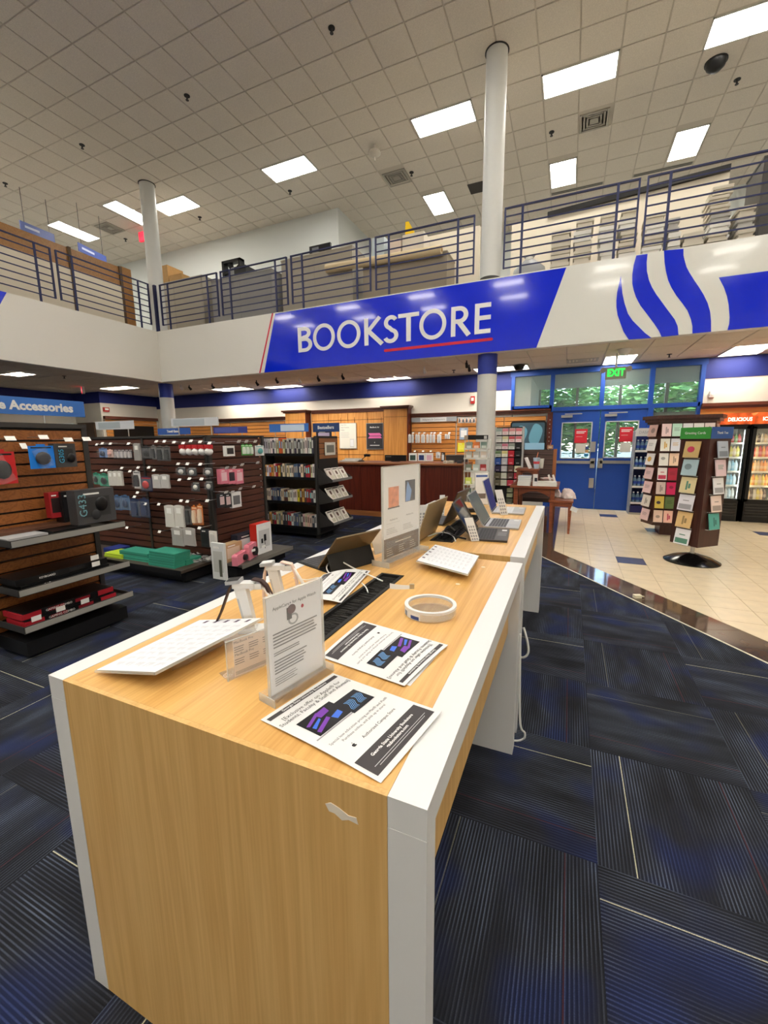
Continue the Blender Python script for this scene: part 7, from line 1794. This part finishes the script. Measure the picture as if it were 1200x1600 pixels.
for k, (ox, oy, r, s) in enumerate(((-.09, .1, .1, 'left'), (.1, -.02, .1, 'middle'), (.1, .24, .11, 'right'))):
    t = thing('folded_cloth', 'pinkish white folded cloth on the low bench, %s of three' % s, 'cloth', (bn.location.x + ox, bn.location.y + oy - .15, ZBn), random.uniform(-.4, .4))
    vs = []; n = 9
    for j in range(n):
        for i in range(n):
            u, v = -1 + 2 * i / (n - 1), -1 + 2 * j / (n - 1); e = max(0, 1 - max(abs(u), abs(v)) ** 4)
            vs.append((u * r, v * r, .006 + e * (.09 + .04 * math.sin(4 * u + 3 * v + k) + random.uniform(-.008, .008))))
    fs = [(j * n + i, j * n + i + 1, (j + 1) * n + i + 1, (j + 1) * n + i) for j in range(n - 1) for i in range(n - 1)]
    MB().faces(vs + [(v[0], v[1], 0) for v in vs], fs + [tuple(q + n * n for q in reversed(f_)) for f_ in fs]).build('cloth', mat('blush_cotton', (222, 206, 202), .9, noise=.08, bscale=30), t, smooth=True)
    MB().box(-.03, -r - .002, .01, .03, -r + .01, .04).build('hang_tag', TAGM, t)
p = at(896, 790, 'y', B0.y - .05); t = thing('hanging_tag', 'white price tag hanging from the front corner of the bench', 'tag', (p.x, B0.y - .06, p.z - .09)); MB().box(-.05, 0, 0, .05, .002, .07, M=Matrix.Rotation(.35, 4, 'Y')).build('tag', PAPER, t); MB().cyl((.0, 0, .06), (-.02, .01, .13), .002, n=5).build('string', CHROME, t)
# ---------------------------------------------------------------- water bottle rack
YWt = 9.45
a, b_ = at(990, 720, 'y', YWt).x, at(1021, 720, 'y', YWt).x; w_ = (b_ - a) / 2
wr = thing('bottle_rack', 'grey and blue rack of water bottles right of the doors', 'rack', ((a + b_) / 2, YWt, 0)); zt_ = at(1007, 669, 'y', YWt).z
for s in (-1, 1): MB().box(s * w_ - .012, 0, 0, s * w_ + .012, .34, zt_ - .06).build('side_panel', flat((150, 158, 172)), wr)
MB().box(-w_, .32, .05, w_, .34, zt_ - .05).build('back_panel', flat((30, 48, 110)), wr)
hd_ = MB().prism([(-w_ - .01, 0), (w_ + .01, 0), (w_ + .01, .1), (w_ - .03, .15), (-w_ + .03, .15), (-w_ - .01, .1)], -.01, .1, M=MXZ(0) @ Matrix.Translation((0, zt_ - .15, 0))).build('header_board', flat((206, 210, 214)), wr)
text('DASANI', .075, flat((150, 156, 170)), hd_, (0, -.012, zt_ - .08), sx=.9)
MB().box(-w_, .0, .0, w_, .3, .18).build('plinth', flat((26, 34, 96)), wr); MB().box(-w_ - .01, -.01, 0, w_ + .01, 0, .04).build('foot_rail', CHROME, wr)
wz_ = [at(1005, y, 'y', YWt).z for y in (704.5, 731, 760.5, 786)]
for z in wz_:
    s_ = MB().box(-w_ + .012, 0, z - .02, w_ - .012, .31, z).build('shelf', flat((120, 130, 150)), wr); MB().box(-w_ + .012, -.006, z - .025, w_ - .012, 0, z + .015).build('shelf_rail', flat((214, 218, 222)), s_)
WB = mat('water_bottle_plastic', (150, 190, 226), .05, alpha=.5, spec=.8); WLb = flat((36, 74, 160)); CAPB = flat((226, 230, 236))
WCAP = flat((220, 226, 234))
def bottle(x, y, z, h, r, body, lab, cap, label, grp, name='water_bottle', cat='bottle'):
    t = thing(name, label, cat, (x, y, z), 0, grp)
    MB().lathe([(r * .9, 0), (r, .01), (r, h * .6), (r * .9, h * .68), (r * .4, h * .86), (r * .36, h * .92)], n=10).build('bottle_body', body, t, smooth=True)
    MB().lathe([(r * 1.02, h * .25), (r * 1.02, h * .5), (r * 1.0, h * .5)], n=10).build('label', lab, t, smooth=True)
    MB().cyl((0, 0, h * .92), (0, 0, h), r * .42, n=8).build('cap', cap, t)
    return t
proto = None
for j, z in enumerate(wz_):
    for i in range(4):
        lb = 'water bottle, %s from the left on the %s shelf of the rack' % (ORD[i], ('top', 'second', 'third', 'bottom')[j]); loc = (wr.location.x - w_ + .055 + i * (2 * w_ - .11) / 3, YWt + .06, z)
        if proto is None: proto = bottle(*loc, .21, .036, WB, WLb, WCAP, lb, 'water bottles in the grey rack')
        else: dup(proto, loc=loc, label=lb)
# ---------------------------------------------------------------- drink coolers
YK = 9.22
def cooler(x0p, x1p, g0, g1, title, label, warm, prods, hdr=True):
    a, b_ = at(x0p, 740, 'y', YK).x, at(x1p, 740, 'y', YK).x
    t = thing('drink_cooler', label, 'fridge', ((a + b_) / 2, YK, 0)); w_ = (b_ - a) / 2; zt_ = at(1140, 648, 'y', YK).z; zg = at(1140, 665, 'y', YK).z; zb_ = at(1140, 783, 'y', YK).z
    MB().box(-w_, .05, 0, -w_ + .03, .55, zg).box(w_ - .03, .05, 0, w_, .55, zg).box(-w_, .05, 0, w_, .55, zb_).box(-w_, .541, 0, w_, .55, zg).box(-w_, .05, zg - .02, w_, .55, zg + .02).build('cabinet_body', BLK, t)
    q = MB(); e = .06
    for r in ((-w_ + .01, zb_, -w_ + e, zg - .02), (w_ - e, zb_, w_ - .01, zg - .02), (-w_ + .01, zb_, w_ - .01, zb_ + e * .7), (-w_ + .01, zg - e, w_ - .01, zg - .02)): q.box(r[0], 0, r[1], r[2], .045, r[3])
    dr = q.build('door', BLK, t); MB().box(-w_ + e, .015, zb_ + e * .7, w_ - e, .022, zg - e).build('door_glass', mat('cooler_glass', (240, 250, 248), .03, alpha=.12, spec=.8), dr)
    MB().box(w_ - e * .8, -.03, zb_ + .5, w_ - e * .4, 0, zb_ + .85).build('door_handle', DARK, dr)
    for k in range(5): MB().box(-w_ + .05, .035, .1 + k * .05, w_ - .05, .05, .125 + k * .05).build('louvre', CHAR, t)
    hc = mat('cooler_header_warm', (226, 84, 34), .4, emit=.55, noise=.75, bscale=6)
    h_ = MB().prism([(-w_, 0), (w_, 0), (w_, .14), (w_ - .04, .19), (-w_ + .04, .19), (-w_, .14)], -.02, .3, M=MXZ(0) @ Matrix.Translation((0, zg + .02, 0))).build('lit_header', hc, t)
    text(title, .085, mat('header_letter', (255, 240, 220), .4, emit=1.2), h_, (.05, -.022, zg + .1), bold=.002, sx=.8)
    glow = mat('cooler_lamp_warm', (255, 226, 170), .4, emit=7) if warm else mat('cooler_lamp_cool', (226, 246, 246), .4, emit=6)
    for s in (-1, 1): MB().box(s * (w_ - .05) - .01, .06, zb_ + .05, s * (w_ - .05) + .01, .075, zg - .08).build('lamp_strip', glow, t)
    MB().box(-w_ + .03, .52, zb_, w_ - .03, .54, zg - .03).build('inner_back', flat((226, 226, 220)), t)
    n = 5; shel = [zb_ + .015 + k * (zg - zb_ - .08) / n for k in range(n)]
    for k, z in enumerate(shel):
        s_ = MB().box(-w_ + .035, .1, z, w_ - .035, .51, z + .012).build('shelf', flat((214, 214, 206)), t); MB().box(-w_ + .035, .092, z - .01, w_ - .035, .1, z + .022).build('shelf_rail', flat((244, 240, 226)), s_)
        row = prods[n - 1 - k]
        protos = {}
        cnt = 6
        for i in range(cnt):
            c = row[i % len(row)]; lb = '%s drink, %s from the left, %s shelf of the %s cooler' % (c[1], ORD[i], ORD[n - 1 - k], 'left' if not warm else 'right')
            loc = (t.location.x - w_ + .1 + i * (2 * w_ - .2) / (cnt - 1), YK + .16, z + .013)
            key = c[1]
            if key in protos: dup(protos[key], loc=loc, label=lb)
            else: protos[key] = bottle(*loc, .2 if k != 4 else .16, .033, flat(c[0], .25), flat([min(255, int(v * .6 + 90)) for v in c[0]]), flat([int(v * .7) for v in c[0]]), lb, 'drinks in the coolers', 'drink_bottle')
    return t
cw = lambda *n: [dict(w=((206, 222, 226), 'clear'), y=((226, 206, 90), 'yellow'), r=((196, 50, 50), 'red'), g=((120, 170, 90), 'green'), b=((150, 200, 220), 'pale blue'), o=((230, 150, 60), 'orange'), m=((220, 190, 150), 'milky'), d=((70, 50, 44), 'dark'), p=((206, 200, 190), 'white'))[k] for k in n]
cooler(1115, 1164, 0, 0, 'DELICIOUS', 'black drink cooler headed DELICIOUS', False, [cw('g', 'r', 'g', 'r'), cw('m', 'y', 'p', 'y'), cw('b', 'w'), cw('b', 'b', 'w'), cw('w', 'p')])
cooler(1167, 1216, 0, 0, 'ICE COLD', 'black drink cooler headed ICE COLD at the right edge', True, [cw('p', 'd', 'p', 'm'), cw('r', 'm', 'r', 'o'), cw('o', 'm', 'm', 'o'), cw('y', 'o', 'y', 'm'), cw('m', 'd', 'p', 'y')])
# wood wall and cornice over the coolers
t = thing('cooler_surround', 'mahogany cornice and honey wood band above the coolers', 'wall fixture', (4.2, YB - .02, 0))
xa_ = at(1094, 640, 'y', YB).x - 4.2
z1, z0 = at(1150, 629, 'y', YB).z, at(1150, 640, 'y', YB).z
MB().box(xa_, -.06, z0 + .03, 2.2, 0, z0 + .07).box(xa_, -.1, z0 + .07, 2.2, 0, z1).build('cornice', MOULD, t); MB().box(xa_, -.02, 1.2, 2.2, 0, z0 + .03).build('wall_board', HONEYS, t)
# ---------------------------------------------------------------- greeting card gondola (brown, behind)
MAHD = wood('dark_spinner_wood', (58, 30, 24), (74, 40, 32), 'Z')
YQ = 7.45
a, b_ = at(1030, 700, 'y', YQ).x, at(1113, 700, 'y', YQ).x; w_ = (b_ - a) / 2; zt_ = at(1050, 662, 'y', YQ).z; zb_ = at(1040, 822, 'y', YQ).z
cg = thing('card_gondola', 'dark brown greeting card stand with crown top, behind the spinner', 'card stand', ((a + b_) / 2, YQ, 0))
hexp = [(-w_, 0), (w_, 0), (w_ + .12, .3), (w_, .62), (-w_, .62), (-w_ - .12, .3)]
MB().prism([(x * .97, .31 + (y - .31) * .97) for x, y in hexp], zb_, zt_).build('body', MAHD, cg)
MB().prism([(-w_ * .6, .12), (w_ * .75, .12), (w_ * .75, .5), (-w_ * .6, .5)], 0, zb_).build('plinth', MAHD, cg)
def scaled(k, dy=0): return [(x * k, .31 + (y - .31) * k) for x, y in hexp]
MB().prism(scaled(1.04), zt_, zt_ + .03).prism(scaled(1.12), zt_ + .03, zt_ + .07).prism(scaled(1.2), zt_ + .07, zt_ + .12).build('crown', MAHD, cg)
GC = [[(236, 206, 206), (190, 226, 206), (232, 230, 232)], [(232, 230, 216), (220, 222, 230), (236, 200, 214)], [(236, 232, 224), (240, 206, 176), (206, 90, 60)], [(232, 224, 220), (176, 36, 60), (230, 130, 150)], [(210, 190, 180), (206, 30, 90), (226, 220, 200)], [(206, 180, 80), (90, 110, 60), (236, 232, 230)], [(232, 200, 180), (240, 190, 170), (200, 222, 214)]]
random.seed(8)
n = 7; st = (zt_ - zb_ - .03) / n
def gcard(px_, y_, z_, w, h, c, rz, label, grp, par=None):
    t = thing('greeting_card', label, 'greeting card', (px_, y_, z_), rz, grp)
    M_ = Matrix.Rotation(-.16, 4, 'X')
    MB().box(-w / 2, -.012, 0, w / 2, -.001, h, M=M_).build('card', flat(c), t)
    mm = flat([int(v * .72) for v in c] if random.random() < .6 else random.choice(((60, 50, 56), (196, 60, 90), (90, 140, 120), (214, 170, 80)))); kd = random.randrange(4)
    if kd == 0: b = lines(MB(), -w * .3, w * .3, h * .4, h * .7, 4, -.012, t=.001, seed=int(h * 999))
    elif kd == 1: b = MB().prism(arc(w * random.uniform(-.1, .1), h * random.uniform(.45, .6), w * .24, w * .2, 0, 360, 10)[:-1], -.0135, -.012, M=Matrix(((1, 0, 0, 0), (0, 0, 1, 0), (0, 1, 0, 0), (0, 0, 0, 1))))
    elif kd == 2: b = MB().box(-w * .42, -.013, h * .08, w * .42, -.012, h * .4).box(-w * .2, -.013, h * .6, w * .2, -.012, h * .66)
    else: b = MB().box(-w * .1, -.013, h * .2, w * .02, -.012, h * .75).box(w * .06, -.013, h * .3, w * .2, -.012, h * .6)
    b.v = [tuple(M_ @ Vector(v)) for v in b.v]; b.build('printed_motif', mm, t)
    return t
for j in range(n):
    z = zt_ - (j + 1) * st + .03
    r_ = MB().box(-w_, -.05, z - .012, w_, .0, z - .004).box(-w_, -.052, z - .012, w_, -.05, z + .02).build('card_ledge', MAHD, cg)
    GC[j] += [(236, 234, 230), (230, 214, 210)]
    for i in range(5):
        x = cg.location.x - w_ + (i + .5) * 2 * w_ / 5
        gcard(x, YQ - .045, z, 2 * w_ / 5 - .012, st * .86, GC[j][i], 0, '%s greeting card, %s row, %s column of the brown card stand' % (cname(GC[j][i]), ORD[j], ORD[i]), 'greeting cards on the brown stand')
    for s, nm in ((-1, 'left'), (1, 'right')):
        c = random.choice(((230, 200, 200), (226, 220, 210), (236, 234, 232), (216, 180, 170)))
        mx, my = cg.location.x + s * (w_ + .06), YQ + .15; ang = s * math.atan2(.3, .12)
        gcard(mx + s * .03, my - .02, z, .2, st * .82, c, ang, 'greeting card on the %s angled side of the brown card stand, %s row' % (nm, ORD[j]), 'greeting cards on the sides of the brown stand')
# ---------------------------------------------------------------- spinner in front
c = at(1080, 877, 'z', 0)
sp = thing('card_spinner', 'square revolving greeting card spinner on a black round foot', 'card stand', (c.x, c.y, 0), math.radians(42))
MB().lathe([(.29, 0), (.29, .012), (.2, .06), (.06, .1), (.045, .105)], n=32).build('foot', mat('black_gloss', (14, 14, 15), .15), sp, smooth=True)
MB().cyl((0, 0, .1), (0, 0, .24), .022, n=14).build('pole', CHROME, sp)
q = .168; zt_ = 1.6; zb_ = .222
MB().box(-q, -q, zb_, q, q, zt_ - .14).build('body', MAHD, sp)
MB().box(-q - .006, -q - .006, zt_ - .14, q + .006, q + .006, zt_ - .02).build('header_core', MAHD, sp)
MB().box(-q - .004, -q - .0095, zt_ - .13, q + .004, -q - .006, zt_).build('header_sign', flat((44, 84, 150)), sp); text('Thank You', .04, PAPER, sp, (0, -q - .0105, zt_ - .065), rot=(PI / 2, 0, 0))
MB().box(-q - .0095, -q - .004, zt_ - .13, -q - .006, q + .004, zt_).build('header_sign', flat((60, 150, 60)), sp); text('Greeting Cards', .038, PAPER, sp, (-q - .0105, 0, zt_ - .065), rot=(PI / 2, 0, -PI / 2))
MB().box(q + .006, -q - .004, zt_ - .13, q + .0095, q + .004, zt_).build('header_sign', flat((200, 206, 204)), sp)
SPC = {0: [(200, 170, 110), (176, 200, 206), (226, 210, 160), (232, 230, 236), (226, 190, 130), (236, 236, 240)], 1: [(176, 186, 200), (226, 200, 206), (234, 234, 238), (236, 214, 204), (90, 170, 160), None]}
th0 = sp.rotation_euler[2]
for f_ in (0, 1):
    ang = th0 - (PI / 2 if f_ == 0 else 0); nx, ny = math.sin(ang), -math.cos(ang)
    for k in range(6):
        if SPC[f_][k] is None: continue
        z = zt_ - .14 - .205 * (k + 1) - .0; x, y = sp.location.x + nx * (q + .01), sp.location.y + ny * (q + .01)
        M_ = MB().box(-.08, -q - .03, z - .008, .08, -q, z).build('card_pocket', ACRE, sp) if f_ == 1 else MB().box(-q - .03, -.08, z - .008, -q, .08, z).build('card_pocket', ACRE, sp)
        gcard(x + nx * .032, y + ny * .032, z + .002, .175 if f_ == 0 else .16, .185, SPC[f_][k], ang, '%s card on the %s face of the front spinner, %s from the top' % (cname(SPC[f_][k]), ('left', 'right')[f_], ORD[k]), 'cards on the front spinner')
# small white plug on the stone border
p = at(996, 934, 'z', .003); t = thing('floor_plug', 'small cream plug lying on the brown border tiles', 'plug', p, .4); MB().box(-.035, -.02, 0, .03, .02, .03).build('body', flat((236, 230, 200)), t); MB().cyl((.03, 0, .015), (.06, 0, .01), .008, n=8).build('tip', flat((226, 220, 190)), t)
# ---------------------------------------------------------------- trees outside
random.seed(31)
LEAFM = [mat('leaf_green_%d' % k, c, .6) for k, c in enumerate(((96, 160, 70), (120, 186, 84), (70, 134, 62), (150, 206, 100)))]
BARK = mat('bark', (110, 98, 84), .9, noise=.2, bscale=10)
for k, (x, y) in enumerate(((-5.2, 17.6), (-.8, 17.4), (3.6, 17.6), (8.0, 17.5), (-3, 22.2), (1.4, 22.4), (5.8, 22.2))):
    t = thing('tree', 'leafy green tree outside the doors, %s of the row' % ORD[k], 'tree', (x, y, -.02), 0, 'trees outside the doors')
    MB().cyl((0, 0, 0), (.1, 0, 1.3), .12, .09, n=8).cyl((.1, 0, 1.3), (.3, .1, 3), .08, .04, n=8).cyl((.1, 0, 1.3), (-.5, 0, 2.9), .06, .03, n=8).build('trunk', BARK, t)
    b = MB(); L4 = []
    for q_ in range(5200):
        a, e, r = random.uniform(0, 2 * PI), random.uniform(-1, 1), 2.1 * random.random() ** .45
        cl = math.sin(a * 3 + k) * .3
        p = Vector((r * math.cos(a) * math.sqrt(1 - e * e), r * math.sin(a) * math.sqrt(1 - e * e), 2.5 + (1.8 + cl) * e * (r / 2.1)))
        s = random.uniform(.09, .2); R_ = Matrix.Rotation(random.uniform(0, 6), 3, 'Z') @ Matrix.Rotation(random.uniform(-.9, .9), 3, 'X')
        b.k = random.randrange(4); b.faces([p + R_ @ Vector(v) for v in ((-s, 0, 0), (0, -s * .5, .01), (s, 0, 0), (0, s * .5, .01))], [(0, 1, 2, 3)])
    b.build('foliage', LEAFM, t, kind='stuff')
# ------------------------------------------------------------------ label audit
_l = {}
for o in bpy.data.objects:
    if 'label' in o.keys() and 'category' in o.keys():
        _l.setdefault(o['label'], []).append(o)
for k, v in _l.items():
    if len(v) > 1: print('DUPLABEL', len(v), k)
    n = len(k.split())
    if not 4 <= n <= 16: print('LABELLEN', n, k)
